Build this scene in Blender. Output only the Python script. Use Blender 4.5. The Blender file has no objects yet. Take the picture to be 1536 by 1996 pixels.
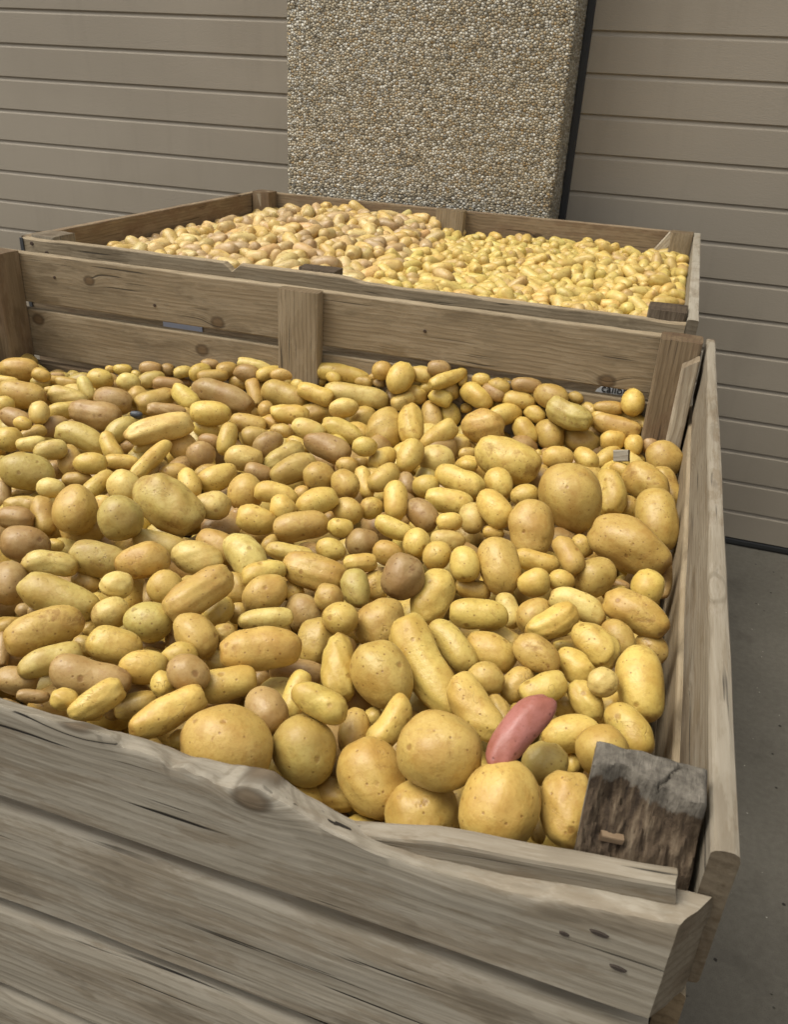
import bpy, bmesh, math, random
import numpy as np
from mathutils import Vector, Matrix, Quaternion, noise as mnoise

S = bpy.context.scene
COL = S.collection
random.seed(11)
RNG = np.random.default_rng(11)

# ------------------------------------------------------------------ camera
cam = bpy.data.cameras.new('camera')
cam.sensor_fit = 'VERTICAL'; cam.sensor_height = 24.0; cam.sensor_width = 18.5
cam.lens = 1598.72 / 1996 * 24.0
cam.clip_start = 0.02; cam.clip_end = 500
cam.dof.use_dof = True; cam.dof.focus_distance = 1.0; cam.dof.aperture_fstop = 13.0
CAM = bpy.data.objects.new('camera', cam); COL.objects.link(CAM)
RC = Matrix(((0.9457780649106551, 0.32078640366006, 0.050989559330350626),
             (-0.19054485808230964, 0.4208093452525681, 0.8869115807150667),
             (0.2630522932655231, -0.8485373169018263, 0.45911644800943363)))
CAM.matrix_world = Matrix.Translation((0.6745098, -1.5016316, 0.3620218)) @ RC.transposed().to_4x4()
S.camera = CAM

# ------------------------------------------------------------------ light
SUN_EL, SUN_AZ = math.radians(64), math.radians(248)      # azimuth: direction the light comes from, clockwise from +Y
W = bpy.data.worlds.new('World'); S.world = W; W.use_nodes = True
wn = W.node_tree.nodes; wl = W.node_tree.links
sky = wn.new('ShaderNodeTexSky'); sky.sky_type = 'NISHITA'; sky.sun_disc = False
sky.sun_elevation = SUN_EL; sky.sun_rotation = SUN_AZ
sky.air_density = 1.0; sky.dust_density = 4.0; sky.ozone_density = 1.0
hs = wn.new('ShaderNodeHueSaturation'); hs.inputs['Saturation'].default_value = 0.12   # cloud cover: a nearly grey sky
wl.new(sky.outputs[0], hs.inputs['Color'])
wl.new(hs.outputs[0], wn['Background'].inputs['Color'])
wn['Background'].inputs['Strength'].default_value = 0.15
sd = bpy.data.lights.new('sun', 'SUN'); sd.energy = 1.75; sd.angle = math.radians(35); sd.color = (1.0, 0.96, 0.87)
SUN = bpy.data.objects.new('sun', sd); COL.objects.link(SUN)
dv = Vector((math.sin(SUN_AZ) * math.cos(SUN_EL), math.cos(SUN_AZ) * math.cos(SUN_EL), math.sin(SUN_EL)))
SUN.rotation_euler = dv.to_track_quat('Z', 'Y').to_euler()
S.view_settings.view_transform = 'Standard'; S.view_settings.look = 'None'
S.view_settings.exposure = 0.5; S.view_settings.gamma = 1.0
S.cycles.max_bounces = 6
S.cycles.use_denoising = True

GZ = -1.209        # the pavement; the crate rims are at z = 0
DOOR_Y = 1.692

# ------------------------------------------------------------------ node helpers
class NT:
    def __init__(s, name):
        s.m = bpy.data.materials.new(name); s.m.use_nodes = True
        s.n = s.m.node_tree.nodes; s.l = s.m.node_tree.links
        s.b = s.n['Principled BSDF']
    def node(s, t, **kw):
        x = s.n.new(t)
        for k, v in kw.items(): setattr(x, k, v)
        return x
    def set(s, sock, v):
        if v is None: return
        if hasattr(v, 'is_linked') or isinstance(v, bpy.types.NodeSocket): s.l.new(v, sock)
        else: sock.default_value = v
    def math(s, op, a, b=None, c=None, clamp=False):
        x = s.node('ShaderNodeMath', operation=op); x.use_clamp = clamp
        for i, v in enumerate((a, b, c)): s.set(x.inputs[i], v) if v is not None else None
        return x.outputs[0]
    def vmath(s, op, a, b=None):
        x = s.node('ShaderNodeVectorMath', operation=op)
        s.set(x.inputs[0], a)
        if b is not None: s.set(x.inputs[1], b)
        return x.outputs[0]
    def noise(s, vec, scale=5, detail=3, rough=.55, dist=0, out=0):
        x = s.node('ShaderNodeTexNoise'); s.set(x.inputs['Vector'], vec)
        x.inputs['Scale'].default_value = scale; x.inputs['Detail'].default_value = detail
        x.inputs['Roughness'].default_value = rough; x.inputs['Distortion'].default_value = dist
        return x.outputs[out]
    def voro(s, vec, scale=5, feature='F1', rand=1.0, out='Distance'):
        x = s.node('ShaderNodeTexVoronoi', feature=feature); s.set(x.inputs['Vector'], vec)
        x.inputs['Scale'].default_value = scale; x.inputs['Randomness'].default_value = rand
        return x.outputs[out]
    def mapr(s, v, a, b, c=0.0, d=1.0, smooth=True):
        x = s.node('ShaderNodeMapRange'); x.interpolation_type = 'SMOOTHSTEP' if smooth else 'LINEAR'
        s.set(x.inputs[0], v)
        for i, k in enumerate((a, b, c, d)): x.inputs[i + 1].default_value = k
        return x.outputs[0]
    def mix(s, f, a, b, mode='MIX'):
        x = s.node('ShaderNodeMix', data_type='RGBA', blend_type=mode)
        s.set(x.inputs[0], f)
        for i, v in ((6, a), (7, b)):
            if isinstance(v, tuple): v = (*v, 1.0) if len(v) == 3 else v
            s.set(x.inputs[i], v)
        return x.outputs[2]
    def ramp(s, v, stops):
        x = s.node('ShaderNodeValToRGB'); s.set(x.inputs[0], v)
        e = x.color_ramp.elements
        while len(e) < len(stops): e.new(.5)
        for k, (p, c) in zip(e, stops): k.position = p; k.color = (*c, 1)
        return x.outputs[0]
    def bump(s, h, strength=.5, dist=.002, normal=None):
        x = s.node('ShaderNodeBump'); x.inputs['Strength'].default_value = strength; x.inputs['Distance'].default_value = dist
        s.set(x.inputs['Height'], h)
        if normal is not None: s.set(x.inputs['Normal'], normal)
        return x.outputs[0]
    def scale(s, v, k):
        return s.vmath('MULTIPLY', v, k)
    def sep(s, v):
        x = s.node('ShaderNodeSeparateXYZ'); s.set(x.inputs[0], v); return x.outputs
    def comb(s, a, b, c):
        x = s.node('ShaderNodeCombineXYZ')
        for i, v in enumerate((a, b, c)): s.set(x.inputs[i], v)
        return x.outputs[0]
    def objco(s, spread=0.0):
        tc = s.node('ShaderNodeTexCoord').outputs['Object']
        if not spread: return tc
        oi = s.node('ShaderNodeObjectInfo').outputs['Random']
        off = s.comb(s.math('MULTIPLY', oi, spread), s.math('MULTIPLY', oi, spread * 1.7), s.math('MULTIPLY', oi, spread * 2.3))
        return s.vmath('ADD', tc, off)

def wood_material(name, dark, mid, pale, warm, weather=.5, crack=.5, stain=.35):
    """Sawn softwood; the grain runs along the object's own X."""
    t = NT(name)
    p = t.objco(7.0)
    warp = t.noise(t.scale(p, (1.3, 7, 7)), 1.0, 2, .5)
    warp = t.math('MULTIPLY', t.math('SUBTRACT', warp, .5), .022)
    # knots: sparse cells in a plane stretched along the grain
    px_, py_, pz_ = t.sep(p)[0:3]
    kco = t.comb(t.math('MULTIPLY', px_, 3.6), t.math('MULTIPLY', t.math('ADD', pz_, t.math('MULTIPLY', py_, .6)), 4.6), 0.0)
    kv = t.node('ShaderNodeTexVoronoi', feature='F1', voronoi_dimensions='2D'); t.l.new(kco, kv.inputs['Vector']); kv.inputs['Scale'].default_value = 1.0
    kd = t.math('ADD', kv.outputs['Distance'], t.math('MULTIPLY', t.math('SUBTRACT', t.noise(p, 45, 2), .5), .018))
    ka = t.node('ShaderNodeAttribute', attribute_type='OBJECT', attribute_name='knot_at').outputs['Vector']
    tco = t.node('ShaderNodeTexCoord').outputs['Object']
    ox, oy, oz = t.sep(tco)[0:3]; kx, kz, ke = t.sep(ka)[0:3]
    dx = t.math('MULTIPLY', t.math('SUBTRACT', ox, kx), 4.2); dz = t.math('MULTIPLY', t.math('SUBTRACT', oz, kz), 5.6)
    dk = t.math('SQRT', t.math('ADD', t.math('MULTIPLY', dx, dx), t.math('MULTIPLY', dz, dz)))
    dk = t.math('ADD', dk, t.math('MULTIPLY', t.math('SUBTRACT', t.noise(p, 60, 2), .5), .014))
    dk = t.math('ADD', dk, t.math('MULTIPLY', t.math('ABSOLUTE', t.math('SUBTRACT', 1.0, ke)), 9.0))
    kd = t.math('MINIMUM', kd, dk)
    kpull = t.math('MULTIPLY', t.math('POWER', 2.718, t.math('MULTIPLY', t.math('MULTIPLY', kd, kd), -90.0)), .014)
    xs, ys, zs = t.sep(p)[0:3]
    zg = t.math('ADD', t.math('ADD', zs, warp), kpull)
    yg = t.math('ADD', ys, warp)
    g = t.comb(xs, yg, zg)
    rings = t.node('ShaderNodeTexWave', wave_type='BANDS', bands_direction='Z')
    t.l.new(g, rings.inputs['Vector']); rings.inputs['Scale'].default_value = 34.0
    rings.inputs['Distortion'].default_value = 4.0; rings.inputs['Detail'].default_value = 2.0
    rings.inputs['Detail Scale'].default_value = .35
    rv = rings.outputs['Fac']
    fine = t.noise(t.scale(g, (11, 330, 330)), 1.0, 5, .68)
    broad = t.noise(t.scale(g, (3.2, 30, 30)), 1.0, 4, .6)
    fib = t.noise(t.scale(g, (34.0, 760, 760)), 1.0, 3, .7)
    patch = t.noise(t.scale(p, (7.0, 24, 24)), 1.0, 5, .68)
    patch2 = t.noise(t.scale(p, (9.0, 38, 38)), 1.0, 5, .7)
    base = t.ramp(t.math('ADD', t.math('MULTIPLY', fine, .80), t.math('MULTIPLY', broad, .20)),
                  [(.26, dark), (.46, mid), (.74, pale)])
    base = t.mix(t.mapr(rv, .62, 1.0, 0, .42), base, (dark[0] * .8, dark[1] * .78, dark[2] * .75))
    base = t.mix(t.math('MULTIPLY', t.mapr(patch, .485, .565), weather), base, warm)
    base = t.mix(t.mapr(patch2, .515, .575, 0, .42), base, pale)
    base = t.mix(t.mapr(fib, .56, .72, 0, .35), base, pale)
    # grime
    st = t.noise(t.scale(p, (7, 24, 24)), 1.0, 4, .65)
    base = t.mix(t.mapr(st, .585, .66, 0, stain), base, (dark[0] * .5, dark[1] * .46, dark[2] * .42))
    # knots
    km = t.mapr(kd, .068, .040)
    keep = t.math('MAXIMUM', t.mapr(t.sep(kv.outputs['Color'])[0], .50, .52), t.mapr(ke, .4, .6))
    keep = t.math('MULTIPLY', keep, t.mapr(ke, -.6, -.4))
    km = t.math('MULTIPLY', km, keep)
    krim = t.math('MULTIPLY', t.math('MULTIPLY', t.mapr(kd, .074, .054), t.mapr(kd, .020, .052)), keep)
    base = t.mix(t.math('MULTIPLY', km, .80), base, (dark[0] * .75, dark[1] * .62, dark[2] * .5))
    base = t.mix(t.math('MULTIPLY', krim, .38), base, (.022, .017, .012))
    # checks along the grain
    ck = t.noise(t.scale(g, (5.0, 230, 230)), 1.0, 1, .4)
    on = t.node('ShaderNodeTexCoord').outputs['Normal']
    cm = t.mapr(ck, .665, .72)
    cm = t.math('MULTIPLY', cm, t.mapr(t.math('ABSOLUTE', t.sep(on)[0]), .6, .4))
    gate = t.mapr(t.noise(t.scale(p, (4, 17, 17)), 1.0, 2, .5), .46, .56)
    cm = t.math('MULTIPLY', t.math('MULTIPLY', cm, gate), crack)
    base = t.mix(cm, base, (.018, .014, .010))
    # sawn ends drink in dirt and are darker
    endg = t.mapr(t.math('ABSOLUTE', t.sep(on)[0]), .55, .85)
    base = t.mix(t.math('MULTIPLY', endg, .85), base, t.mix(1.0, base, (.46, .40, .33), 'MULTIPLY'))
    t.l.new(base, t.b.inputs['Base Color'])
    t.b.inputs['Roughness'].default_value = .82
    t.b.inputs['Specular IOR Level'].default_value = .25
    h = t.math('ADD', t.math('MULTIPLY', fine, .8), t.math('MULTIPLY', fib, .3))
    h = t.math('SUBTRACT', h, t.math('MULTIPLY', cm, 1.3))
    h = t.math('SUBTRACT', h, t.math('MULTIPLY', krim, .35))
    h = t.math('ADD', h, t.math('MULTIPLY', rv, .25))
    t.l.new(t.bump(h, .6, .0009), t.b.inputs['Normal'])
    return t.m

M = {}
M['wood_grey'] = wood_material('weathered_grey_wood', (.172, .144, .102), (.252, .218, .162), (.312, .277, .215), (.180, .140, .092), .55, 1.0, .40)
M['wood_rail'] = wood_material('brownish_grey_rail_wood', (.130, .102, .066), (.205, .170, .120), (.262, .228, .172), (.150, .110, .066), .6, .9, .4)
M['wood_tan'] = wood_material('weathered_tan_wood', (.160, .118, .068), (.245, .186, .112), (.32, .255, .165), (.20, .155, .095), .6, .7, .3)
M['wood_brown'] = wood_material('brown_wood', (.115, .080, .045), (.19, .138, .080), (.27, .20, .122), (.165, .105, .060), .6, .6, .3)
M['wood_pale'] = wood_material('pale_wood', (.21, .165, .11), (.38, .32, .23), (.50, .44, .33), (.30, .24, .165), .5, .5, .2)
M['wood_dark'] = wood_material('dark_wood', (.050, .036, .023), (.105, .078, .050), (.17, .132, .09), (.085, .062, .04), .5, .7, .5)

def rotten_material():
    t = NT('rotten_wood')
    p = t.objco()
    a = t.noise(t.scale(p, (210, 34, 34)), 1.0, 5, .68)
    b = t.noise(p, 55, 4, .6)
    c = t.ramp(a, [(.30, (.018, .012, .008)), (.52, (.070, .048, .029)), (.72, (.165, .124, .080))])
    grey = t.ramp(t.noise(t.scale(p, (120, 120, 40)), 1.0, 5, .7), [(.3, (.060, .051, .039)), (.7, (.175, .153, .120))])
    at = t.node('ShaderNodeAttribute', attribute_name='weathered').outputs['Fac']
    c = t.mix(t.mapr(t.math('ADD', at, t.math('MULTIPLY', t.math('SUBTRACT', b, .5), .9)), .42, .58), c, grey)
    t.l.new(c, t.b.inputs['Base Color']); t.b.inputs['Roughness'].default_value = .9
    t.b.inputs['Specular IOR Level'].default_value = .2
    t.l.new(t.bump(t.math('ADD', a, b), .9, .004), t.b.inputs['Normal'])
    return t.m
M['rotten'] = rotten_material()

def potato_material():
    t = NT('potato_skin')
    col = t.node('ShaderNodeAttribute', attribute_name='skin').outputs['Color']
    pc = t.node('ShaderNodeAttribute', attribute_name='skin_place').outputs['Vector']
    en = t.node('ShaderNodeAttribute', attribute_name='along').outputs['Fac']
    sc = t.node('ShaderNodeAttribute', attribute_name='scarring').outputs['Fac']
    blot = t.noise(pc, 26, 4, .6)
    c = t.mix(t.mapr(blot, .40, .68, 0, .72), col, t.mix(1.0, col, (.74, .60, .44), 'MULTIPLY'))
    mot = t.noise(t.vmath('ADD', pc, (1.3, 8.2, 4.4)), 115, 5, .65)
    c = t.mix(t.mapr(mot, .48, .68, 0, .55), c, t.mix(1.0, col, (.74, .60, .44), 'MULTIPLY'))
    pale = t.noise(t.vmath('ADD', pc, (3.1, 1.7, 2.2)), 38, 3, .6)
    c = t.mix(t.mapr(pale, .50, .74, 0, .38), c, t.mix(1.0, col, (1.13, 1.12, 1.12), 'MULTIPLY'))
    # fine russet netting
    net = t.noise(pc, 420, 4, .7)
    c = t.mix(t.mapr(net, .52, .70, 0, .40), c, t.mix(1.0, col, (.58, .45, .34), 'MULTIPLY'))
    # lenticels, small dark dots; each potato has more or fewer of them
    d1 = t.voro(pc, 170); s1 = t.sep(t.voro(pc, 170, out='Color'))
    dens = t.noise(pc, 20, 2)
    dots = t.math('MULTIPLY', t.mapr(d1, .22, .10), t.mapr(t.math('ADD', s1[0], t.math('MULTIPLY', t.math('SUBTRACT', dens, .5), 1.2)), .50, .54))
    d2 = t.voro(pc, 62); s2 = t.sep(t.voro(pc, 62, out='Color'))
    dots2 = t.math('MULTIPLY', t.mapr(t.math('ADD', d2, t.math('MULTIPLY', t.noise(pc, 260, 3), .20)), .32, .18), t.mapr(s2[1], .70, .72))
    c = t.mix(t.math('MULTIPLY', dots, .66), c, t.mix(1.0, col, (.36, .24, .16), 'MULTIPLY'))
    c = t.mix(t.math('MULTIPLY', dots2, .62), c, t.mix(1.0, col, (.45, .30, .20), 'MULTIPLY'))
    # scars and rough patches
    sn = t.noise(pc, 46, 6, .68, .4)
    scar = t.mapr(t.math('ADD', sn, t.math('MULTIPLY', sc, .07)), .600, .715)
    c = t.mix(t.math('MULTIPLY', scar, t.mapr(t.noise(pc, 210, 3), .3, .7, .25, .8)), c, t.mix(1.0, col, (.50, .36, .25), 'MULTIPLY'))
    # scratches
    cr = t.math('ABSOLUTE', t.math('SUBTRACT', t.noise(pc, 62, 2, .5, 1.2), .5))
    crm = t.math('MULTIPLY', t.mapr(cr, .012, .002), t.mapr(t.noise(t.vmath('ADD', pc, (9, 4, 1)), 34, 2), .58, .64))
    c = t.mix(t.math('MULTIPLY', crm, .35), c, t.mix(1.0, col, (.35, .23, .15), 'MULTIPLY'))
    # the two ends: eye end and stem scar
    ends = t.mapr(t.math('ADD', en, t.math('MULTIPLY', t.math('SUBTRACT', sn, .5), .30)), .92, 1.02)
    c = t.mix(t.math('MULTIPLY', ends, .6), c, t.mix(1.0, col, (.46, .32, .22), 'MULTIPLY'))
    t.l.new(c, t.b.inputs['Base Color'])
    r = t.math('ADD', .31, t.math('MULTIPLY', blot, .24))
    t.l.new(t.math('ADD', r, t.math('MULTIPLY', scar, .2)), t.b.inputs['Roughness'])
    t.b.inputs['Specular IOR Level'].default_value = .42
    t.b.inputs['Subsurface Weight'].default_value = 0.0
    h = t.math('ADD', t.math('MULTIPLY', net, .25), t.math('MULTIPLY', t.noise(pc, 85, 4, .6), 1.3))
    h = t.math('SUBTRACT', h, t.math('MULTIPLY', dots, .30))
    h = t.math('SUBTRACT', h, t.math('MULTIPLY', dots2, .6))
    h = t.math('SUBTRACT', h, t.math('MULTIPLY', crm, .6))
    h = t.math('SUBTRACT', h, t.math('MULTIPLY', scar, .2))
    t.l.new(t.bump(h, .5, .0016), t.b.inputs['Normal'])
    return t.m
M['potato'] = potato_material()

def door_material():
    t = NT('taupe_door_steel')
    p = t.objco()
    n = t.noise(t.scale(p, (90, 90, 330)), 1.0, 3, .55)
    n2 = t.noise(t.scale(p, (1.1, 1, 1.6)), 1.0, 3, .55)
    n3 = t.noise(t.scale(p, (14, 14, 2)), 1.0, 3, .6)
    c = t.mix(t.mapr(n2, .3, .7, 0, 1), (.268, .228, .171), (.302, .258, .196))
    c = t.mix(t.mapr(n3, .52, .75, 0, .22), c, (.21, .178, .134))
    t.l.new(c, t.b.inputs['Base Color']); t.b.inputs['Roughness'].default_value = .55
    t.b.inputs['Specular IOR Level'].default_value = .35
    t.l.new(t.bump(n, .42, .0016), t.b.inputs['Normal'])
    return t.m
M['door'] = door_material()

def aggregate_material():
    t = NT('exposed_pebble_concrete')
    p = t.objco()
    p = t.vmath('ADD', p, t.scale(t.noise(p, 30, 2, .5, 0, 1), (.006, .006, .006)))
    pp = t.scale(p, (1.0, 1.0, 1.25))
    d = t.voro(pp, 106, rand=.95); cell = t.sep(t.voro(pp, 106, rand=.95, out='Color'))
    e = t.voro(pp, 106, 'DISTANCE_TO_EDGE', .95)
    c = t.ramp(cell[0], [(.0, (.20, .175, .13)), (.22, (.36, .31, .22)), (.45, (.50, .44, .33)), (.60, (.34, .24, .12)), (.72, (.58, .54, .45)), (.88, (.66, .63, .56)), (1, (.28, .27, .24))])
    c = t.mix(1.0, c, (1.12, 1.11, 1.06), 'MULTIPLY')
    c = t.mix(t.mapr(t.noise(p, 260, 3), .35, .7, 0, .35), c, t.mix(1.0, c, (.7, .66, .58), 'MULTIPLY'))
    big = t.noise(t.scale(p, (3, 3, 2)), 1.0, 3)
    gap = t.mapr(e, .10, .03)
    c = t.mix(gap, c, (.12, .102, .074))
    c = t.mix(t.mapr(big, .45, .75, 0, .25), c, t.mix(1.0, c, (.8, .76, .68), 'MULTIPLY'))
    t.l.new(c, t.b.inputs['Base Color']); t.b.inputs['Roughness'].default_value = .7
    t.b.inputs['Specular IOR Level'].default_value = .3
    h = t.math('SUBTRACT', 1.0, t.math('POWER', d, 2.0))
    h = t.math('ADD', h, t.math('MULTIPLY', cell[1], .35))
    h = t.math('SUBTRACT', h, t.math('MULTIPLY', gap, .5))
    t.l.new(t.bump(h, 1.0, .006), t.b.inputs['Normal'])
    return t.m
M['aggregate'] = aggregate_material()

def ground_material():
    t = NT('worn_concrete')
    p = t.objco()
    a = t.noise(p, 1.6, 5, .6); b = t.noise(p, 60, 4, .65); f = t.noise(p, 420, 3, .7)
    c = t.ramp(t.math('ADD', t.math('MULTIPLY', a, .6), t.math('MULTIPLY', b, .4)), [(.32, (.090, .080, .062)), (.5, (.117, .105, .082)), (.7, (.152, .136, .107))])
    c = t.mix(t.mapr(f, .52, .7, 0, .5), c, (.046, .040, .030))
    d = t.voro(p, 40); s = t.sep(t.voro(p, 40, out='Color'))
    jag = t.math('MULTIPLY', t.noise(p, 380, 2), .10)
    wh = t.math('MULTIPLY', t.mapr(t.math('ADD', d, jag), .13, .09), t.mapr(s[0], .62, .63))
    c = t.mix(wh, c, (.42, .39, .32))
    d2 = t.voro(t.vmath('ADD', p, (3, 5, 0)), 30); s2 = t.sep(t.voro(t.vmath('ADD', p, (3, 5, 0)), 30, out='Color'))
    bl = t.math('MULTIPLY', t.mapr(t.math('ADD', d2, jag), .20, .14), t.mapr(s2[1], .80, .82))
    c = t.mix(bl, c, (.03, .026, .02))
    st = t.noise(p, 5, 4, .6)
    c = t.mix(t.mapr(st, .55, .72, 0, .35), c, (.045, .039, .030))
    t.l.new(c, t.b.inputs['Base Color']); t.b.inputs['Roughness'].default_value = .85
    t.b.inputs['Specular IOR Level'].default_value = .25
    h = t.math('ADD', t.math('MULTIPLY', b, .6), t.math('ADD', t.math('MULTIPLY', f, .4), t.math('SUBTRACT', wh, bl)))
    t.l.new(t.bump(h, .6, .004), t.b.inputs['Normal'])
    return t.m
M['ground'] = ground_material()

def plain(name, c, rough=.6, metal=0.0, var=.12):
    t = NT(name); p = t.objco()
    n = t.noise(p, 18, 4, .6)
    k = t.mix(n, tuple(v * (1 - var) for v in c), tuple(min(1, v * (1 + var)) for v in c))
    t.l.new(k, t.b.inputs['Base Color']); t.b.inputs['Roughness'].default_value = rough; t.b.inputs['Metallic'].default_value = metal
    t.l.new(t.bump(t.noise(p, 160, 3), .15, .001), t.b.inputs['Normal'])
    return t.m
M['black'] = plain('black_rubber', (.018, .018, .017), .6)
M['steel'] = plain('dark_steel', (.05, .05, .05), .5, .3, .3)
M['rust'] = plain('rusty_nail_head', (.06, .035, .02), .7, .2, .4)
M['gouge'] = plain('dark_gouge', (.035, .024, .016), .9, 0, .5)
M['label_blue'] = plain('blue_grey_label', (.30, .31, .36), .5)
M['label_white'] = plain('white_label', (.62, .62, .60), .5)
M['ink'] = plain('black_ink', (.02, .02, .02), .6)

# ------------------------------------------------------------------ object helpers
def empty(name, loc, label, cat, group=None):
    o = bpy.data.objects.new(name, None); o.empty_display_size = .05
    o.location = loc; COL.objects.link(o)
    o['label'] = label; o['category'] = cat
    if group: o['group'] = group
    return o

def link_mesh(name, me, mat, parent=None, mw=None):
    o = bpy.data.objects.new(name, me); COL.objects.link(o)
    if mat: me.materials.append(mat)
    if mw is not None: o.matrix_world = mw
    if parent is not None:
        o.parent = parent; o.matrix_parent_inverse = Matrix.Translation(parent.location).inverted()
    return o

def smooth(me):
    me.polygons.foreach_set('use_smooth', [True] * len(me.polygons))

def sweep(L, prof, nx, shape=None, rough=.0008, seed=0, xs=None, endrough=.0015, sharp=20):
    """A timber: cross-section PROF [(y,z)...] swept along +X from 0 to L, SHAPE(x, y, z) -> (x, y, z) deforms it."""
    bm = bmesh.new(); rings = []
    xs = xs or [L * i / nx for i in range(nx + 1)]
    so = seed * 13.7
    for i, x in enumerate(xs):
        r = []
        for y, z in prof:
            q = Vector((x * 9 + so, y * 60, z * 60))
            dy = mnoise.noise(q) * rough; dz = mnoise.noise(q + Vector((0, 31, 7))) * rough
            X = x + (mnoise.noise(Vector((so, y * 130, z * 130))) * endrough if i in (0, len(xs) - 1) else 0)
            P = (X, y + dy, z + dz)
            if shape: P = shape(*P)
            r.append(bm.verts.new(P))
        rings.append(r)
    n = len(prof)
    for a, b in zip(rings, rings[1:]):
        for k in range(n):
            bm.faces.new((a[k], a[(k + 1) % n], b[(k + 1) % n], b[k]))
    bm.faces.new(list(reversed(rings[0]))); bm.faces.new(rings[-1])
    bmesh.ops.recalc_face_normals(bm, faces=bm.faces)
    me = bpy.data.meshes.new('timber'); bm.to_mesh(me); bm.free()
    for p in me.polygons: p.use_smooth = len(p.vertices) == 4
    try: me.set_sharp_from_angle(angle=math.radians(sharp))
    except Exception: pass
    return me

def rrect(t, h, r=.003, sub=4, rb=None):
    """Rounded rectangle, y in +-t/2 and z in +-h/2."""
    out = []
    a, b = t / 2, h / 2
    rb = r if rb is None else rb
    cor = [(a - r, b - r, 0, r), (-a + r, b - r, 90, r), (-a + rb, -b + rb, 180, rb), (a - rb, -b + rb, 270, rb)]
    for k, (cy, cz, a0, r) in enumerate(cor):
        if r == 0: out.append((cy, cz))
        else:
            for j in range(3):
                w = math.radians(a0 + 45 * j); out.append((cy + r * math.cos(w), cz + r * math.sin(w)))
        ny, nz, na, nr = cor[(k + 1) % 4]
        e = math.radians(a0 + 90)
        p0 = (cy + r * math.cos(e), cz + r * math.sin(e)); p1 = (ny + nr * math.cos(e), nz + nr * math.sin(e))
        for j in range(1, sub): out.append((p0[0] + (p1[0] - p0[0]) * j / sub, p0[1] + (p1[1] - p0[1]) * j / sub))
    return out

NB = [0]
def timber(name, parent, p0, p1, t, h, up, mat, r=.003, nx=36, shape=None, rough=.0008, prof=None, xs=None, sharp=20):
    """A board from P0 to P1 (centre line); UP is the direction of its height h, its thickness t is across."""
    NB[0] += 1
    p0 = Vector(p0); p1 = Vector(p1); X = (p1 - p0); L = X.length; X.normalize()
    Z = Vector(up); Z = (Z - X * Z.dot(X)).normalized(); Y = Z.cross(X)
    me = sweep(L, prof or rrect(t, h, r), nx, shape, rough, NB[0], xs, sharp=sharp)
    mw = Matrix.Translation(p0) @ Matrix((X, Y, Z)).transposed().to_4x4()
    return link_mesh(name, me, M[mat], parent, mw)

def disc_mesh(r, d, n=14):
    bm = bmesh.new()
    bmesh.ops.create_cone(bm, cap_ends=True, segments=n, radius1=r, radius2=r * .8, depth=d)
    me = bpy.data.meshes.new('disc'); bm.to_mesh(me); bm.free(); return me

# ------------------------------------------------------------------ ground
bm = bmesh.new()
bmesh.ops.create_grid(bm, x_segments=40, y_segments=40, size=60)
me = bpy.data.meshes.new('pavement'); bm.to_mesh(me); bm.free()
g = link_mesh('pavement', me, M['ground']); g.location = (0, 0, GZ); g['kind'] = 'structure'
g['label'] = 'worn grey concrete pavement with pale specks of grit'

# ------------------------------------------------------------------ garage doors and the pebble pillar
PITCH = .12465
def door(name, x0, x1, ztop_line, label):
    """Ribbed sectional door: a profile in (y, z) swept along X. ZTOP_LINE is the height of one groove."""
    e = empty(name, ((x0 + x1) / 2, DOOR_Y, GZ), label, 'garage door'); e['kind'] = 'thing'
    zt, zb = 2.7, GZ + .035
    k = math.floor((zt - ztop_line) / PITCH)
    pts = []
    z = ztop_line + k * PITCH
    pts.append((0, zt))
    while z > zb + .03:
        pts += [(0, z + .0015), (.0012, z), (.0085, z - .0004), (.009, z - .0022), (.0035, z - .0135), (.0006, z - .0155), (0, z - .018)]
        z -= PITCH
    pts.append((0, zb)); pts.append((.04, zb)); pts.append((.04, zt))
    bm = bmesh.new()
    n = 14
    rows = [[bm.verts.new((x0 + (x1 - x0) * i / n, DOOR_Y + y, zz)) for y, zz in pts] for i in range(n + 1)]
    for a, b in zip(rows, rows[1:]):
        for q in range(len(pts)):
            bm.faces.new((a[q], a[(q + 1) % len(pts)], b[(q + 1) % len(pts)], b[q]))
    bm.faces.new(rows[0]); bm.faces.new(list(reversed(rows[-1])))
    bmesh.ops.recalc_face_normals(bm, faces=bm.faces)
    me = bpy.data.meshes.new('ribbed_panel'); bm.to_mesh(me); bm.free()
    link_mesh('ribbed_panel', me, M['door'], e)
    timber('bottom_seal', e, (x0, DOOR_Y + .016, GZ + .017), (x1, DOOR_Y + .016, GZ + .017), .03, .030, (0, 0, 1), 'black', .008)
    return e

ZG = .36202 + (.5425 - .36202) * 1.1248
ZGL = .36202 + (.5465 - .36202) * 1.1248
dr = door('garage_door', .270, 4.2, ZG, 'taupe ribbed garage door beside the black guide strip, reaching down to the pavement')
dl = door('garage_door', -5.0, -.70, ZGL, 'taupe ribbed garage door behind the far crate heap of brown-skinned potatoes')
PX0, PX1, PY = -.728, .252, 1.455
timber('guide_strip', dr, (.2655, DOOR_Y - .012, GZ), (.2655, DOOR_Y - .012, 2.7), .024, .024, (0, 1, 0), 'black', .002, 8)

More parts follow.
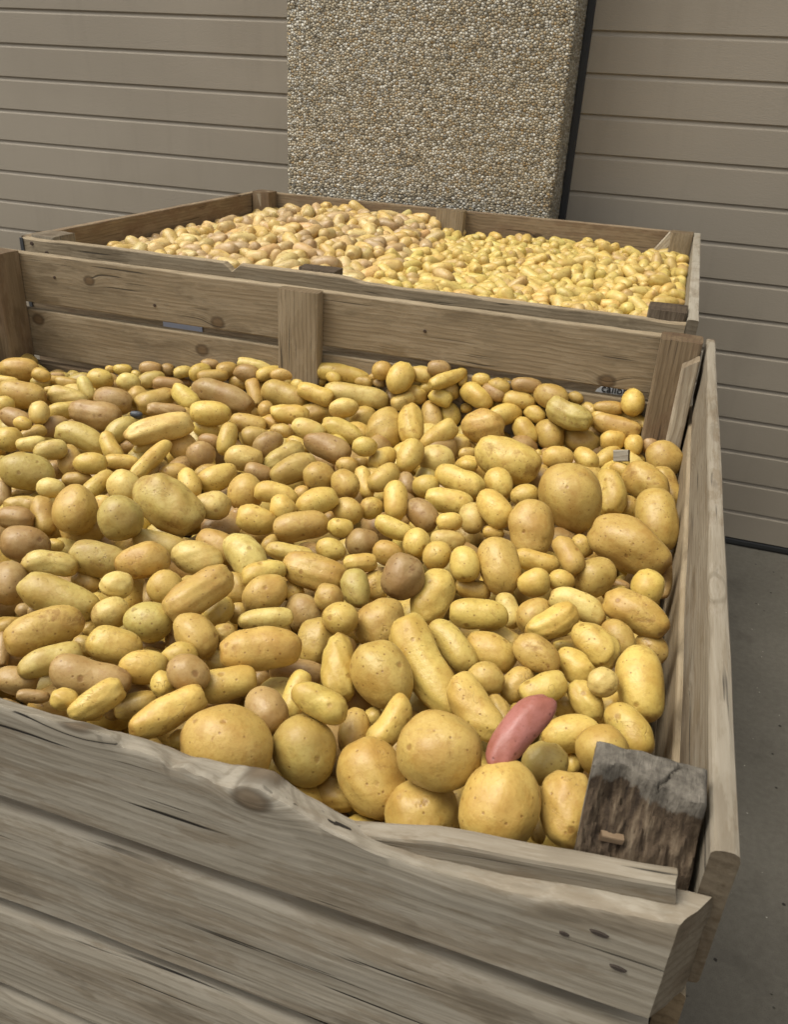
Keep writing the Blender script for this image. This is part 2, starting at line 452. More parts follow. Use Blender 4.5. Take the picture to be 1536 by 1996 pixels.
def pillar():
    bm = bmesh.new()
    # rounded plan outline, swept up, with a rough cast edge
    pl = []
    r = .012
    for cx, cy, a0 in ((PX1 - r, PY + r, 270), (PX1 - r, DOOR_Y + .1, 0), (PX0 + r, DOOR_Y + .1, 90), (PX0 + r, PY + r, 180)):
        for j in range(4):
            w = math.radians(a0 + 30 * j); pl.append((cx + r * math.cos(w), cy + r * math.sin(w)))
    nz = 520; z0, z1 = GZ, 2.9
    rows = []
    for i in range(nz + 1):
        z = z0 + (z1 - z0) * i / nz
        row = []
        for j, (x, y) in enumerate(pl):
            k = .0035
            q = Vector((x * 70, y * 70, z * 105))
            row.append(bm.verts.new((x + mnoise.noise(q) * k, y + mnoise.noise(q + Vector((7, 3, 1))) * k, z)))
        rows.append(row)
    n = len(pl)
    for a, b in zip(rows, rows[1:]):
        for q in range(n): bm.faces.new((a[q], a[(q + 1) % n], b[(q + 1) % n], b[q]))
    bm.faces.new(rows[-1])
    bmesh.ops.recalc_face_normals(bm, faces=bm.faces)
    me = bpy.data.meshes.new('pebble_pillar'); bm.to_mesh(me); bm.free(); smooth(me)
    o = link_mesh('pebble_pillar', me, M['aggregate'])
    o['label'] = 'broad pebble-faced concrete pillar standing between the two ribbed doors'; o['category'] = 'pillar'; o['kind'] = 'thing'
    return o
pillar()

# ------------------------------------------------------------------ crates
def nail(parent, p, n, r=.0042):
    o = link_mesh('nail_head', disc_mesh(r, .002), M['rust'], parent,
                  Matrix.Translation(p) @ Vector(n).to_track_quat('Z', 'Y').to_matrix().to_4x4())
    return o

def chip(amount, seed, f=14):
    """Worn top edge: pulls vertices with z above ZT down by noise along x."""
    def s(x, y, z, zt):
        if z > zt:
            k = max(0, mnoise.noise(Vector((x * f + seed, y * 20, 0))) - .05) * amount
            k += abs(mnoise.noise(Vector((x * 55 + seed, y * 40, 3)))) * amount * .25
            z -= k * min(1, (z - zt) / .01)
        return x, y, z
    return s

FR = empty('potato_crate', (0, -.57, GZ), 'weathered wooden pallet crate in front, full of mixed large and small potatoes', 'crate', 'wooden potato crates')
P = .1275
def front_crate():
    e = FR
    T = .022
    # --- far side: boards seen from inside
    ch = chip(.006, 2)
    for k in range(9):
        zt = -.124 * k; zb = zt - .108
        mat = 'wood_tan' if k < 2 else 'wood_brown'
        def sh(x, y, z, h=.108, k=k):
            return ch(x, y, z, h / 2 - .004) if k == 0 else (x, y, z)
        timber('side_board', e, (-.770, T / 2, (zt + zb) / 2), (.7475, T / 2, (zt + zb) / 2), T, .108, (0, 0, 1), mat, .003, 90 if k == 0 else 30, sh)
    # --- right side
    ch2 = chip(.004, 5)
    for k in range(9):
        zt = -.124 * k; zb = zt - .112
        off = .0035 if k == 0 else .0005
        def sh(x, y, z, k=k):
            if k == 0:
                x, y, z = ch2(x, y, z, .112 / 2 - .004)
            return x, y, z
        timber('side_board', e, (.7612 + off, -1.1405, (zt + zb) / 2), (.7612 + off, T + .002, (zt + zb) / 2), .0155, .112, (0, 0, 1),
               'wood_rail' if k == 0 else 'wood_tan', .004, 110 if k == 0 else 30, sh, .0012)
    # --- left side
    for k in range(9):
        zt = -.124 * k; zb = zt - .112
        timber('side_board', e, (-.782, -1.16, (zt + zb) / 2), (-.782, T, (zt + zb) / 2), T, .112, (0, 0, 1), 'wood_tan', .004, 30)
    # --- near side; the top board is worn down along its upper edge and splits into a shelf near the corner
    prof_x = [-.8, -.1, .15, .29, .397, .43, .46, .49, .516, .544, .573, .613, .65, .69, .752, .80]
    prof_in = [-.030, -.040, -.046, -.050, -.046, -.048, -.042, -.034, -.0465, -.0525, -.0535, -.0475, -.0415, -.0305, -.021, -.021]
    prof_out = [-.010, -.018, -.024, -.028, -.024, -.031, -.037, -.028, -.034, -.040, -.0435, -.0425, -.040, -.0335, -.0245, -.0245]
    x_left = -.772
    def shelf(X):
        return max(0, min(1, (X - .44) / .16))
    def top_shape(x, y, z):
        X = x_left + x
        out = max(0, min(1, (-y + .012) / .024))           # 1 at the outer face, 0 at the inner
        zt = float(np.interp(X, prof_x, prof_in)) * (1 - out) + float(np.interp(X, prof_x, prof_out)) * out + mnoise.noise(Vector((X * 90, y * 45, 1))) * .0012 + mnoise.noise(Vector((X * 22, 4, y * 30))) * .0014
        zb = -.1205 + mnoise.noise(Vector((X * 12, 2, 0))) * .0012
        f = (z + .056) / .112                       # 0 bottom .. 1 top
        zz = zb + f * (zt - zb)
        if f > .5:
            s = shelf(X)
            up = min(1, (f - .5) / .35)
            # worn round towards the outside; near the corner the edge drops to a chamfered shelf
            zz -= s * .0125 * up
            # splinters where the edge broke off
            if .385 < X < .475: zz -= max(0, out - .3) * .011 * max(0, .35 + mnoise.noise(Vector((X * 75, 9, y * 60)))) * up
        yy = y * (1.10 if y > 0 else 1.0)
        if X > .738:                               # end cut at a slant
            x -= max(0, X - .738) * .68 * max(0, min(1, out))
        return x, yy, zz
    xs = [0, .2, .4, .6, .75] + [.8 + i * .0045 for i in range(int((.770 - x_left - .8) / .0045) + 1)]
    tb = timber('side_board', e, (x_left, -1.154, 0), (.770, -1.154, 0), .022, .112, (0, 0, 1), 'wood_grey', .005, 10, top_shape, .001, rrect(.024, .112, .004, 8, 0), xs, 40)
    tb['knot_at'] = (1.2588, -0.0440, 1.0)
    bots = [-.1205, -.2485, -.3765, -.5045, -.6325, -.7605, -.8885, -1.0165, -1.1]
    def worn(k, h):
        def s(x, y, z):
            out = max(0, (-y + .004) / .017)
            top = max(0, (z - (h / 2 - .034)) / .034)
            wv = mnoise.noise(Vector((x * 5, k * 9.1, 0))) * .3 + mnoise.noise(Vector((x * 30, k * 3.3, 2))) * .25 + 1
            y += min(1, out) * top ** 2.2 * .0030 * wv
            if top < .01: y += mnoise.noise(Vector((x * 7, z * 30, k * 5))) * .0012
            z += mnoise.noise(Vector((x * 14, k * 7.7, y * 20))) * .0015
            return x, y, z
        return s
    for k in range(1, 9):
        zt = bots[k - 1] - .0215; zb = bots[k]
        timber('side_board', e, (x_left, -1.152, (zt + zb) / 2), (.757 - (k % 2) * .007, -1.1515, (zt + zb) / 2), .026, zt - zb, (0, 0, 1), 'wood_grey', .0045, 70, worn(k, zt - zb), .0016, rrect(.026, zt - zb, .005, 12, 0), None, 40)
    # lath left standing on the shelf
    def lath(x, y, z):
        return x, y, z + mnoise.noise(Vector((x * 18, 5, y * 40))) * .002 - max(0, .085 - x) * .16
    tl = timber('top_lath', e, (.520, -1.1480, -.0665), (.744, -1.1480, -.0305), .013, .020, (0, 0, 1), 'wood_rail', .003, 50, lath, .0014)
    tl['knot_at'] = (0.0, 0.0, -1.0)
    # --- posts
    def post(x0, x1, y0, y1, zt, mat, nm='corner_post'):
        return timber(nm, e, ((x0 + x1) / 2, (y0 + y1) / 2, GZ + .10), ((x0 + x1) / 2, (y0 + y1) / 2, zt), y1 - y0, x1 - x0, (1, 0, 0), mat, .004, 40, None, .0014)
    post(.6815, .7500, -.056, -.001, .008, 'wood_brown')
    post(-.7705, -.684, -.075, -.001, .004, 'wood_brown')
    post(-.7705, -.684, -1.1385, -1.06, .004, 'wood_brown')
    for o in [c for c in e.children if c.name.startswith('side_board')]:
        w = o.matrix_world.translation
        if abs(w.y - T / 2) < .001 and abs(w.z + .054) < .002: o['knot_at'] = (.26, .012, 1.0)
        elif abs(w.y - T / 2) < .001 and abs(w.z + .178) < .002: o['knot_at'] = (1.12, .0, 1.0)
    mp = post(-.0475, .040, -.032, -.001, .002, 'wood_tan', 'middle_post')
    # pale fillet nailed in the corner, top cut slanting
    def slant(x, y, z):
        if x > .9: x -= max(0, -z + .012) * .9 * (x - .9) / .2
        return x, y, z
    timber('corner_fillet', e, (.7365, -.0745, GZ + .15), (.7365, -.0745, -.012), .034, .026, (1, 0, 0), 'wood_pale', .004, 30, slant)
    # --- near corner post with a rotten top
    x0, x1, y0, y1 = .6870, .7528, -1.1405, -1.088
    n = 44
    bm = bmesh.new(); wl_ = bm.verts.layers.float.new('weathered')
    grid = []
    for j in range(n + 1):
        row = []
        for i in range(n + 1):
            u, v = i / n, j / n                     # v: 0 near the front board .. 1 at the back
            x = x0 + (x1 - x0) * u; y = y0 + (y1 - y0) * v
            edge = .55 + .10 * mnoise.noise(Vector((u * 5, 3, 8))) + .10 * math.sin(u * 5.5 + .4) - .16 * max(0, u - .62)
            back = .010 - .004 * (1 - v) + mnoise.noise(Vector((u * 6, v * 6, 2))) * .0014
            rot = -.010 - .036 * (edge - v) / edge + (mnoise.noise(Vector((u * 9, v * 7, 5))) * .008 + mnoise.noise(Vector((u * 26, v * 12, 9))) * .005)
            s = max(0, min(1, (v - edge) / .05 + .5)); s = s * s * (3 - 2 * s)
            z = rot * (1 - s) + back * s
            crack = math.exp(-((u - .80 + (1 - v) * .45) / .012) ** 2) * (1 if .5 < v < .92 else 0)
            z -= crack * .006
            ed = min(u, 1 - u, v, 1 - v)
            if ed < .03: z -= (.03 - ed) * .08
            p = bm.verts.new((x, y, z)); p[wl_] = s; row.append(p)
        grid.append(row)
    for j in range(n):
        for i in range(n): bm.faces.new((grid[j][i], grid[j][i + 1], grid[j + 1][i + 1], grid[j + 1][i]))
    ring = grid[0][:] + [grid[j][n] for j in range(1, n + 1)] + grid[n][n - 1::-1] + [grid[j][0] for j in range(n - 1, 0, -1)]
    low = []
    for p in ring:
        q = bm.verts.new((p.co.x, p.co.y, GZ + .10)); q[wl_] = 1.0; low.append(q)
    for k in range(len(ring)):
        k2 = (k + 1) % len(ring); bm.faces.new((ring[k2], ring[k], low[k], low[k2]))
    bmesh.ops.recalc_face_normals(bm, faces=bm.faces)
    me = bpy.data.meshes.new('corner_post'); bm.to_mesh(me); bm.free(); smooth(me)
    me.set_sharp_from_angle(angle=math.radians(55))
    rp = link_mesh('corner_post', me, M['rotten'], e); rp['label'] = 'rotten weathered corner post with crumbled top'
    sp = timber('splinter', rp, (.6990, -1.1270, -.0285), (.7120, -1.1262, -.0280), .005, .005, (0, 0, 1), 'wood_brown', .001, 6)
    sp.parent = rp; sp.matrix_parent_inverse = rp.matrix_world.inverted()
    # --- pallet base
    for y in (-1.09, -.57, -.05):
        timber('runner', e, (-.76, y, GZ + .05), (.75, y, GZ + .05), .10, .098, (0, 0, 1), 'wood_grey', .005, 12)
    for k in range(10):
        y = -1.10 + k * .117
        timber('floor_board', e, (-.765, y, GZ + .112), (.742, y, GZ + .112), .11, .022, (0, 0, 1), 'wood_grey', .003, 6)
    # nails, knots' rivets
    for x, z in ((-.60, -.045), (-.35, -.075), (.25, -.05)): nail(e, (x, -.0008, z), (0, -1, 0), .0035)
    for u, v, w in ((0.7083, -0.0627, .0060), (0.7231, -0.0864, .0055), (0.6896, -0.0720, .0035)):
        link_mesh('nail_hole', disc_mesh(.0028, .0016), M['gouge'], e, Matrix.Translation((u, -1.1662, v)) @ Matrix.Rotation(math.radians(7), 4, 'Y')
                  @ Matrix.Scale(w / .0028, 4, (1, 0, 0)) @ Matrix.Scale(.6, 4, (0, 0, 1)) @ Vector((0, -1, 0)).to_track_quat('Z', 'Y').to_matrix().to_4x4())
front_crate()

BK = empty('potato_crate', (-.04, .77, GZ), 'weathered wooden pallet crate against the doors, holding two heaps of small potatoes', 'crate', 'wooden potato crates')
def back_crate():
    e = BK; T = .022
    xl, xr, yn, yf = -.803, .723, .172, 1.385
    ch = chip(.010, 21, 9); ch3 = chip(.004, 33)
    for k in range(9):
        zt = -.124 * k; zb = zt - .108; z = (zt + zb) / 2
        def shn(x, y, zz, k=k):
            if k == 0:
                x, y, zz = ch(x, y, zz, .054 - .006)
                X = x + xl
                if -.262 < X < -.222 and zz > .03: zz -= .016 * math.exp(-((X + .242) / .012) ** 2)
                zz -= .008 * max(0, min(1, (X - .02) / .05)) * (1 if zz > .03 else 0)
            return x, y, zz
        def shf(x, y, zz, k=k):
            return ch3(x, y, zz, .05) if k == 0 else (x, y, zz)
        timber('side_board', e, (xl - .004, yn - T / 2, z), (xr - .001, yn - T / 2, z), T, .108, (0, 0, 1), 'wood_tan' if k == 0 else 'wood_brown', .003, 150 if k == 0 else 24, shn, .001)
        timber('side_board', e, (xl - .004, yf + T / 2, z), (xr - .001, yf + T / 2, z), T, .108, (0, 0, 1), 'wood_brown', .003, 60 if k == 0 else 16, shf)
        timber('side_board', e, (xl - .0115, yn - .002, z), (xl - .0115, yf + T, z), T - .001, .108, (0, 0, 1), 'wood_brown', .003, 60 if k == 0 else 16, shf)
        timber('side_board', e, (xr + .0105, yn - T, z), (xr + .0105, yf + T, z), T - .001, .108, (0, 0, 1), 'wood_grey' if k == 0 else 'wood_tan', .003, 60 if k == 0 else 16, shf)
    def post(x0, x1, y0, y1, zt, mat, nm='corner_post', sh=None):
        return timber(nm, e, ((x0 + x1) / 2, (y0 + y1) / 2, GZ + .10), ((x0 + x1) / 2, (y0 + y1) / 2, zt), y1 - y0, x1 - x0, (1, 0, 0), mat, .004, 40, sh, .002)
    post(.648, .7215, yn + .001, .250, .006, 'wood_dark')
    post(xl + .001, -.735, yn + .001, .255, .003, 'wood_grey')
    post(xl + .001, -.735, 1.315, yf - .001, .006, 'wood_brown')
    post(.655, .7215, 1.318, yf - .001, .004, 'wood_tan')
    def ragged(x, y, z):
        if x > 1.1: x += mnoise.noise(Vector((y * 90, z * 90, 0))) * .006
        return x, y, z
    post(-.097, -.008, yn + .001, .222, .004, 'wood_dark', 'middle_post', ragged)
    post(-.118, -.020, 1.335, yf - .001, .004, 'wood_tan', 'middle_post')
    # slanting corner braces
    timber('corner_brace', e, (-.735, 1.36, -.20), (-.765, 1.33, .002), .02, .045, (1, 1, 0), 'wood_pale', .003, 10)
    timber('corner_brace', e, (.585, 1.372, -.125), (.662, 1.372, -.008), .020, .030, (-1, 0, 1), 'wood_pale', .003, 10)
    timber('corner_strap', e, (-.8085, yn - T - .0014, -.20), (-.8085, yn - T - .0014, -.001), .0022, .010, (1, 0, 0), 'steel', .0008, 6)
    # labels on the near side, seen through the gaps of the front crate
    def card(x0, x1, z0, z1, mat, oval=False):
        bm = bmesh.new(); y = yn - T - .0022
        if oval:
            pts = [((x0 + x1) / 2 + (x1 - x0) / 2 * math.cos(a), (z0 + z1) / 2 + (z1 - z0) / 2 * math.sin(a)) for a in [2 * math.pi * i / 36 for i in range(36)]]
        else: pts = [(x0, z0), (x1, z0), (x1, z1), (x0, z1)]
        f = bm.faces.new([bm.verts.new((px, y, pz)) for px, pz in pts])
        r = bmesh.ops.extrude_face_region(bm, geom=[f]); bmesh.ops.translate(bm, verts=[v for v in r['geom'] if isinstance(v, bmesh.types.BMVert)], vec=(0, .0018, 0))
        bmesh.ops.recalc_face_normals(bm, faces=bm.faces)
        me = bpy.data.meshes.new('label_plate'); bm.to_mesh(me); bm.free()
        return link_mesh('label_plate', me, M[mat], e)
    c1 = card(-.432, -.328, -.185, -.150, 'label_blue'); c1['label'] = 'blue grey rectangular label plate'
    c2 = card(.575, .660, -.198, -.146, 'label_white', True); c2['label'] = 'white oval label plate'
    cu = bpy.data.curves.new('lettering', 'FONT'); cu.body = 'calibre'; cu.size = .0235; cu.extrude = .0004; cu.align_x = 'CENTER'
    tmp = bpy.data.objects.new('lettering_curve', cu); COL.objects.link(tmp)
    bpy.context.view_layer.update()
    lm = bpy.data.meshes.new_from_object(tmp.evaluated_get(bpy.context.evaluated_depsgraph_get()))
    bpy.data.objects.remove(tmp)
    to = link_mesh('lettering', lm, M['ink'])
    to.matrix_world = Matrix.Translation((.619, yn - T - .0030, -.163)) @ Matrix.Rotation(math.radians(90), 4, 'X')
    to.parent = c2
    for y in (.25, .78, 1.32):
        timber('runner', e, (-.79, y, GZ + .05), (.71, y, GZ + .05), .10, .098, (0, 0, 1), 'wood_grey', .005, 12)
    for k in range(10):
        y = .23 + k * .122
        timber('floor_board', e, (-.798, y, GZ + .112), (.718, y, GZ + .112), .115, .022, (0, 0, 1), 'wood_grey', .003, 6)
    for x, z in ((-.74, -.03), (-.78, -.012)): nail(e, (x, yn - T - .0008, z), (0, -1, 0), .005)
back_crate()

# ------------------------------------------------------------------ potatoes
def ico(sub):
    bm = bmesh.new(); bmesh.ops.create_icosphere(bm, subdivisions=sub, radius=1)
    v = np.array([x.co[:] for x in bm.verts]); f = np.array([[q.index for q in p.verts] for p in bm.faces]); bm.free()
    return v, f
ICO = {k: ico(k) for k in (3, 4, 5)}
SKIN = {'y': (.560, .402, .100), 'p': (.590, .447, .138), 't': (.468, .315, .082), 'b': (.375, .245, .090), 'g': (.450, .340, .096),
        'r': (.310, .118, .092), 'd': (.290, .190, .075), 'k': (.050, .055, .065)}

EYES = [None]
def potato_verts(D, A, B, Cc, rng, kind=0):
    """Vertices of one potato round its centre; long axis X."""
    el = A / B
    x = D[:, 0]; rad = np.sqrt(np.maximum(D[:, 1] ** 2 + D[:, 2] ** 2, 1e-12))
    n = 2.0 + min(.75, max(0, el - 1.15) * .8)
    r = (1 - np.minimum(np.abs(x), 1) ** n) ** (1 / n)
    tp = rng.uniform(-.13, .13)
    r = r * (1 + tp * x)
    if el > 1.7: r = r * (1 - rng.uniform(.0, .09) * np.exp(-((x - rng.uniform(-.3, .3)) / .3) ** 2))
    P = np.stack([x, D[:, 1] / rad * r, D[:, 2] / rad * r], 1)
    amp = rng.uniform(.022, .042)
    d = np.zeros(len(P))
    for q in range(5):
        w = rng.normal(size=3) * (1.6 + q * .9); d += np.sin(P @ w + rng.uniform(0, 6.3)) * amp / (1 + .30 * q)
    P = P * (1 + d)[:, None]
    # dimples: the eyes, and the stem scar at one end
    eyes = np.zeros(len(P))
    for q in range(7):
        c = rng.normal(size=3) * np.array([1.3, 1, 1]); c /= np.linalg.norm(c)
        k = np.exp(-((D - c) ** 2).sum(1) / rng.uniform(.008, .022)); P = P * (1 - rng.uniform(.02, .055) * k)[:, None]
        eyes = np.maximum(eyes, k * rng.uniform(.85, 1.0))
    k = np.exp(-((D - np.array([np.sign(tp) or 1, 0, 0])) ** 2).sum(1) / .03); P = P * (1 - .06 * k)[:, None]
    EYES[0] = eyes
    P = P * np.array([A, B, Cc])
    if kind == 1:
        s = 1 if rng.random() < .5 else -1
        P[:, 1] += s * B * .30 * ((P[:, 0] / A) ** 2 - .35)
    elif el > 1.5:
        P[:, 1] += rng.uniform(-.14, .14) * B * ((P[:, 0] / A) ** 2 - .3)
    return P

def skin_colour(c, rng):
    b = np.array(SKIN[c]); v = rng.uniform(.90, 1.08); w = rng.normal(0, .013, 3)
    return np.clip(b * v * (1 + w), .01, .9)

def mesh_from(V, F, col, place, along, scar):
    me = bpy.data.meshes.new('potato')
    me.vertices.add(len(V)); me.vertices.foreach_set('co', V.astype(np.float32).ravel())
    nf = len(F)
    me.loops.add(nf * 3); me.loops.foreach_set('vertex_index', F.astype(np.int32).ravel())
    me.polygons.add(nf); me.polygons.foreach_set('loop_start', np.arange(0, nf * 3, 3, dtype=np.int32))
    try: me.polygons.foreach_set('loop_total', np.full(nf, 3, np.int32))
    except Exception: pass
    me.update(calc_edges=True)
    smooth(me)
    a = me.attributes.new('skin', 'FLOAT_COLOR', 'POINT'); a.data.foreach_set('color', np.column_stack([col, np.ones(len(V))]).astype(np.float32).ravel())
    a = me.attributes.new('skin_place', 'FLOAT_VECTOR', 'POINT'); a.data.foreach_set('vector', place.astype(np.float32).ravel())
    a = me.attributes.new('along', 'FLOAT', 'POINT'); a.data.foreach_set('value', along.astype(np.float32))
    a = me.attributes.new('scarring', 'FLOAT', 'POINT'); a.data.foreach_set('value', scar.astype(np.float32))
    me.materials.append(M['potato'])
    return me

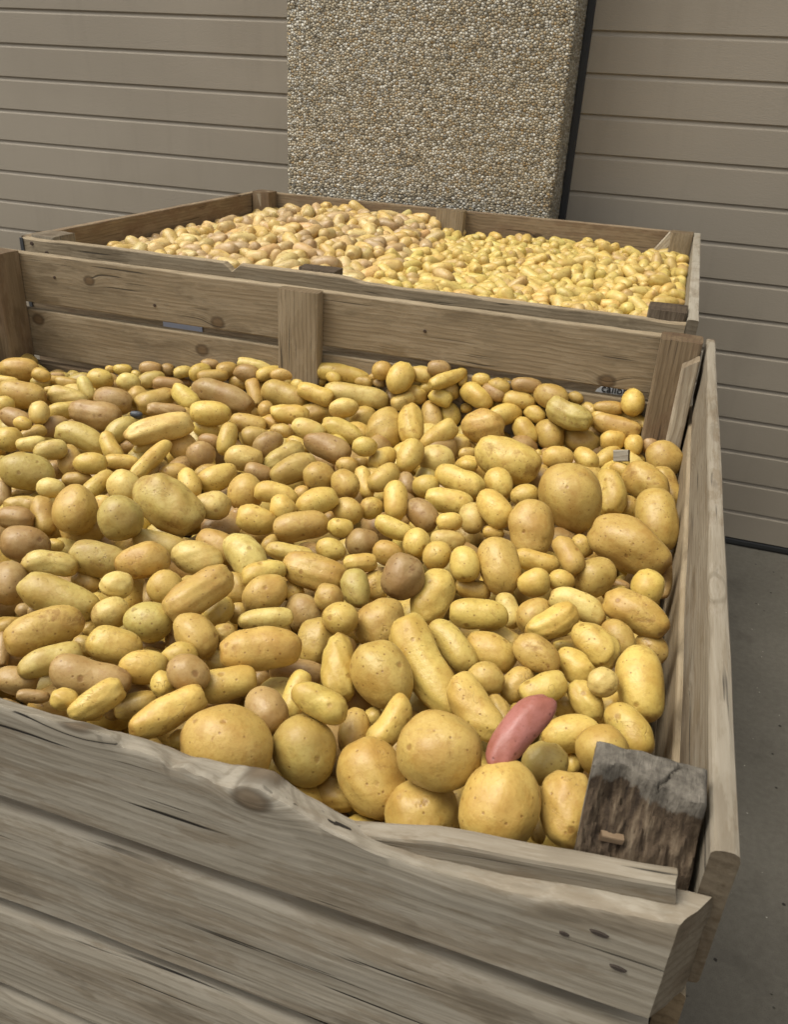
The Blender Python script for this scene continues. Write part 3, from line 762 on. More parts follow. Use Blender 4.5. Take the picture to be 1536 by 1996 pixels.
FRONT = [
5858,-10754,-476,9906,295,-1335,3046,2731,24,2,857,1464,6354,-11024,-547,1032,9019,4194,3015,2525,24,2,975,1572,4363,-11070,-705,8967,4371,-690,3277,3114,24,2,444,1460,5361,-10717,-953,7479,-5559,-3629,2945,2464,24,1,725,1517,4817,-10729,-868,6216,-5376,-5697,2735,2445,16,1,594,1464,5383,-9350,-908,7045,-5917,-3919,5181,1992,1,1,834,1301,6022,-4321,-1391,3557,-6233,-6964,4875,4345,24,2,1112,971,
6779,-10813,-612,1876,-8859,-4243,2593,1764,24,2,1107,1577,6897,-5692,-1227,9329,-3198,-1659,5057,3053,24,2,1225,1062,5090,-9708,-839,7236,-5652,-3962,3147,2433,24,1,747,1320,5830,-10950,-947,2763,-7775,-5650,2870,2493,24,1,825,1596,4022,-9902,-722,8681,4961,159,3424,1873,24,2,506,1266,1373,-7212,-1128,9151,-1792,-3612,4665,2995,18,1,327,983,
6381,-10711,-156,4122,8193,3987,3162,1186,41,3,1014,1426,7177,-8927,-839,2647,-8541,-4477,3237,1926,0,2,1249,1330,2245,-10437,-658,5885,8037,877,3295,1740,26,2,85,1228,6957,-9976,-792,7895,-4894,-3704,2004,1946,24,1,1175,1467,3750,-10866,-726,5647,8082,1674,2969,1329,0,1,331,1388,3115,-9398,-690,4277,8628,2696,3555,1764,24,2,384,1157,5919,-9775,-857,7530,-5597,-3460,3052,1539,1,1,928,1381,
4843,-2969,-1554,9762,-1501,-1563,5357,3360,2,2,988,895,1827,-9766,-835,9422,1843,-2797,3764,1785,16,1,113,1163,2934,-10743,-738,9299,3024,-2094,3139,1555,32,1,176,1321,5673,-5485,-1372,2894,-7941,-5345,3806,2892,24,1,1036,1030,7057,-7634,-960,9615,-2496,-1146,3279,1898,26,2,1237,1194,5019,-7909,-1141,1009,8839,4567,3391,2145,0,1,843,1165,5538,-6948,-1171,3808,-7917,-4777,3454,2317,24,1,973,1104,
4742,-8768,-978,1537,8883,4327,2758,2328,24,1,743,1213,3733,-8050,-1070,9816,913,-1678,3607,2029,24,1,614,1116,671,-8065,-951,2209,-6794,-6997,2929,2550,24,1,144,993,7235,-4187,-1528,2595,-8017,-5384,4645,2826,24,1,1282,1012,4855,-10539,-532,9745,-500,-2186,2241,1307,0,2,623,1369,1258,-8010,-949,6839,-2769,-6750,2712,2434,16,2,233,1008,2749,-9680,-924,9242,3519,-1481,2326,1854,16,1,289,1211,
4664,-9679,-869,3424,-8152,-4670,3018,1373,0,1,659,1298,3936,-10309,-816,7606,6436,853,2610,1365,0,1,444,1333,4709,-8005,-892,712,7335,6760,2362,2164,48,2,785,1122,5604,-8363,-906,9772,2111,234,2868,1544,0,2,932,1197,-840,-7104,-1163,8922,4205,-1647,3479,2498,16,1,53,920,6746,-8439,-897,8376,-4800,-2607,2573,1613,0,2,1161,1257,7141,-9523,-887,6848,-6567,-3160,2296,1457,0,1,1228,1423,
2059,-8751,-937,7584,6508,367,2661,1869,24,1,277,1093,6559,-10394,-663,9047,3491,2442,1687,1469,18,2,1061,1488,2796,-10241,-801,9434,2463,-2222,2378,1540,0,1,223,1258,5335,-10227,-830,2660,8815,3900,2404,1247,1,1,762,1408,-452,-4613,-1379,6816,7241,1054,5180,2099,8,1,311,836,6268,-8858,-847,9189,-3304,-2156,2192,1560,26,2,1048,1274,3365,-9857,-795,8503,-3376,-4037,2280,1671,24,1,381,1239,
5832,-8791,-1004,9578,-2161,-1894,2470,1751,0,1,956,1271,3041,-6899,-1212,8385,5393,779,3427,1810,24,1,586,1024,3497,-8771,-978,6239,7533,2080,2446,1818,24,1,516,1159,5497,-8926,-930,7821,-5128,-3542,2899,1390,0,1,882,1258,1570,-8830,-992,9299,3110,-1966,2922,1759,16,1,192,1090,4383,-10516,-786,7655,-4979,-4075,1998,1563,32,1,517,1385,6595,-6493,-1299,5435,7380,4000,2605,2183,26,1,1161,1123,
6695,-9743,-900,9330,3219,1608,2297,1467,0,1,1112,1432,3180,-10991,-700,4515,8727,1857,2228,1068,0,1,188,1366,3708,-10514,-626,9272,2772,-2521,1723,1505,32,2,368,1312,518,-8732,-1102,8697,4694,-1523,2558,2093,32,0,48,1061,2478,-8349,-1028,9643,1574,-2127,2786,1797,8,1,385,1088,6309,-8183,-928,7373,6037,3032,2728,1393,1,2,1077,1213,-1150,-1406,-1954,9736,222,-2273,6459,2521,32,0,434,772,
3213,-10432,-773,8752,4765,-834,1944,1403,0,1,278,1301,4057,-1211,-1765,9951,-66,-985,3972,3221,26,2,941,832,4250,-9196,-1059,2050,-8601,-4671,2282,1774,24,0,617,1251,2512,-10695,-723,6337,7714,581,2361,1217,16,1,98,1288,7024,-2545,-1725,8962,-3975,-1969,3997,2732,26,1,1260,942,2310,-1573,-1985,1361,-7639,-6308,4397,3275,24,0,750,836,4377,-4206,-1500,9686,-1574,-1925,3986,2048,0,1,895,938,
-1990,-4213,-1522,9362,3059,-1733,4154,2407,32,1,183,807,5489,-491,-1535,9620,-2280,-1500,4496,2533,18,2,1109,809,6517,-7687,-988,9821,-1576,-1031,2858,1415,9,2,1130,1181,1271,-394,-1868,9793,1851,-820,6802,2339,8,0,693,771,1261,-9202,-926,8776,4557,-1486,2662,1365,9,1,97,1100,5109,-5154,-1362,7546,-5487,-3599,3120,2031,0,1,964,992,2901,-8065,-1062,8338,-3773,-4030,2904,1826,10,1,478,1085,
1044,-9555,-1003,5106,-6986,-5012,2278,1891,32,0,18,1137,5073,-10350,-908,1743,-8788,-4442,1845,1246,24,0,690,1426,6531,-3304,-1633,2889,-7751,-5620,3861,2046,1,1,1192,958,6599,-8705,-985,8690,-4313,-2425,1950,1376,0,1,1120,1296,6395,-9230,-922,7992,5418,2602,2086,1273,0,1,1060,1342,7257,-1333,-1750,9208,-2811,-2705,3328,2938,24,2,1296,895,2065,-3714,-1584,9823,191,-1865,3765,2130,32,1,639,873,
6764,-9177,-978,7012,-6311,-3318,1855,1229,0,1,1143,1366,1778,-5966,-1434,1497,-6823,-7156,2608,2383,24,0,478,960,4446,-9090,-807,9674,1168,-2247,1687,1475,0,2,664,1206,3882,-8673,-1155,7075,-3780,-5971,2068,1831,32,0,592,1194,-3929,-3695,-1650,9110,3775,-1659,4183,2501,24,0,42,769,5161,-7069,-1164,4018,-7797,-4802,2185,1749,0,1,906,1100,2378,-6793,-1335,9570,2653,-1172,2586,1754,0,0,500,1014,
1929,-4706,-1585,6663,7193,1966,3722,2046,16,0,573,916,-1530,-5134,-1534,9565,1137,-2686,4172,1848,17,0,160,854,4268,-8222,-1043,5344,-7067,-4636,2125,1490,18,1,693,1148,2370,-9720,-907,6921,7191,620,1770,1415,10,1,215,1195,3734,-9208,-925,8672,4974,230,2504,1001,8,1,519,1206,4394,-4795,-1575,9928,974,-690,3540,1819,0,0,876,979,6261,-6518,-1082,6078,-6885,-3957,2615,1479,24,2,1109,1082,
-152,-658,-2030,9804,234,-1955,5048,2676,24,0,555,772,2911,-6117,-1289,6906,6955,1984,2924,1823,0,1,617,980,7185,-6607,-1237,1423,-8538,-5008,2199,1831,0,1,1263,1145,1158,-5619,-1476,5487,8065,2205,2872,1900,0,0,425,930,2817,-1596,-1815,3423,-6947,-6326,4237,2351,2,1,802,829,4173,-5443,-1506,8338,-4314,-3446,2794,1799,34,0,822,1002,4225,-9612,-1117,9657,2393,-1007,2455,1360,32,-1,576,1310,
2445,-8921,-1076,9150,2419,-3230,1940,1783,24,0,324,1145,5891,-9301,-914,9942,-412,-992,1641,1377,24,1,945,1323,1757,-6829,-1246,9204,3822,-828,2409,1827,8,1,412,986,2295,-10869,-870,9054,3612,-2231,1690,1113,32,0,32,1327,6155,-9101,-1058,4000,8199,4096,1870,1342,24,0,1008,1336,-428,-3116,-1616,9189,3880,-707,3440,2162,0,1,409,806,3798,-5474,-1364,2910,-7703,-5675,3013,1677,0,1,771,976,
5970,-7138,-1173,9694,2150,1187,1783,1666,0,1,1041,1137,3291,-10646,-991,7287,6835,439,1852,1111,24,-1,270,1376,3688,-2941,-1797,9934,403,-1073,3111,2605,8,0,851,897,2508,-5079,-1426,9516,2814,-1233,2501,2174,24,1,623,929,5880,-6254,-1400,9981,-110,-599,2836,1315,0,0,1046,1094,2148,-300,-1418,1717,7875,5920,3385,2641,0,1,780,738,324,-6653,-1347,6801,-2742,-6800,2458,2129,8,0,242,949,
147,-5764,-1338,1524,9247,3487,4132,1261,0,1,293,897,102,-7953,-1207,5698,-5923,-5696,2586,1460,24,0,83,1005,6950,-7980,-1072,5999,-7064,-3756,1982,1479,24,1,1206,1244,3812,-6788,-1335,8414,5274,1176,2063,1746,32,0,706,1058,2257,-9458,-775,8970,4229,-1287,1556,1276,8,2,226,1140,4796,-6949,-1196,5569,6542,5118,1794,1613,0,1,851,1082,1045,-4639,-1593,9284,3657,-665,2915,1978,8,0,475,894,
3344,-3367,-1626,911,8248,5580,2988,1933,0,1,799,889,5206,-490,-1986,3513,-7151,-6044,3292,2580,26,1,1073,848,2956,-5209,-1400,8004,-4595,-3850,2335,1874,26,1,673,943,1630,-7821,-1331,9525,2294,-2002,3271,1515,16,-1,311,1062,6867,-9154,-764,9702,1711,1714,1211,1211,8,2,1175,1330,1739,-2275,-1877,9832,21,-1825,3861,1933,0,0,667,841,6362,-301,-1671,9909,-1153,-688,4563,1926,26,1,1203,831,
3261,-8339,-1023,7883,6078,956,2372,1246,0,1,513,1116,840,-60,-1579,9783,1889,-849,5694,1890,0,-1,667,728,-2582,-2893,-1803,9303,3366,-1456,3452,2456,32,0,221,781,-5561,-1944,-1917,8653,4899,-1065,3817,2350,24,0,36,720,3416,-1900,-1802,4953,8007,3371,3786,1992,0,1,854,850,5086,-10741,-1205,9841,-211,-1763,1734,1208,24,-1,655,1549,3161,-9122,-1055,3668,8789,3051,1736,1334,0,0,425,1192,
3341,-4654,-1466,4119,8385,3568,2706,1719,0,1,747,932,432,-4873,-1565,3079,-6033,-7357,2287,2132,32,0,391,888,6096,-7741,-1197,5342,7532,3838,2085,1725,24,0,1044,1201,4921,-3894,-1563,6344,-6373,-4374,2470,1983,0,1,973,942,4471,-6698,-1226,2516,-6532,-7142,1784,1630,0,1,812,1057,3260,-5885,-1447,9837,249,-1784,2128,1813,24,0,677,996,597,-7875,-1323,6501,7555,809,2740,2005,24,0,161,1031,
7283,-7761,-1256,8385,-4922,-2338,1754,1437,24,0,1269,1264,4442,-10079,-940,-547,8993,4340,2201,1010,0,0,576,1353,656,-2161,-1771,9401,3373,-487,3522,1867,0,1,564,807,5785,-349,-2055,9995,257,-200,3366,2103,24,0,1134,860,4127,-8616,-953,9584,2606,-1164,1506,1431,24,1,640,1166,-60,-8227,-1151,9017,3840,-1986,2144,1357,32,0,29,1011,4008,-6149,-1412,9830,-392,-1792,2654,1257,0,0,768,1030,
-1974,-2454,-1845,5421,8213,1778,3786,2210,24,0,303,781,4812,-5134,-1586,3942,-7531,-5267,2282,1758,8,0,921,1011,3687,-234,-1545,8759,-3993,-2707,3560,2074,0,0,929,772,2383,-7761,-1219,9524,-617,-2985,2695,1833,24,0,425,1066,1539,-4257,-1639,4976,8225,2755,3614,1893,16,0,553,892,2301,-6074,-1301,9680,2154,-1285,2955,1413,1,1,538,962,-433,-6361,-1267,8851,4512,-1142,2222,1514,0,1,174,904,
6833,-191,-1643,8447,-4825,-2315,5591,1372,0,-1,1256,832,545,-746,-1843,9821,14,-1881,3706,1846,0,1,614,768,5543,-1966,-1794,9882,1499,302,2620,1983,0,1,1088,892,1199,-4121,-1536,5608,7938,2353,2566,2036,32,1,522,867,5300,-7090,-1452,9915,1267,-292,2075,1210,24,-1,923,1148,5092,-141,-1363,9732,-1849,-1368,3279,2306,24,1,1076,773,-245,-4331,-1733,7753,-3727,-5099,3277,2204,24,0,354,869,
4079,-7586,-1120,8903,4502,676,1938,1043,0,1,702,1097,4184,-6935,-1318,9870,61,-1606,1895,1526,24,0,755,1078,4731,-549,-1958,6204,-6198,-4806,3025,1971,0,0,1023,839,3562,-7188,-1287,9819,1315,-1363,1792,1338,0,0,645,1072,6568,-147,-1238,991,-7276,-6788,2635,2047,0,1,1235,785,-1116,-6328,-1201,6797,7321,447,2309,1410,8,1,97,878,-1333,-4408,-1621,3607,8982,2512,2979,1860,16,0,236,838,
1300,-1106,-1897,8306,5475,1022,2851,1965,8,1,670,795,-1447,-2276,-1757,8522,-2532,-4578,3390,1923,0,1,360,775,3388,-10164,-803,7930,6086,263,1572,1288,0,1,349,1280,5798,-7654,-1256,5212,-7346,-4344,2003,1249,8,0,991,1189,3101,-263,-1282,6895,6863,2313,4049,1441,0,0,873,738,1212,-2601,-1838,9811,259,-1918,3131,1913,8,0,599,839,1481,-8968,-1217,9481,875,-3056,1640,1201,24,-1,167,1134,
2945,-11071,-702,9170,3417,-2057,1026,870,0,1,125,1364,3174,-7507,-1249,9697,2105,-1243,2820,1085,0,0,564,1078,2955,-8402,-1262,7510,-4933,-4389,1867,1379,24,-1,459,1147,-2370,-5786,-1456,8281,5044,-2446,2190,1957,0,0,15,856,5366,-4225,-1523,9251,3577,1273,2077,1698,0,1,1023,965,2608,-6506,-1249,6888,-3402,-6402,1786,1643,0,1,551,990,3486,-10565,-762,6865,-5676,-4545,1121,950,0,1,316,1333,
2907,-3422,-1739,4004,8446,3554,2591,1829,0,0,746,895,3909,-4319,-1632,9687,2479,-93,2063,1794,0,0,831,948,4828,-9656,-1231,9338,3574,182,1467,1334,32,-2,693,1367,-37,-6712,-1349,2095,9267,3121,2608,1262,0,0,192,943,6978,-8956,-1195,1491,8739,4627,1830,1136,0,-1,1189,1385,4479,-96,-1552,9940,1078,-204,3152,1948,0,0,1011,781,-32,-2463,-1974,9580,2635,-1130,3332,1787,24,-1,484,826,
6001,-1755,-1819,6933,-6278,-3538,2434,1789,0,1,1143,895,6250,-6921,-1199,9978,657,26,1486,1215,0,1,1095,1132,321,-3862,-1687,-1559,7923,5898,2877,1445,0,0,442,856,-2553,-4594,-1742,4918,8565,1564,2815,1890,32,-1,103,835,949,-6058,-1423,5728,-5866,-5725,2379,1468,0,0,368,942,2892,-433,-2041,4032,-6685,-6249,3581,1992,26,0,843,813,2669,-3648,-1472,9578,2862,-280,2058,1627,0,2,711,870,
-3337,-3214,-1764,9468,2489,-2041,3623,1831,8,0,132,775,4735,-6202,-1406,9733,2297,41,2174,1323,8,0,872,1055,6584,-9068,-1182,9673,2034,1517,1203,1069,24,-1,1099,1376,-973,-6116,-1422,5897,-5284,-6107,2519,1701,24,0,136,898,4596,-5561,-1483,8649,4789,1502,1816,1302,0,0,876,1018,3502,-5604,-1482,5740,7651,2917,1775,1475,2,0,724,990,3510,-6757,-1210,9529,3009,-369,1626,1200,0,1,664,1028,
-3728,-1751,-1894,9296,3392,-1440,2608,2061,0,0,195,738,-226,-7399,-1142,8746,4668,-1311,1741,1268,8,1,98,951,602,-794,-2228,7956,5948,1149,3483,2160,24,-1,617,806,4282,-7623,-1355,4258,-5957,-6810,1695,1518,24,-1,731,1143,-331,-5788,-1455,8943,4350,-1044,2442,1146,0,0,237,901,-301,-231,-1719,8371,5436,606,3412,1544,24,0,560,730,4300,-373,-1777,8004,5625,2073,3248,1937,0,0,985,809,
6351,-583,-1850,8908,4114,1931,2446,1798,0,1,1196,858,4585,-6,-1263,9858,1675,117,2992,1567,32,-1,1027,752,6315,-1009,-2029,6477,6791,3455,2762,1605,0,0,1184,892,-2650,-4749,-1438,3584,-6815,-6381,2012,1634,8,1,76,806,-898,-5278,-1517,7321,-3851,-5619,2674,1343,1,0,215,872,1547,-669,-2190,8156,5646,1265,2692,2139,0,-1,708,813,-1463,-2917,-1800,9065,4142,-821,3441,1230,32,0,322,800,
7365,-2201,-1886,4789,-7466,-4618,3745,1820,24,0,1301,951,5853,-8273,-1157,9548,-2283,-1903,2193,1045,0,0,979,1239,-834,-680,-2068,5239,-5566,-6448,3404,1537,24,0,495,766,-3067,-4845,-1569,9513,707,-3001,2821,1694,32,0,29,816,3050,-4652,-1598,5106,-6610,-5498,2663,1226,0,0,711,940,2577,-11010,-829,8824,4358,-1774,1271,539,32,0,63,1356,1384,-4829,-1691,9724,1675,-1623,2086,1374,32,-1,503,921,
-2782,-3946,-1677,6708,7392,601,3030,1628,0,0,129,800,6152,-126,-1415,9933,1108,337,2771,1328,24,0,1187,795,-1211,-273,-1828,9611,2541,-1080,2787,1818,32,0,481,728,-571,-6501,-1490,8343,5471,-683,2113,1159,24,-1,149,936,3002,-339,-1653,9937,141,-1114,2406,1599,0,1,859,775,3196,-217,-2017,6526,-5645,-5054,2454,2004,0,0,878,809,3521,-9633,-885,8870,4582,-574,1166,1029,26,1,437,1236,
6813,-3212,-1885,9804,1308,1472,1721,1721,24,-1,1224,989,-489,-7615,-1356,8678,4758,-1433,2328,1247,24,-1,47,986,-2996,-1852,-1808,8960,4357,-856,2270,1724,8,1,249,744,6727,-626,-1853,2394,-7499,-6167,2044,1565,0,1,1237,867,-1922,-5806,-1453,7462,6656,-136,2163,1184,8,0,60,866,7399,-5750,-1580,619,-8508,-5218,2478,923,32,-1,1296,1131,1917,-8688,-1347,3497,-6254,-6975,1398,1226,32,-2,268,1145,
6092,-9600,-998,5447,-7323,-4087,1638,1010,24,0,973,1391,4843,-235,-1717,9776,-1592,-1376,2154,1561,0,1,1044,807,392,-5571,-1574,8670,4968,-381,2103,1438,24,-1,338,921,2852,-52,-1170,9730,2308,-98,2393,1605,32,-1,856,718,2289,-423,-1803,6068,7504,2621,2670,1470,8,0,787,781,634,-3475,-1733,8909,4541,-80,2413,1651,24,0,497,851,6341,-5471,-1493,7665,-4277,-4792,1553,1354,24,0,1134,1065,
-3300,-615,-2196,7020,7073,836,2909,1863,16,-1,296,741,3540,-9843,-1036,9565,-451,-2882,1093,878,8,0,419,1289,1715,-95,-1374,9621,2717,-228,2148,1849,24,0,746,722,2334,-10067,-1062,9420,88,-3354,1275,826,24,-1,167,1260,-1885,-500,-1930,8070,5889,437,3147,1413,24,0,415,734,-3535,-2449,-1856,6610,-3945,-6383,2730,1310,8,0,167,757,1883,-10516,-1012,8338,5353,-1345,1195,927,32,-1,18,1283,
6615,-10722,-983,2082,-8859,-4146,875,531,24,-1,1049,1619,-2848,-689,-2187,9076,4129,-765,3199,1589,32,-1,328,749,2521,-29,-1348,9821,-934,-1636,2260,1624,8,-1,824,730,-1036,-7391,-1398,4682,-6640,-5830,2065,1091,32,-1,4,962,3528,-4062,-1783,4243,-7089,-5634,2110,1388,32,-1,793,943,4067,-49,-1361,9780,-1472,-1477,2184,1725,24,0,973,754,2525,-4049,-1664,9754,2035,-849,1699,1294,24,0,676,907,
-539,-3088,-1942,9717,887,-2191,2485,1551,0,-1,401,836,1879,-10571,-877,5288,-7059,-4712,1579,587,32,0,3,1266,5363,-2582,-1960,5612,7459,3588,2247,1482,0,-1,1052,933,-2407,-2401,-1872,3252,-5951,-7349,2340,2005,24,0,268,775,5158,-5337,-1630,9799,1983,203,1518,910,0,-1,962,1039,3808,-10884,-964,8776,4688,-1004,702,702,0,-1,346,1441,855,-2920,-1800,9778,1429,-1531,1992,1363,24,0,548,841,
2443,-145,-1727,9836,-740,-1648,2571,1841,0,0,810,768,2741,-9651,-1232,8759,4764,-764,1295,574,32,-2,296,1260,3249,-8877,-1205,8913,4511,-462,1223,1070,24,-1,465,1195,3168,-10510,-1010,7833,6217,0,1263,884,32,-1,264,1353,-731,-193,-1778,6783,7181,1557,2886,1497,0,-1,525,728,1490,-10097,-1058,5665,8201,803,1273,847,24,-1,15,1222,-2292,-326,-1960,4570,8598,2280,2472,1914,0,-1,390,727,
-250,-1338,-2109,2885,-6091,-7387,1790,1620,24,-1,517,798,-2557,-5078,-1661,4808,8635,1521,2238,1097,24,-1,62,845,2169,-9811,-1093,8283,5450,-1298,856,856,24,-1,173,1228,-4408,-1946,-2036,9218,3563,-1528,2342,1279,24,-1,129,747,-3517,-320,-2046,9027,4231,-776,2458,1465,32,-1,293,718,6756,-9849,-1088,1852,-8784,-4406,802,600,0,-1,1117,1488,-4787,-2201,-1846,9462,2512,-2041,1934,1324,0,0,79,731,
-1131,-51,-1716,9715,2011,-1252,3711,1325,8,-1,497,713,3980,-140,-1453,9140,-3323,-2327,2424,1437,32,0,962,765,-1743,-147,-1879,7360,6696,998,2405,1751,24,-1,442,722,631,-8419,-1260,8341,5439,-920,1040,866,0,-1,105,1063,-41,-3807,-1813,9490,2891,-1261,1912,1264,32,-1,409,860,-2496,-5304,-1393,9495,1706,-2635,1435,1046,0,1,43,825,3517,-8161,-1291,9580,-954,-2705,1330,981,0,-1,570,1151,
3692,8,-1286,9797,2006,7,1738,1303,0,0,938,740,3920,-9700,-1226,9037,4263,-409,822,822,32,-2,509,1323,7008,-496,-1851,5514,-6975,-4576,2137,1623,34,0,1269,867,2753,-7150,-1412,2125,8975,3866,1339,1011,24,-1,528,1061,294,-135,-1784,9647,2536,-709,2166,1232,0,0,616,741,3093,-94,-1562,9368,-907,-3378,2295,2053,24,0,875,760,-1004,-7051,-1544,8177,5691,-866,1955,716,24,-2,47,962,
]
EXTRA = [
-1211,-6148,-1599,8259,5593,-711,1543,1321,32,-1,110,916,-1122,-4522,-1847,8490,5264,-456,1484,1112,32,-2,252,872,-696,-4730,-1702,4804,8512,2115,1865,962,0,-1,280,873,4222,-2915,-1800,9922,1158,-469,1477,984,0,0,913,907,-2823,-155,-2073,7139,6943,910,1966,1235,8,-1,356,725,4048,-2247,-1880,9094,4019,1066,1557,980,24,0,912,883,29,-5627,-1622,5013,8399,2078,2616,1669,24,-1,293,921,
6591,-1625,-1955,9421,-2956,-1585,1818,1151,0,0,1211,916,1398,-9777,-1097,8322,5417,-1180,810,661,32,-1,47,1189,3053,-10676,-1109,8709,4805,-1030,751,625,32,-2,220,1388,-1449,-144,-2100,9590,2608,-1107,2256,1435,24,-1,468,746,-3800,-4287,-1636,7626,6413,-843,1624,1519,0,0,7,790,3805,-1309,-2113,9332,-2705,-2365,2019,964,24,-1,909,866,1281,-3194,-1887,9501,-1455,-2758,1998,1411,0,-1,579,869,
5087,-9913,-1108,9386,3437,298,763,763,0,-1,728,1397,6465,-8012,-1309,9972,727,177,1214,683,0,-1,1102,1263,-4313,-218,-2238,8947,4385,-843,2011,1198,0,-1,239,722,6814,-636,-2112,9999,-107,-30,1493,1032,0,0,1241,895,5520,2,-1354,9697,-2051,-1324,1423,1069,24,-1,1123,775,1330,-100,-1666,9812,1755,-798,1826,1059,24,-1,709,744,6560,-10339,-1029,2083,-8793,-4284,1048,676,0,-1,1051,1549,
2223,-8888,-1207,4504,-7535,-4789,1561,789,32,-1,293,1154,2563,-3466,-1854,9780,1928,-801,1356,983,24,-1,705,902,-3259,-89,-2106,8956,4114,-1689,1480,1314,32,-2,325,721,721,-249,-1621,9400,-2202,-2607,1665,1151,0,0,649,735,5790,-32,-1536,7826,-5526,-2868,1960,1264,24,-1,1148,798,2334,-5322,-1631,9097,4153,12,1189,1189,24,-1,588,962,2907,-9561,-1123,4407,-7624,-4738,1245,573,32,-1,334,1239,
288,-2160,-2011,9785,464,-2011,1706,1253,24,-1,529,825,5975,-92,-1949,8975,-3857,-2138,1752,1131,24,-1,1159,844,-2198,-41,-1844,8684,4958,-89,1932,1127,32,-2,410,711,6902,-6205,-1525,9974,-664,-267,1078,682,32,-1,1211,1143,766,-5276,-1637,6957,7070,1270,1807,1347,24,-1,403,923,1828,-6310,-1633,8847,4650,-316,1016,1016,32,-2,462,1006,-4894,-2134,-2040,9163,3678,-1585,1869,1155,16,-1,78,746,
-5329,-2569,-1962,9093,3816,-1657,2155,1195,0,-1,12,744,281,-7079,-1421,8216,5633,-875,1182,1182,0,-1,199,983,6847,-6435,-1498,9014,3770,2130,1436,704,0,-1,1199,1156,2691,-20,-1586,6874,6892,2290,2181,1334,0,-1,838,754,-12,-238,-1929,4755,7232,5008,1854,1854,0,0,585,753,-3871,-3340,-1884,8706,4792,-1111,2393,1618,24,-1,78,782,3693,-10226,-1163,8969,4384,-580,777,388,32,-2,407,1370,
3466,-59,-1884,9469,3174,523,1181,884,0,-1,909,795,1627,-32,-1671,9834,1649,-761,1213,907,32,-1,739,747,1903,-58,-1888,2727,-6939,-6665,1971,1149,32,-1,762,772,141,-54,-1654,7766,6191,1167,1566,927,8,-1,605,725,4994,-10581,-1123,9296,3685,10,704,704,32,-2,649,1499,-4748,-1891,-2058,8136,5796,-464,1693,1075,0,-1,105,743,5148,-1370,-2106,2129,-7589,-6154,1485,670,0,-1,1049,892,
-560,-1254,-2268,8884,4591,-55,1344,1135,0,-2,494,806,-1220,-2647,-1952,3108,-5995,-7376,1409,1249,0,-1,362,810,2097,-9974,-1073,8499,5159,-1070,986,561,32,-1,138,1239,-1942,-3135,-1894,9341,3271,-1427,1052,683,56,-1,265,809,6204,-9325,-1151,2228,-7398,-6349,658,591,0,-1,1007,1385,2982,-5810,-1693,2771,-6343,-7217,1251,1030,24,-2,643,1015,-2853,-108,-2329,9730,775,-2176,1721,984,32,-2,357,746,
3318,5,-1283,2408,-6874,-6852,1928,932,0,0,901,734,-3674,-1497,-2137,8354,5485,-357,2784,1390,24,-1,217,754,1655,-9831,-994,7866,6144,-617,1154,576,32,0,79,1189,-4938,-1588,-2079,8138,5795,-446,1569,877,32,-1,110,734,-4597,-284,-2242,8324,5532,-317,1067,833,0,-1,214,720,4057,42,-1711,9530,2969,599,1171,730,0,-1,970,785,-3835,-408,-2221,9691,977,-2264,1183,916,0,-1,265,731,
-4267,-2556,-1963,8137,5791,-495,1326,646,8,-1,100,760,6157,-87,-1545,8268,5133,2299,3260,1392,0,-1,1186,807,3115,-11022,-839,8982,4108,-1561,1003,410,24,0,173,1394,5506,-99,-2014,9991,331,-248,1427,1198,0,-1,1109,842,1481,4,-1579,9217,3868,280,908,757,24,-1,727,735,2369,4,-1551,9333,3570,382,1792,894,0,-1,809,746,4175,100,-1299,9766,-1571,-1467,1173,866,0,-1,988,746,
5288,-2266,-1998,7649,5886,2616,1828,1263,24,-1,1049,921,4489,-4118,-1803,8642,-3997,-3055,1884,1243,0,-1,909,971,4124,-2067,-2022,2447,-7519,-6122,1138,654,0,-1,923,892,-174,-105,-1832,6131,7633,2036,3109,1400,0,-1,576,738,-665,-128,-2065,9363,3475,-505,2845,945,0,-1,533,753,3850,-107,-1697,9076,4055,1084,1818,1162,0,0,947,785,-3092,-4410,-1861,8127,5791,-639,1036,775,32,-2,67,831,
4783,43,-1411,7318,6339,2501,1236,572,0,-1,1046,768,-1897,-4021,-1791,5285,8327,1652,1180,826,0,-1,209,831,
]
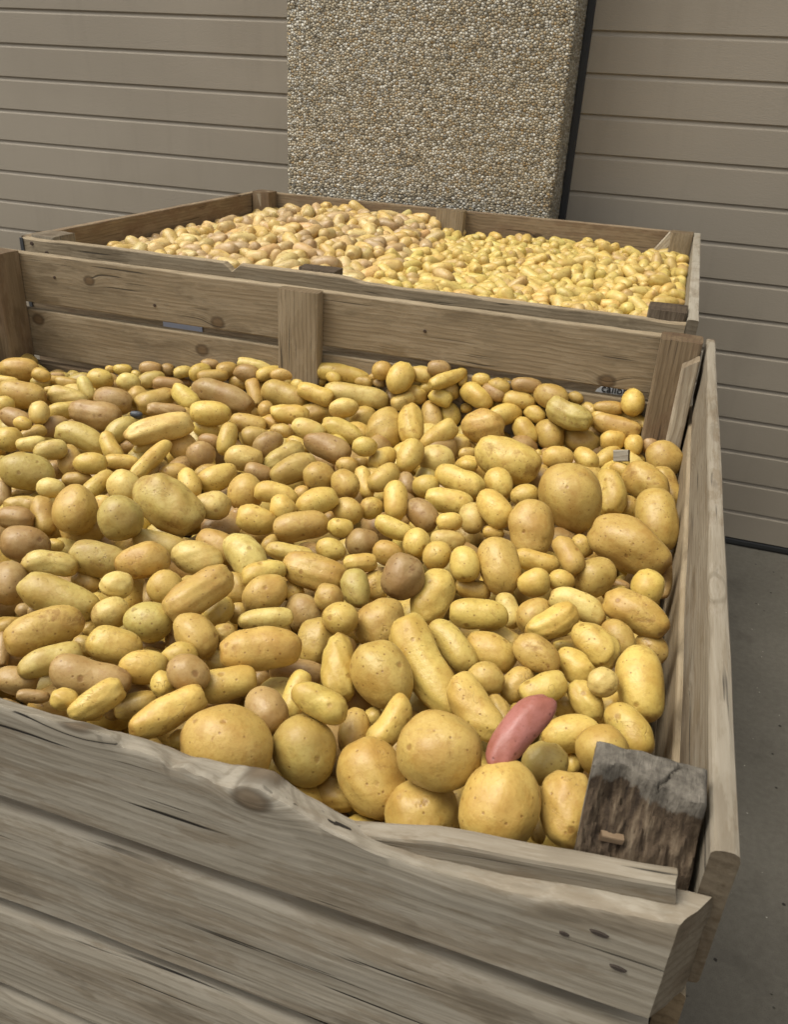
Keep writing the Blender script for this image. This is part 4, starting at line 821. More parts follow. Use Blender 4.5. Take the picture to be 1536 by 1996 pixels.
BACK = [
-673,205,-128,32,-44,-44,-71,2,-600,217,-123,59,-2,7,80,2,-622,1149,-103,13,-24,-38,-88,3,-571,291,-116,52,-11,-13,84,5,-592,839,-102,2,-21,-31,93,4,-571,870,-99,91,-8,-7,-41,1,-586,1128,-98,95,27,5,15,4,-586,1166,-103,92,-29,-5,-27,0,-531,593,-108,4,12,3,-99,1,-541,793,-100,98,-14,-4,16,0,-508,831,-94,35,19,-37,-84,3,-557,913,-94,65,4,9,75,5,-519,951,-92,61,-29,-34,66,2,
-467,828,-94,85,-8,9,-52,0,-482,871,-92,98,-5,-10,-14,0,-468,901,-87,24,-11,-1,96,4,-478,986,-89,98,9,-12,-15,1,-492,1054,-90,41,5,7,91,2,-514,1233,-86,44,35,-39,73,3,-439,337,-106,33,-55,-18,74,4,-443,390,-113,88,-14,12,-45,5,-429,678,-99,92,-11,-7,36,3,-443,863,-90,87,-4,5,49,1,-424,902,-74,30,66,-41,55,3,-441,940,-86,65,42,34,54,3,-452,1012,-84,5,13,76,63,5,-443,1048,-85,21,-11,-21,95,4,
-445,1096,-87,78,-8,-5,-62,3,-419,1186,-77,17,-10,-3,98,1,-435,1221,-92,11,14,98,5,4,-388,578,-95,52,-35,4,77,5,-383,928,-82,33,13,5,-93,5,-388,970,-83,99,-7,-8,3,5,-404,1012,-87,76,10,12,63,0,-356,207,-103,83,-16,53,9,5,-355,826,-89,78,-9,14,-61,3,-334,962,-86,96,-15,0,24,2,-340,1005,-84,78,-33,-21,49,4,-334,1364,-68,75,54,24,-29,2,-297,912,-86,88,40,-9,-25,5,-283,946,-89,7,-11,60,-79,0,
-300,1019,-85,60,-10,15,-78,5,-280,1358,-80,67,-6,15,-72,0,-258,879,-91,93,-13,-1,35,3,-212,774,-97,86,-11,-4,49,5,-221,1034,-91,4,-40,91,-7,4,-161,794,-101,29,-19,42,-84,4,-181,866,-97,10,23,23,94,2,-181,898,-99,91,41,1,-9,0,-166,937,-96,25,-16,9,-95,5,-162,1044,-98,5,-5,-16,-98,5,-135,1081,-95,18,-28,82,47,4,-148,1154,-103,3,14,-7,99,4,-148,1190,-104,98,9,2,15,4,-128,520,-113,30,6,-12,95,2,
-124,566,-111,31,6,-12,-94,4,-112,830,-106,75,-17,19,-61,5,-65,534,-117,90,-14,-3,41,0,-77,568,-109,79,31,-45,-28,11,-77,926,-114,89,-34,22,-21,5,-33,848,-107,93,20,-29,7,10,-3,204,-121,89,-41,7,-18,6,-6,257,-120,79,-3,-12,61,8,60,376,-118,86,-11,-3,-50,8,48,537,-115,97,8,-8,19,11,42,573,-116,96,4,6,-28,9,49,606,-117,79,-24,19,-54,7,86,350,-118,12,7,-38,-92,6,73,514,-114,33,-4,11,-94,11,
86,559,-114,41,-12,-15,89,10,75,687,-116,54,-16,-15,81,7,68,739,-116,84,5,5,54,10,81,791,-115,86,-19,-12,46,11,85,833,-114,27,4,-14,-95,11,88,962,-118,68,-6,10,-72,10,111,1215,-118,91,-10,-13,-37,11,143,236,-118,90,41,4,14,9,131,312,-116,79,11,10,60,11,124,430,-114,33,-6,-15,93,11,124,473,-114,42,11,-13,-89,8,119,634,-110,93,8,-13,-35,10,138,688,-108,62,-26,-23,70,10,139,734,-107,34,-19,-28,88,11,
149,766,-107,19,-16,-29,92,9,124,824,-109,66,-18,-14,72,10,117,875,-111,58,24,-22,-75,9,120,930,-113,77,-39,-28,42,6,124,967,-111,94,-7,2,34,9,127,1002,-113,25,-7,16,95,7,104,1038,-116,87,40,-21,-19,11,127,1084,-114,95,8,-9,30,8,117,1141,-119,94,10,-2,32,6,124,1175,-116,95,17,-9,-25,10,130,1240,-119,79,37,-26,-41,6,129,1314,-119,36,13,-17,-91,9,114,1344,-122,21,-3,5,-98,7,
185,214,-117,41,-17,-37,81,11,180,255,-117,96,17,-2,-23,10,161,432,-114,71,-26,-18,63,7,161,474,-111,85,-34,-17,37,11,186,545,-108,89,-9,-3,-45,11,172,612,-107,98,-9,-7,-13,11,155,645,-108,90,41,-10,-14,9,169,682,-106,78,-9,-1,-62,11,179,734,-105,62,-5,13,-78,10,177,781,-105,38,-11,-15,91,9,166,841,-107,20,16,-29,-92,7,160,876,-107,91,16,-7,-36,8,164,914,-108,79,16,-10,-59,6,
158,973,-109,74,-19,-11,64,6,174,1006,-108,21,11,-17,-96,6,166,1070,-110,90,-32,-7,27,7,166,1109,-111,77,26,-16,-55,8,173,1143,-111,17,-10,-14,97,8,147,1200,-115,61,28,-26,-70,6,186,1234,-113,64,-15,-10,75,7,166,1271,-115,33,-12,-38,85,6,159,1306,-117,85,-11,-11,50,7,176,1365,-117,23,-2,16,96,7,213,330,-115,65,48,-34,-49,9,218,372,-114,50,-10,-14,85,9,190,426,-113,53,-5,15,-83,10,
213,486,-111,33,-8,-16,93,9,229,512,-109,38,0,10,92,10,215,554,-110,77,35,-22,-48,6,213,604,-108,55,23,-21,-77,8,206,643,-106,98,17,0,-8,10,207,679,-106,31,-13,38,-86,8,220,741,-104,8,-3,15,98,9,212,783,-103,86,16,-7,-49,11,209,833,-103,29,1,15,95,9,220,876,-104,69,30,-29,-60,6,223,915,-103,87,15,-7,-46,10,215,956,-105,85,15,-7,-49,6,220,1012,-105,91,-14,7,-39,9,227,1054,-105,47,-9,25,-85,9,
196,1107,-108,66,-7,11,-74,9,212,1145,-108,86,28,-11,-42,10,209,1181,-111,98,-12,-9,-16,6,221,1238,-112,6,8,-30,-95,7,224,1292,-114,93,13,9,34,6,213,1354,-114,66,-14,-9,73,10,257,202,-119,96,28,5,-2,6,246,342,-114,55,25,-32,-73,11,251,387,-113,96,-11,0,-25,10,249,467,-112,63,1,-14,77,7,264,518,-108,29,13,37,87,10,248,555,-109,89,-29,-7,35,7,248,606,-107,84,38,-17,-36,8,
270,660,-104,85,16,-5,-50,10,268,702,-103,36,3,14,92,11,266,739,-102,32,-9,2,94,9,256,779,-103,56,12,26,78,7,256,821,-103,76,2,-12,-64,7,256,877,-102,4,-2,40,-92,8,270,934,-102,91,-14,6,-37,9,241,969,-104,73,-20,22,-61,8,264,1009,-105,93,-17,-4,33,6,271,1062,-106,71,-19,23,-64,7,276,1100,-105,40,2,-10,91,10,251,1143,-107,93,14,-4,-34,10,268,1194,-111,91,-15,8,-39,6,279,1245,-111,48,9,-14,-86,9,
267,1284,-111,12,-5,-14,98,11,248,1319,-113,19,-6,-14,97,10,277,1336,-114,95,-12,-5,-28,9,290,214,-117,88,8,-9,-45,10,296,250,-114,96,20,-16,-6,11,324,295,-116,36,4,14,92,8,319,347,-113,98,-14,4,-9,11,304,380,-113,99,15,-1,-5,10,317,424,-112,84,-10,8,-53,9,310,485,-111,23,-6,-9,-97,6,305,513,-110,28,8,-13,-95,6,314,544,-109,23,-1,32,-92,7,277,614,-106,86,16,-4,-49,9,309,634,-105,5,2,17,-98,8,
322,697,-104,19,12,-27,-94,8,296,751,-103,89,16,-5,-43,8,320,789,-101,33,-3,16,-93,11,312,821,-103,0,3,16,-99,7,310,850,-101,95,30,5,0,9,307,925,-103,38,9,-14,-91,6,294,957,-102,98,15,0,-11,10,319,1022,-105,16,6,-41,-89,7,292,1037,-106,89,-31,-4,32,6,321,1109,-106,98,-17,1,10,9,314,1146,-108,76,-12,11,-63,8,301,1187,-109,81,-16,-6,56,8,305,1231,-111,52,-13,26,-80,8,302,1300,-113,96,14,-2,-25,9,
318,1361,-112,33,1,40,-85,10,349,207,-119,33,8,-13,-93,7,365,237,-119,20,-7,-20,96,6,358,297,-115,72,2,-11,-69,9,362,342,-115,76,-5,7,65,7,353,386,-112,20,1,15,97,11,365,457,-111,98,-6,-9,18,8,366,519,-108,57,-16,-18,79,11,355,560,-108,97,-14,0,17,8,360,610,-105,23,-3,32,-92,10,350,639,-106,90,-14,-4,41,7,363,701,-103,88,16,-4,-45,11,335,735,-101,28,-9,8,-95,11,360,779,-103,96,-13,8,-24,7,
353,820,-101,86,-13,10,-48,11,351,891,-103,97,-16,0,18,7,343,922,-102,88,11,-2,47,9,370,971,-103,6,3,-16,-98,10,352,1003,-103,81,-6,9,58,9,347,1059,-104,40,-5,14,-90,10,362,1109,-107,64,-10,13,-76,8,351,1142,-107,94,-17,-1,30,9,330,1206,-111,71,12,-10,-68,6,350,1235,-110,97,-17,5,-16,11,360,1354,-113,48,6,15,86,11,403,211,-118,46,-9,-13,87,8,394,249,-116,75,-9,28,59,6,402,294,-117,7,2,17,-98,7,
410,353,-116,81,-1,-13,57,6,402,390,-114,81,-1,-12,58,8,392,423,-113,93,30,11,16,8,404,463,-112,88,-11,-6,46,8,400,502,-109,51,10,-10,-85,10,393,557,-107,46,3,-10,-88,10,403,613,-108,81,-1,-12,58,6,391,643,-106,97,17,6,16,9,395,705,-105,70,30,-25,-60,7,391,747,-103,13,3,-14,-98,9,394,787,-104,12,9,-11,98,6,394,814,-103,99,10,-6,8,7,398,860,-104,75,-6,9,65,6,407,956,-105,95,28,10,9,6,
391,1018,-103,92,-8,-7,37,11,378,1050,-106,63,-2,-13,-76,7,392,1095,-106,76,21,-12,-60,9,403,1141,-108,56,-13,3,-82,9,391,1190,-109,87,-39,-12,28,10,397,1230,-111,93,-14,-1,-35,9,388,1272,-112,88,15,-5,-44,10,439,218,-118,86,14,10,47,10,426,247,-118,96,-1,10,25,7,439,278,-118,98,17,5,9,7,442,338,-115,85,-11,11,-49,10,435,379,-115,37,5,-13,92,7,432,420,-114,67,13,-8,-73,8,
448,474,-111,98,17,6,13,10,442,505,-110,93,30,11,18,10,436,565,-109,94,16,-1,-30,9,429,605,-109,79,37,19,45,6,443,741,-105,95,-14,9,-26,8,428,777,-105,84,14,-4,-52,6,436,815,-104,32,-6,24,-91,9,458,879,-104,73,-12,-7,67,11,441,924,-105,53,7,16,83,7,444,968,-105,79,12,2,60,9,438,1015,-106,89,4,-10,-44,9,448,1047,-108,81,-13,12,-55,6,436,1081,-106,99,14,4,0,11,445,1162,-111,95,-15,-2,26,7,
426,1182,-111,26,-6,-13,-96,7,475,204,-118,2,-1,-40,-92,9,488,275,-118,2,2,-15,-99,8,475,304,-116,4,8,8,99,10,486,331,-117,80,58,-8,-15,6,498,386,-114,75,35,22,52,11,476,423,-113,89,46,-2,-6,10,475,455,-114,30,-3,18,-94,7,484,527,-112,15,-1,17,-97,7,480,557,-110,27,6,-13,-95,9,467,618,-109,80,-55,-12,20,7,488,692,-106,99,10,-4,3,11,478,726,-107,47,8,-11,-87,8,489,798,-107,93,-5,-9,35,7,
489,834,-106,23,4,16,96,10,495,882,-108,10,1,16,98,7,484,915,-105,20,-5,-39,90,11,477,950,-106,12,-2,16,-98,10,478,988,-107,40,7,23,88,9,494,1056,-109,76,11,11,63,9,483,1091,-111,88,13,12,43,6,477,1158,-111,67,-48,-30,48,8,484,1201,-111,32,6,-15,-94,11,466,1230,-114,65,-15,-9,74,6,492,1286,-114,50,6,17,85,9,467,1356,-116,61,10,-11,-78,9,525,216,-118,66,-6,6,74,10,522,328,-118,35,-4,22,-91,6,
535,372,-115,49,-8,-13,86,11,522,421,-116,11,8,9,99,6,515,472,-113,96,17,1,-21,11,528,521,-113,94,31,3,-11,9,533,604,-110,35,-7,14,-92,11,516,648,-109,82,14,-4,-56,11,533,691,-110,86,15,12,47,9,537,731,-110,36,12,8,92,6,520,789,-109,90,-14,-2,41,7,535,833,-110,43,7,-12,-89,6,537,870,-109,85,-39,15,-31,8,540,917,-109,58,-16,28,-75,8,523,961,-108,29,-5,-13,95,11,539,997,-110,60,-10,15,-78,8,
528,1054,-111,99,4,10,-8,6,525,1090,-111,85,-22,-6,48,9,534,1165,-114,17,10,40,89,7,523,1194,-114,5,2,-17,-98,7,526,1272,-116,50,-11,-11,85,7,520,1308,-116,15,9,1,-99,7,533,1362,-117,93,-15,8,-32,8,570,214,-120,36,-7,30,-88,8,572,253,-120,62,16,26,73,6,561,293,-117,93,-5,-9,36,10,575,349,-119,2,-2,-16,99,7,580,380,-117,20,-2,29,-94,10,561,434,-116,73,21,23,61,8,580,485,-115,17,-10,41,-89,9,
580,553,-114,79,2,-10,-61,8,568,596,-112,90,15,10,40,11,577,634,-114,89,41,9,19,6,568,741,-110,94,13,2,-31,10,586,795,-111,77,-12,14,-61,10,562,964,-110,73,-12,14,-66,11,577,1008,-111,5,-17,15,-97,9,568,1043,-113,70,-12,-7,70,7,557,1084,-110,58,-17,5,-80,11,569,1151,-114,89,13,11,43,9,563,1185,-114,6,-9,-11,-99,8,563,1269,-115,95,-3,10,30,9,552,1296,-117,94,-17,0,28,7,
569,1366,-110,22,28,-56,75,11,605,202,-121,1,3,-15,-99,6,602,297,-119,17,9,-49,-85,7,621,381,-118,68,10,13,71,10,615,436,-118,39,5,15,91,8,619,479,-117,93,15,9,33,9,612,511,-116,3,-2,-17,99,8,610,554,-114,68,11,14,72,11,604,601,-115,87,-14,-4,48,7,615,634,-115,80,56,-10,-20,7,605,739,-113,72,-51,29,-37,7,622,847,-112,77,-35,23,-48,11,613,1001,-114,46,-24,35,-78,7,628,1055,-115,90,13,11,41,7,
600,1142,-115,64,-10,14,-75,9,624,1307,-117,93,19,-2,-30,11,606,1353,-117,82,12,7,55,11,667,209,-120,95,11,-4,29,10,668,250,-120,77,11,10,62,8,669,294,-120,73,12,4,67,7,654,425,-118,45,-11,6,-88,9,667,471,-119,72,11,13,67,6,657,506,-118,90,14,10,40,7,657,557,-116,51,-9,-12,85,11,668,654,-115,78,-12,13,-60,11,653,846,-116,66,-27,-28,64,6,658,888,-116,37,13,6,92,6,669,919,-116,64,-6,8,76,7,
653,1010,-115,97,-16,7,-19,10,647,1091,-115,52,7,16,84,11,655,1137,-117,67,-13,2,-73,8,706,216,-120,68,24,-17,-67,10,702,301,-120,92,12,-2,38,8,698,334,-119,94,-11,-4,33,10,697,370,-119,32,7,-14,-94,11,702,438,-118,88,-13,10,-45,10,700,480,-120,94,-30,2,14,6,691,519,-117,78,6,-9,-62,11,702,655,-118,37,-7,-13,92,8,707,701,-116,71,-13,-9,69,10,696,748,-115,18,7,2,-98,10,701,829,-116,41,-4,-12,90,10,
703,864,-117,36,5,16,92,7,702,918,-118,6,3,-17,-98,6,702,956,-116,84,-13,-4,52,11,700,1006,-117,96,3,10,-27,8,679,1112,-116,54,22,-33,-74,10,694,1161,-115,11,13,1,-99,11,-779,209,-120,81,-39,-28,-34,3,-784,255,-127,62,-34,0,-71,4,-783,388,-130,13,-50,49,-70,1,-775,423,-121,92,4,38,1,4,-780,563,-129,87,-25,-2,43,2,-786,644,-125,67,-13,6,-73,2,-784,698,-125,66,34,-4,67,3,
-783,966,-136,51,63,-12,58,3,-784,1051,-126,63,-18,-1,-76,4,-786,1177,-128,68,-23,24,-65,2,-778,1236,-120,11,-3,-72,-69,0,-787,1296,-128,55,-46,3,-70,0,-736,207,-124,96,4,-27,-8,4,-751,253,-131,61,-35,4,-71,1,-744,289,-121,30,21,-38,85,2,-742,329,-123,52,16,-22,81,4,-750,385,-125,70,4,-26,-66,3,-743,436,-113,25,-47,-23,-82,2,-744,564,-115,84,23,3,48,4,-736,644,-115,80,-23,20,-52,0,
-750,717,-119,62,-21,-14,74,5,-753,766,-113,32,-24,-37,-84,4,-746,866,-119,31,-3,25,-92,2,-756,924,-119,61,-53,-14,57,1,-747,1039,-121,14,33,-4,93,1,-757,1095,-119,65,18,9,-73,2,-735,1222,-120,48,2,6,87,2,-755,1259,-107,9,-69,-34,64,3,-759,1309,-121,75,2,1,-66,2,-743,1349,-122,42,-15,-13,89,4,-702,227,-111,91,1,-34,-23,1,-712,341,-117,60,-1,31,74,0,-706,422,-111,91,-26,-18,26,5,
-697,542,-113,3,63,-67,-39,5,-716,712,-106,77,-17,-3,62,2,-718,998,-101,82,-2,21,54,4,-716,1060,-112,72,-18,-4,67,5,-724,1110,-112,55,0,15,-82,0,-703,1182,-107,64,-21,-15,73,4,-715,1275,-114,45,0,32,-84,4,-704,1319,-105,99,3,16,0,3,-701,1357,-107,96,-13,1,-24,5,-639,215,-123,7,41,66,63,5,-667,256,-103,86,12,11,48,3,-672,303,-105,90,-28,-16,-29,3,-669,394,-107,83,53,11,11,3,
-662,568,-108,59,20,-19,-76,1,-688,588,-115,93,16,-5,32,0,-694,657,-103,24,-6,-8,-97,5,-686,700,-101,49,74,31,35,1,-688,752,-98,70,-19,-23,65,4,-677,800,-99,87,-40,9,-28,2,-692,847,-110,51,52,-25,-64,0,-688,894,-111,100,4,8,4,2,-689,965,-99,40,12,-66,-62,4,-669,1037,-98,3,14,6,99,5,-689,1088,-100,53,-1,8,84,1,-671,1142,-94,73,11,-11,-66,4,-671,1204,-98,69,-1,-18,-71,4,
-669,1256,-101,22,-9,-13,96,5,-653,1362,-97,33,-6,-10,-94,0,-605,259,-110,79,-46,24,32,5,-610,300,-126,78,21,-16,-57,0,-652,355,-104,73,-14,18,65,3,-635,384,-92,56,71,36,-23,1,-621,437,-93,79,-12,7,-60,4,-626,487,-87,91,-35,3,-22,5,-630,528,-93,35,-14,-24,-89,0,-627,563,-91,20,5,-60,-77,3,-657,617,-102,46,-24,-6,85,4,-650,658,-86,35,30,30,83,5,-646,697,-97,39,-14,-3,91,1,
-653,748,-90,50,-58,-38,52,5,-635,791,-80,18,21,41,87,4,-665,829,-89,24,-2,-48,85,3,-662,878,-89,79,42,27,36,5,-686,924,-99,96,22,-16,-12,1,-640,972,-95,15,-21,-8,-96,5,-623,1010,-79,69,-2,16,71,4,-616,1057,-78,8,6,2,100,1,-648,1085,-90,77,6,6,63,5,-608,1151,-72,6,-21,-30,-93,3,-642,1179,-93,35,83,16,40,1,-630,1216,-88,87,-47,10,7,3,-632,1276,-85,97,9,23,6,5,-578,212,-97,77,-10,-22,-59,1,
-571,252,-98,46,-12,-70,52,1,-600,319,-97,39,13,-2,-91,1,-562,328,-92,69,-6,5,-72,3,-604,393,-78,39,27,-66,58,5,-587,433,-104,69,-12,-16,70,3,-576,475,-85,87,3,-3,-49,1,-597,520,-91,92,4,-8,38,1,-579,558,-75,89,-15,-6,-42,4,-597,601,-85,3,23,-78,-58,2,-603,624,-107,38,8,-61,69,2,-551,655,-79,82,10,-13,-55,2,-572,730,-103,33,-2,31,-89,3,-589,783,-72,74,42,13,51,3,-610,818,-82,92,21,-31,5,3,
-611,870,-91,59,-5,-61,-53,4,-593,905,-89,24,-61,-14,74,5,-566,972,-91,99,1,15,-1,5,-583,1012,-63,76,43,24,42,5,-568,1064,-75,58,-12,-20,-78,0,-559,1134,-71,86,-4,4,-50,1,-578,1223,-76,38,-15,32,-85,3,-600,1253,-76,25,11,-2,-96,5,-583,1309,-78,47,7,2,-88,5,-584,1360,-77,21,87,-46,-1,0,-547,225,-90,63,44,25,59,1,-519,277,-94,8,-1,-79,-61,2,-518,331,-94,45,38,-60,-55,4,-513,378,-106,41,27,37,-79,4,
-533,473,-94,65,-32,-45,53,2,-552,518,-86,46,26,-59,-61,4,-535,565,-85,33,2,-43,-84,1,-537,617,-90,88,-43,-20,6,0,-506,647,-67,6,42,-4,-90,5,-532,681,-66,20,23,10,95,2,-514,708,-83,35,15,18,91,0,-525,767,-99,29,0,31,-90,1,-550,817,-79,15,78,56,-24,5,-516,904,-89,36,15,-10,92,2,-534,1060,-88,75,-53,-33,-21,2,-521,1094,-76,31,56,-12,76,5,-527,1143,-63,48,-16,-24,83,3,-538,1206,-78,8,-56,60,57,2,
-535,1265,-74,78,48,12,39,2,-504,1310,-72,83,42,23,27,3,-519,1349,-76,47,-32,45,-70,5,-512,212,-115,78,-1,-35,-52,1,-473,271,-103,66,44,55,24,1,-502,302,-74,34,30,-52,72,2,-475,330,-88,4,4,57,-82,0,-497,434,-83,23,-4,-36,-90,4,-510,543,-79,49,39,21,-75,4,-464,619,-82,28,-14,46,-83,1,-463,661,-72,9,27,58,77,4,-468,699,-70,81,-48,32,-14,1,-471,736,-89,23,-37,-14,-89,2,-488,773,-77,37,24,-22,87,3,
-471,809,-68,69,23,-3,-69,1,-511,863,-74,43,-47,-25,73,1,-493,917,-62,43,-29,27,81,3,-498,962,-70,70,-22,5,68,0,-499,1013,-74,49,-47,-16,72,2,-479,1076,-68,98,4,20,-2,1,-483,1098,-91,40,4,-15,-90,0,-469,1290,-77,69,18,35,61,2,-476,1362,-75,94,-9,-6,-33,0,-448,215,-91,42,-82,33,-21,4,-415,277,-90,68,-47,13,-55,0,-451,299,-82,97,11,-20,2,4,-455,359,-85,63,5,-69,-35,0,-470,397,-83,22,-18,-26,92,4,
-451,423,-88,93,1,-9,-35,0,-417,483,-83,21,17,40,88,5,-436,529,-87,31,-5,-35,88,5,-425,637,-65,41,60,29,63,3,-426,694,-67,85,18,20,45,4,-451,763,-70,88,-4,32,-35,2,-441,827,-66,39,10,37,84,1,-443,874,-62,98,14,-4,-16,0,-450,918,-59,0,-20,81,54,0,-466,954,-63,40,-28,20,-85,3,-425,1022,-55,42,14,7,90,5,-448,1095,-53,68,12,-2,-72,3,-430,1122,-71,91,-27,16,-26,0,-452,1191,-63,69,19,-10,-69,0,
-461,1235,-64,41,-78,-28,37,4,-433,1289,-73,59,-14,1,-80,3,-440,1335,-77,94,-33,-5,-11,1,-423,1365,-70,44,89,8,-7,2,-403,217,-89,5,-32,-25,91,3,-379,261,-82,86,13,-24,-42,1,-409,332,-79,80,-4,-22,-56,2,-389,363,-89,81,14,22,-53,2,-413,414,-91,59,2,12,-80,3,-374,513,-83,95,-22,-10,21,2,-412,552,-75,47,-32,15,81,2,-396,619,-88,63,-24,-51,-53,4,-363,636,-70,12,1,-1,99,4,-368,716,-78,18,-22,81,-50,2,
-405,786,-68,30,3,13,-94,5,-404,840,-55,81,54,-22,-9,5,-384,894,-69,8,9,66,74,0,-410,934,-57,79,-19,-17,-55,5,-373,1012,-84,60,19,-39,-67,1,-388,1051,-68,26,7,43,-86,3,-396,1101,-52,5,-14,-30,-94,5,-390,1131,-70,7,0,-24,97,1,-397,1229,-72,83,16,2,-53,1,-350,247,-97,70,-31,12,63,1,-345,278,-81,92,-28,-3,-27,5,-364,321,-83,97,-6,-22,-3,5,-356,371,-91,61,-25,16,-73,1,-380,406,-86,65,10,7,75,1,
-358,481,-85,93,26,-23,12,5,-355,560,-69,65,-56,-29,43,5,-329,663,-74,70,18,12,-68,2,-324,741,-73,73,21,-15,-63,5,-369,770,-64,45,-24,50,-70,4,-356,845,-57,61,2,-9,-79,2,-372,912,-46,38,23,-90,2,3,-325,939,-63,14,-20,43,-87,2,-354,983,-54,78,42,-13,-44,3,-320,1056,-85,47,-28,6,-83,1,-322,1092,-56,81,52,-3,-26,4,-322,1164,-60,9,-3,78,-62,5,-344,1211,-71,18,44,-33,-81,2,-345,1249,-68,1,3,-29,-96,3,
-352,1299,-75,78,-59,11,20,3,-299,254,-88,75,25,34,52,5,-315,300,-80,38,-23,-6,89,2,-327,450,-87,7,2,3,100,3,-272,476,-94,59,-11,5,80,2,-315,513,-80,10,19,-7,-97,5,-304,550,-69,5,-11,24,96,5,-288,591,-74,95,4,12,27,4,-304,697,-85,64,-36,-7,-67,1,-282,731,-63,52,2,6,-85,4,-294,785,-65,79,-19,-7,57,5,-323,813,-74,77,-12,-5,63,5,-280,846,-74,50,26,15,81,0,-326,903,-58,96,19,-12,18,5,
-288,977,-86,94,-9,-25,21,0,-284,1009,-56,38,-2,-36,-85,2,-283,1055,-62,80,-3,-23,-55,2,-319,1117,-83,3,48,-22,-85,0,-278,1152,-66,43,-1,-4,-90,1,-305,1229,-56,0,-55,19,81,4,-265,1219,-61,83,43,-30,-19,3,-289,1260,-69,13,3,-37,92,4,-298,1309,-77,31,-18,26,-90,5,-275,1329,-48,91,5,13,39,5,-280,216,-93,10,-5,-45,-89,0,-255,268,-99,2,-26,-11,-96,1,-272,305,-82,16,27,-15,-94,3,
-245,334,-87,27,-7,-45,85,3,-249,372,-78,90,39,-8,19,0,-267,419,-88,77,-14,-8,-61,5,-246,494,-86,77,19,-11,-61,0,-263,535,-80,33,1,84,-42,4,-251,570,-84,89,40,23,-5,3,-259,633,-78,70,10,53,-47,3,-257,670,-77,4,7,97,22,3,-241,742,-68,57,-18,34,73,5,-231,800,-73,10,7,23,96,1,-243,848,-91,94,-20,27,12,1,-233,876,-64,80,9,14,58,5,-244,919,-55,94,16,11,29,3,-251,956,-66,50,-76,-38,18,2,
-227,1000,-70,5,51,-78,-36,1,-240,1044,-64,26,8,18,-95,4,-243,1084,-62,85,38,3,37,0,-248,1137,-62,31,-41,41,-75,4,-232,1185,-73,96,24,2,11,5,-227,1235,-77,34,-54,41,-65,1,-236,1273,-70,13,-6,-85,-50,4,-221,1312,-86,87,-16,28,37,3,-248,1352,-78,72,18,-1,-67,3,-220,246,-97,59,21,-10,-77,5,-202,335,-83,66,-1,4,-75,1,-211,373,-89,89,34,-7,29,1,-205,424,-90,84,-33,3,43,2,-233,449,-85,78,-30,-2,55,4,
-226,525,-87,37,-49,-7,79,3,-210,553,-75,17,13,15,97,2,-190,602,-85,62,2,8,-78,0,-188,658,-81,16,4,85,-51,0,-198,691,-79,97,-15,9,-17,0,-198,749,-75,25,-6,1,-97,0,-189,786,-71,86,-27,28,-34,0,-208,828,-96,83,15,12,53,3,-219,882,-95,57,-4,-8,-82,0,-203,915,-71,58,11,14,80,3,-196,1068,-65,26,25,43,83,5,-208,1109,-78,91,30,-2,-30,3,-186,1204,-94,68,-16,49,51,1,-181,1300,-84,25,8,-89,-37,4,
-186,211,-88,93,-4,-10,-36,2,-177,258,-91,49,-42,-26,71,5,-151,319,-87,94,-2,7,34,3,-165,359,-91,88,-46,2,-14,3,-154,390,-86,98,-12,-11,-13,2,-167,438,-86,77,-38,27,-43,5,-167,547,-98,63,11,52,-57,5,-179,628,-62,71,-43,26,-48,0,-150,640,-83,86,9,3,51,4,-174,714,-78,89,15,-18,-40,2,-153,764,-77,36,-16,-48,-78,4,-173,815,-76,19,20,52,-81,2,-157,977,-99,92,-38,-2,-9,1,-151,1061,-69,54,-70,23,-41,2,
-155,1103,-64,13,10,16,-97,4,-136,1120,-92,83,31,-25,39,5,-131,1179,-74,83,-11,-9,54,3,-134,1228,-85,57,-21,16,-78,1,-121,1266,-80,93,-5,-16,-32,2,-135,1310,-73,38,-12,8,91,4,-158,1358,-79,90,17,-3,-39,2,-117,207,-85,77,-61,12,18,5,-127,254,-103,34,-12,-40,84,3,-114,304,-95,65,-32,17,-66,0,-113,375,-95,55,7,-15,82,0,-108,416,-90,84,13,20,-49,2,-114,495,-88,48,42,-39,-66,4,
-121,589,-80,17,17,-43,-87,5,-116,629,-84,66,66,35,9,2,-113,665,-72,23,-63,23,-70,5,-125,707,-81,88,44,-5,15,3,-86,734,-89,68,-28,16,-66,4,-131,822,-79,64,22,14,72,2,-139,913,-98,86,26,40,20,2,-103,934,-76,51,12,54,-66,4,-99,1028,-86,90,35,14,22,2,-82,1069,-88,36,11,-14,92,4,-102,1106,-98,93,-13,-33,3,0,-103,1154,-81,57,-2,-44,70,0,-96,1184,-87,96,-16,2,-23,6,-93,1218,-89,85,50,9,13,3,
-98,1289,-86,29,-12,12,94,10,-128,1367,-90,93,20,-31,7,7,-62,205,-94,90,41,-17,5,1,-88,245,-88,48,-68,48,-27,3,-76,284,-89,40,2,-37,84,4,-78,326,-85,96,-10,-25,7,2,-79,376,-91,64,40,34,56,3,-74,421,-106,81,4,36,-46,5,-69,465,-98,98,10,6,-15,4,-93,536,-97,5,49,27,-83,5,-90,567,-77,25,-34,54,72,1,-51,641,-94,42,-17,50,-74,6,-60,701,-89,48,2,-25,-84,11,-83,820,-83,76,-38,-31,42,2,
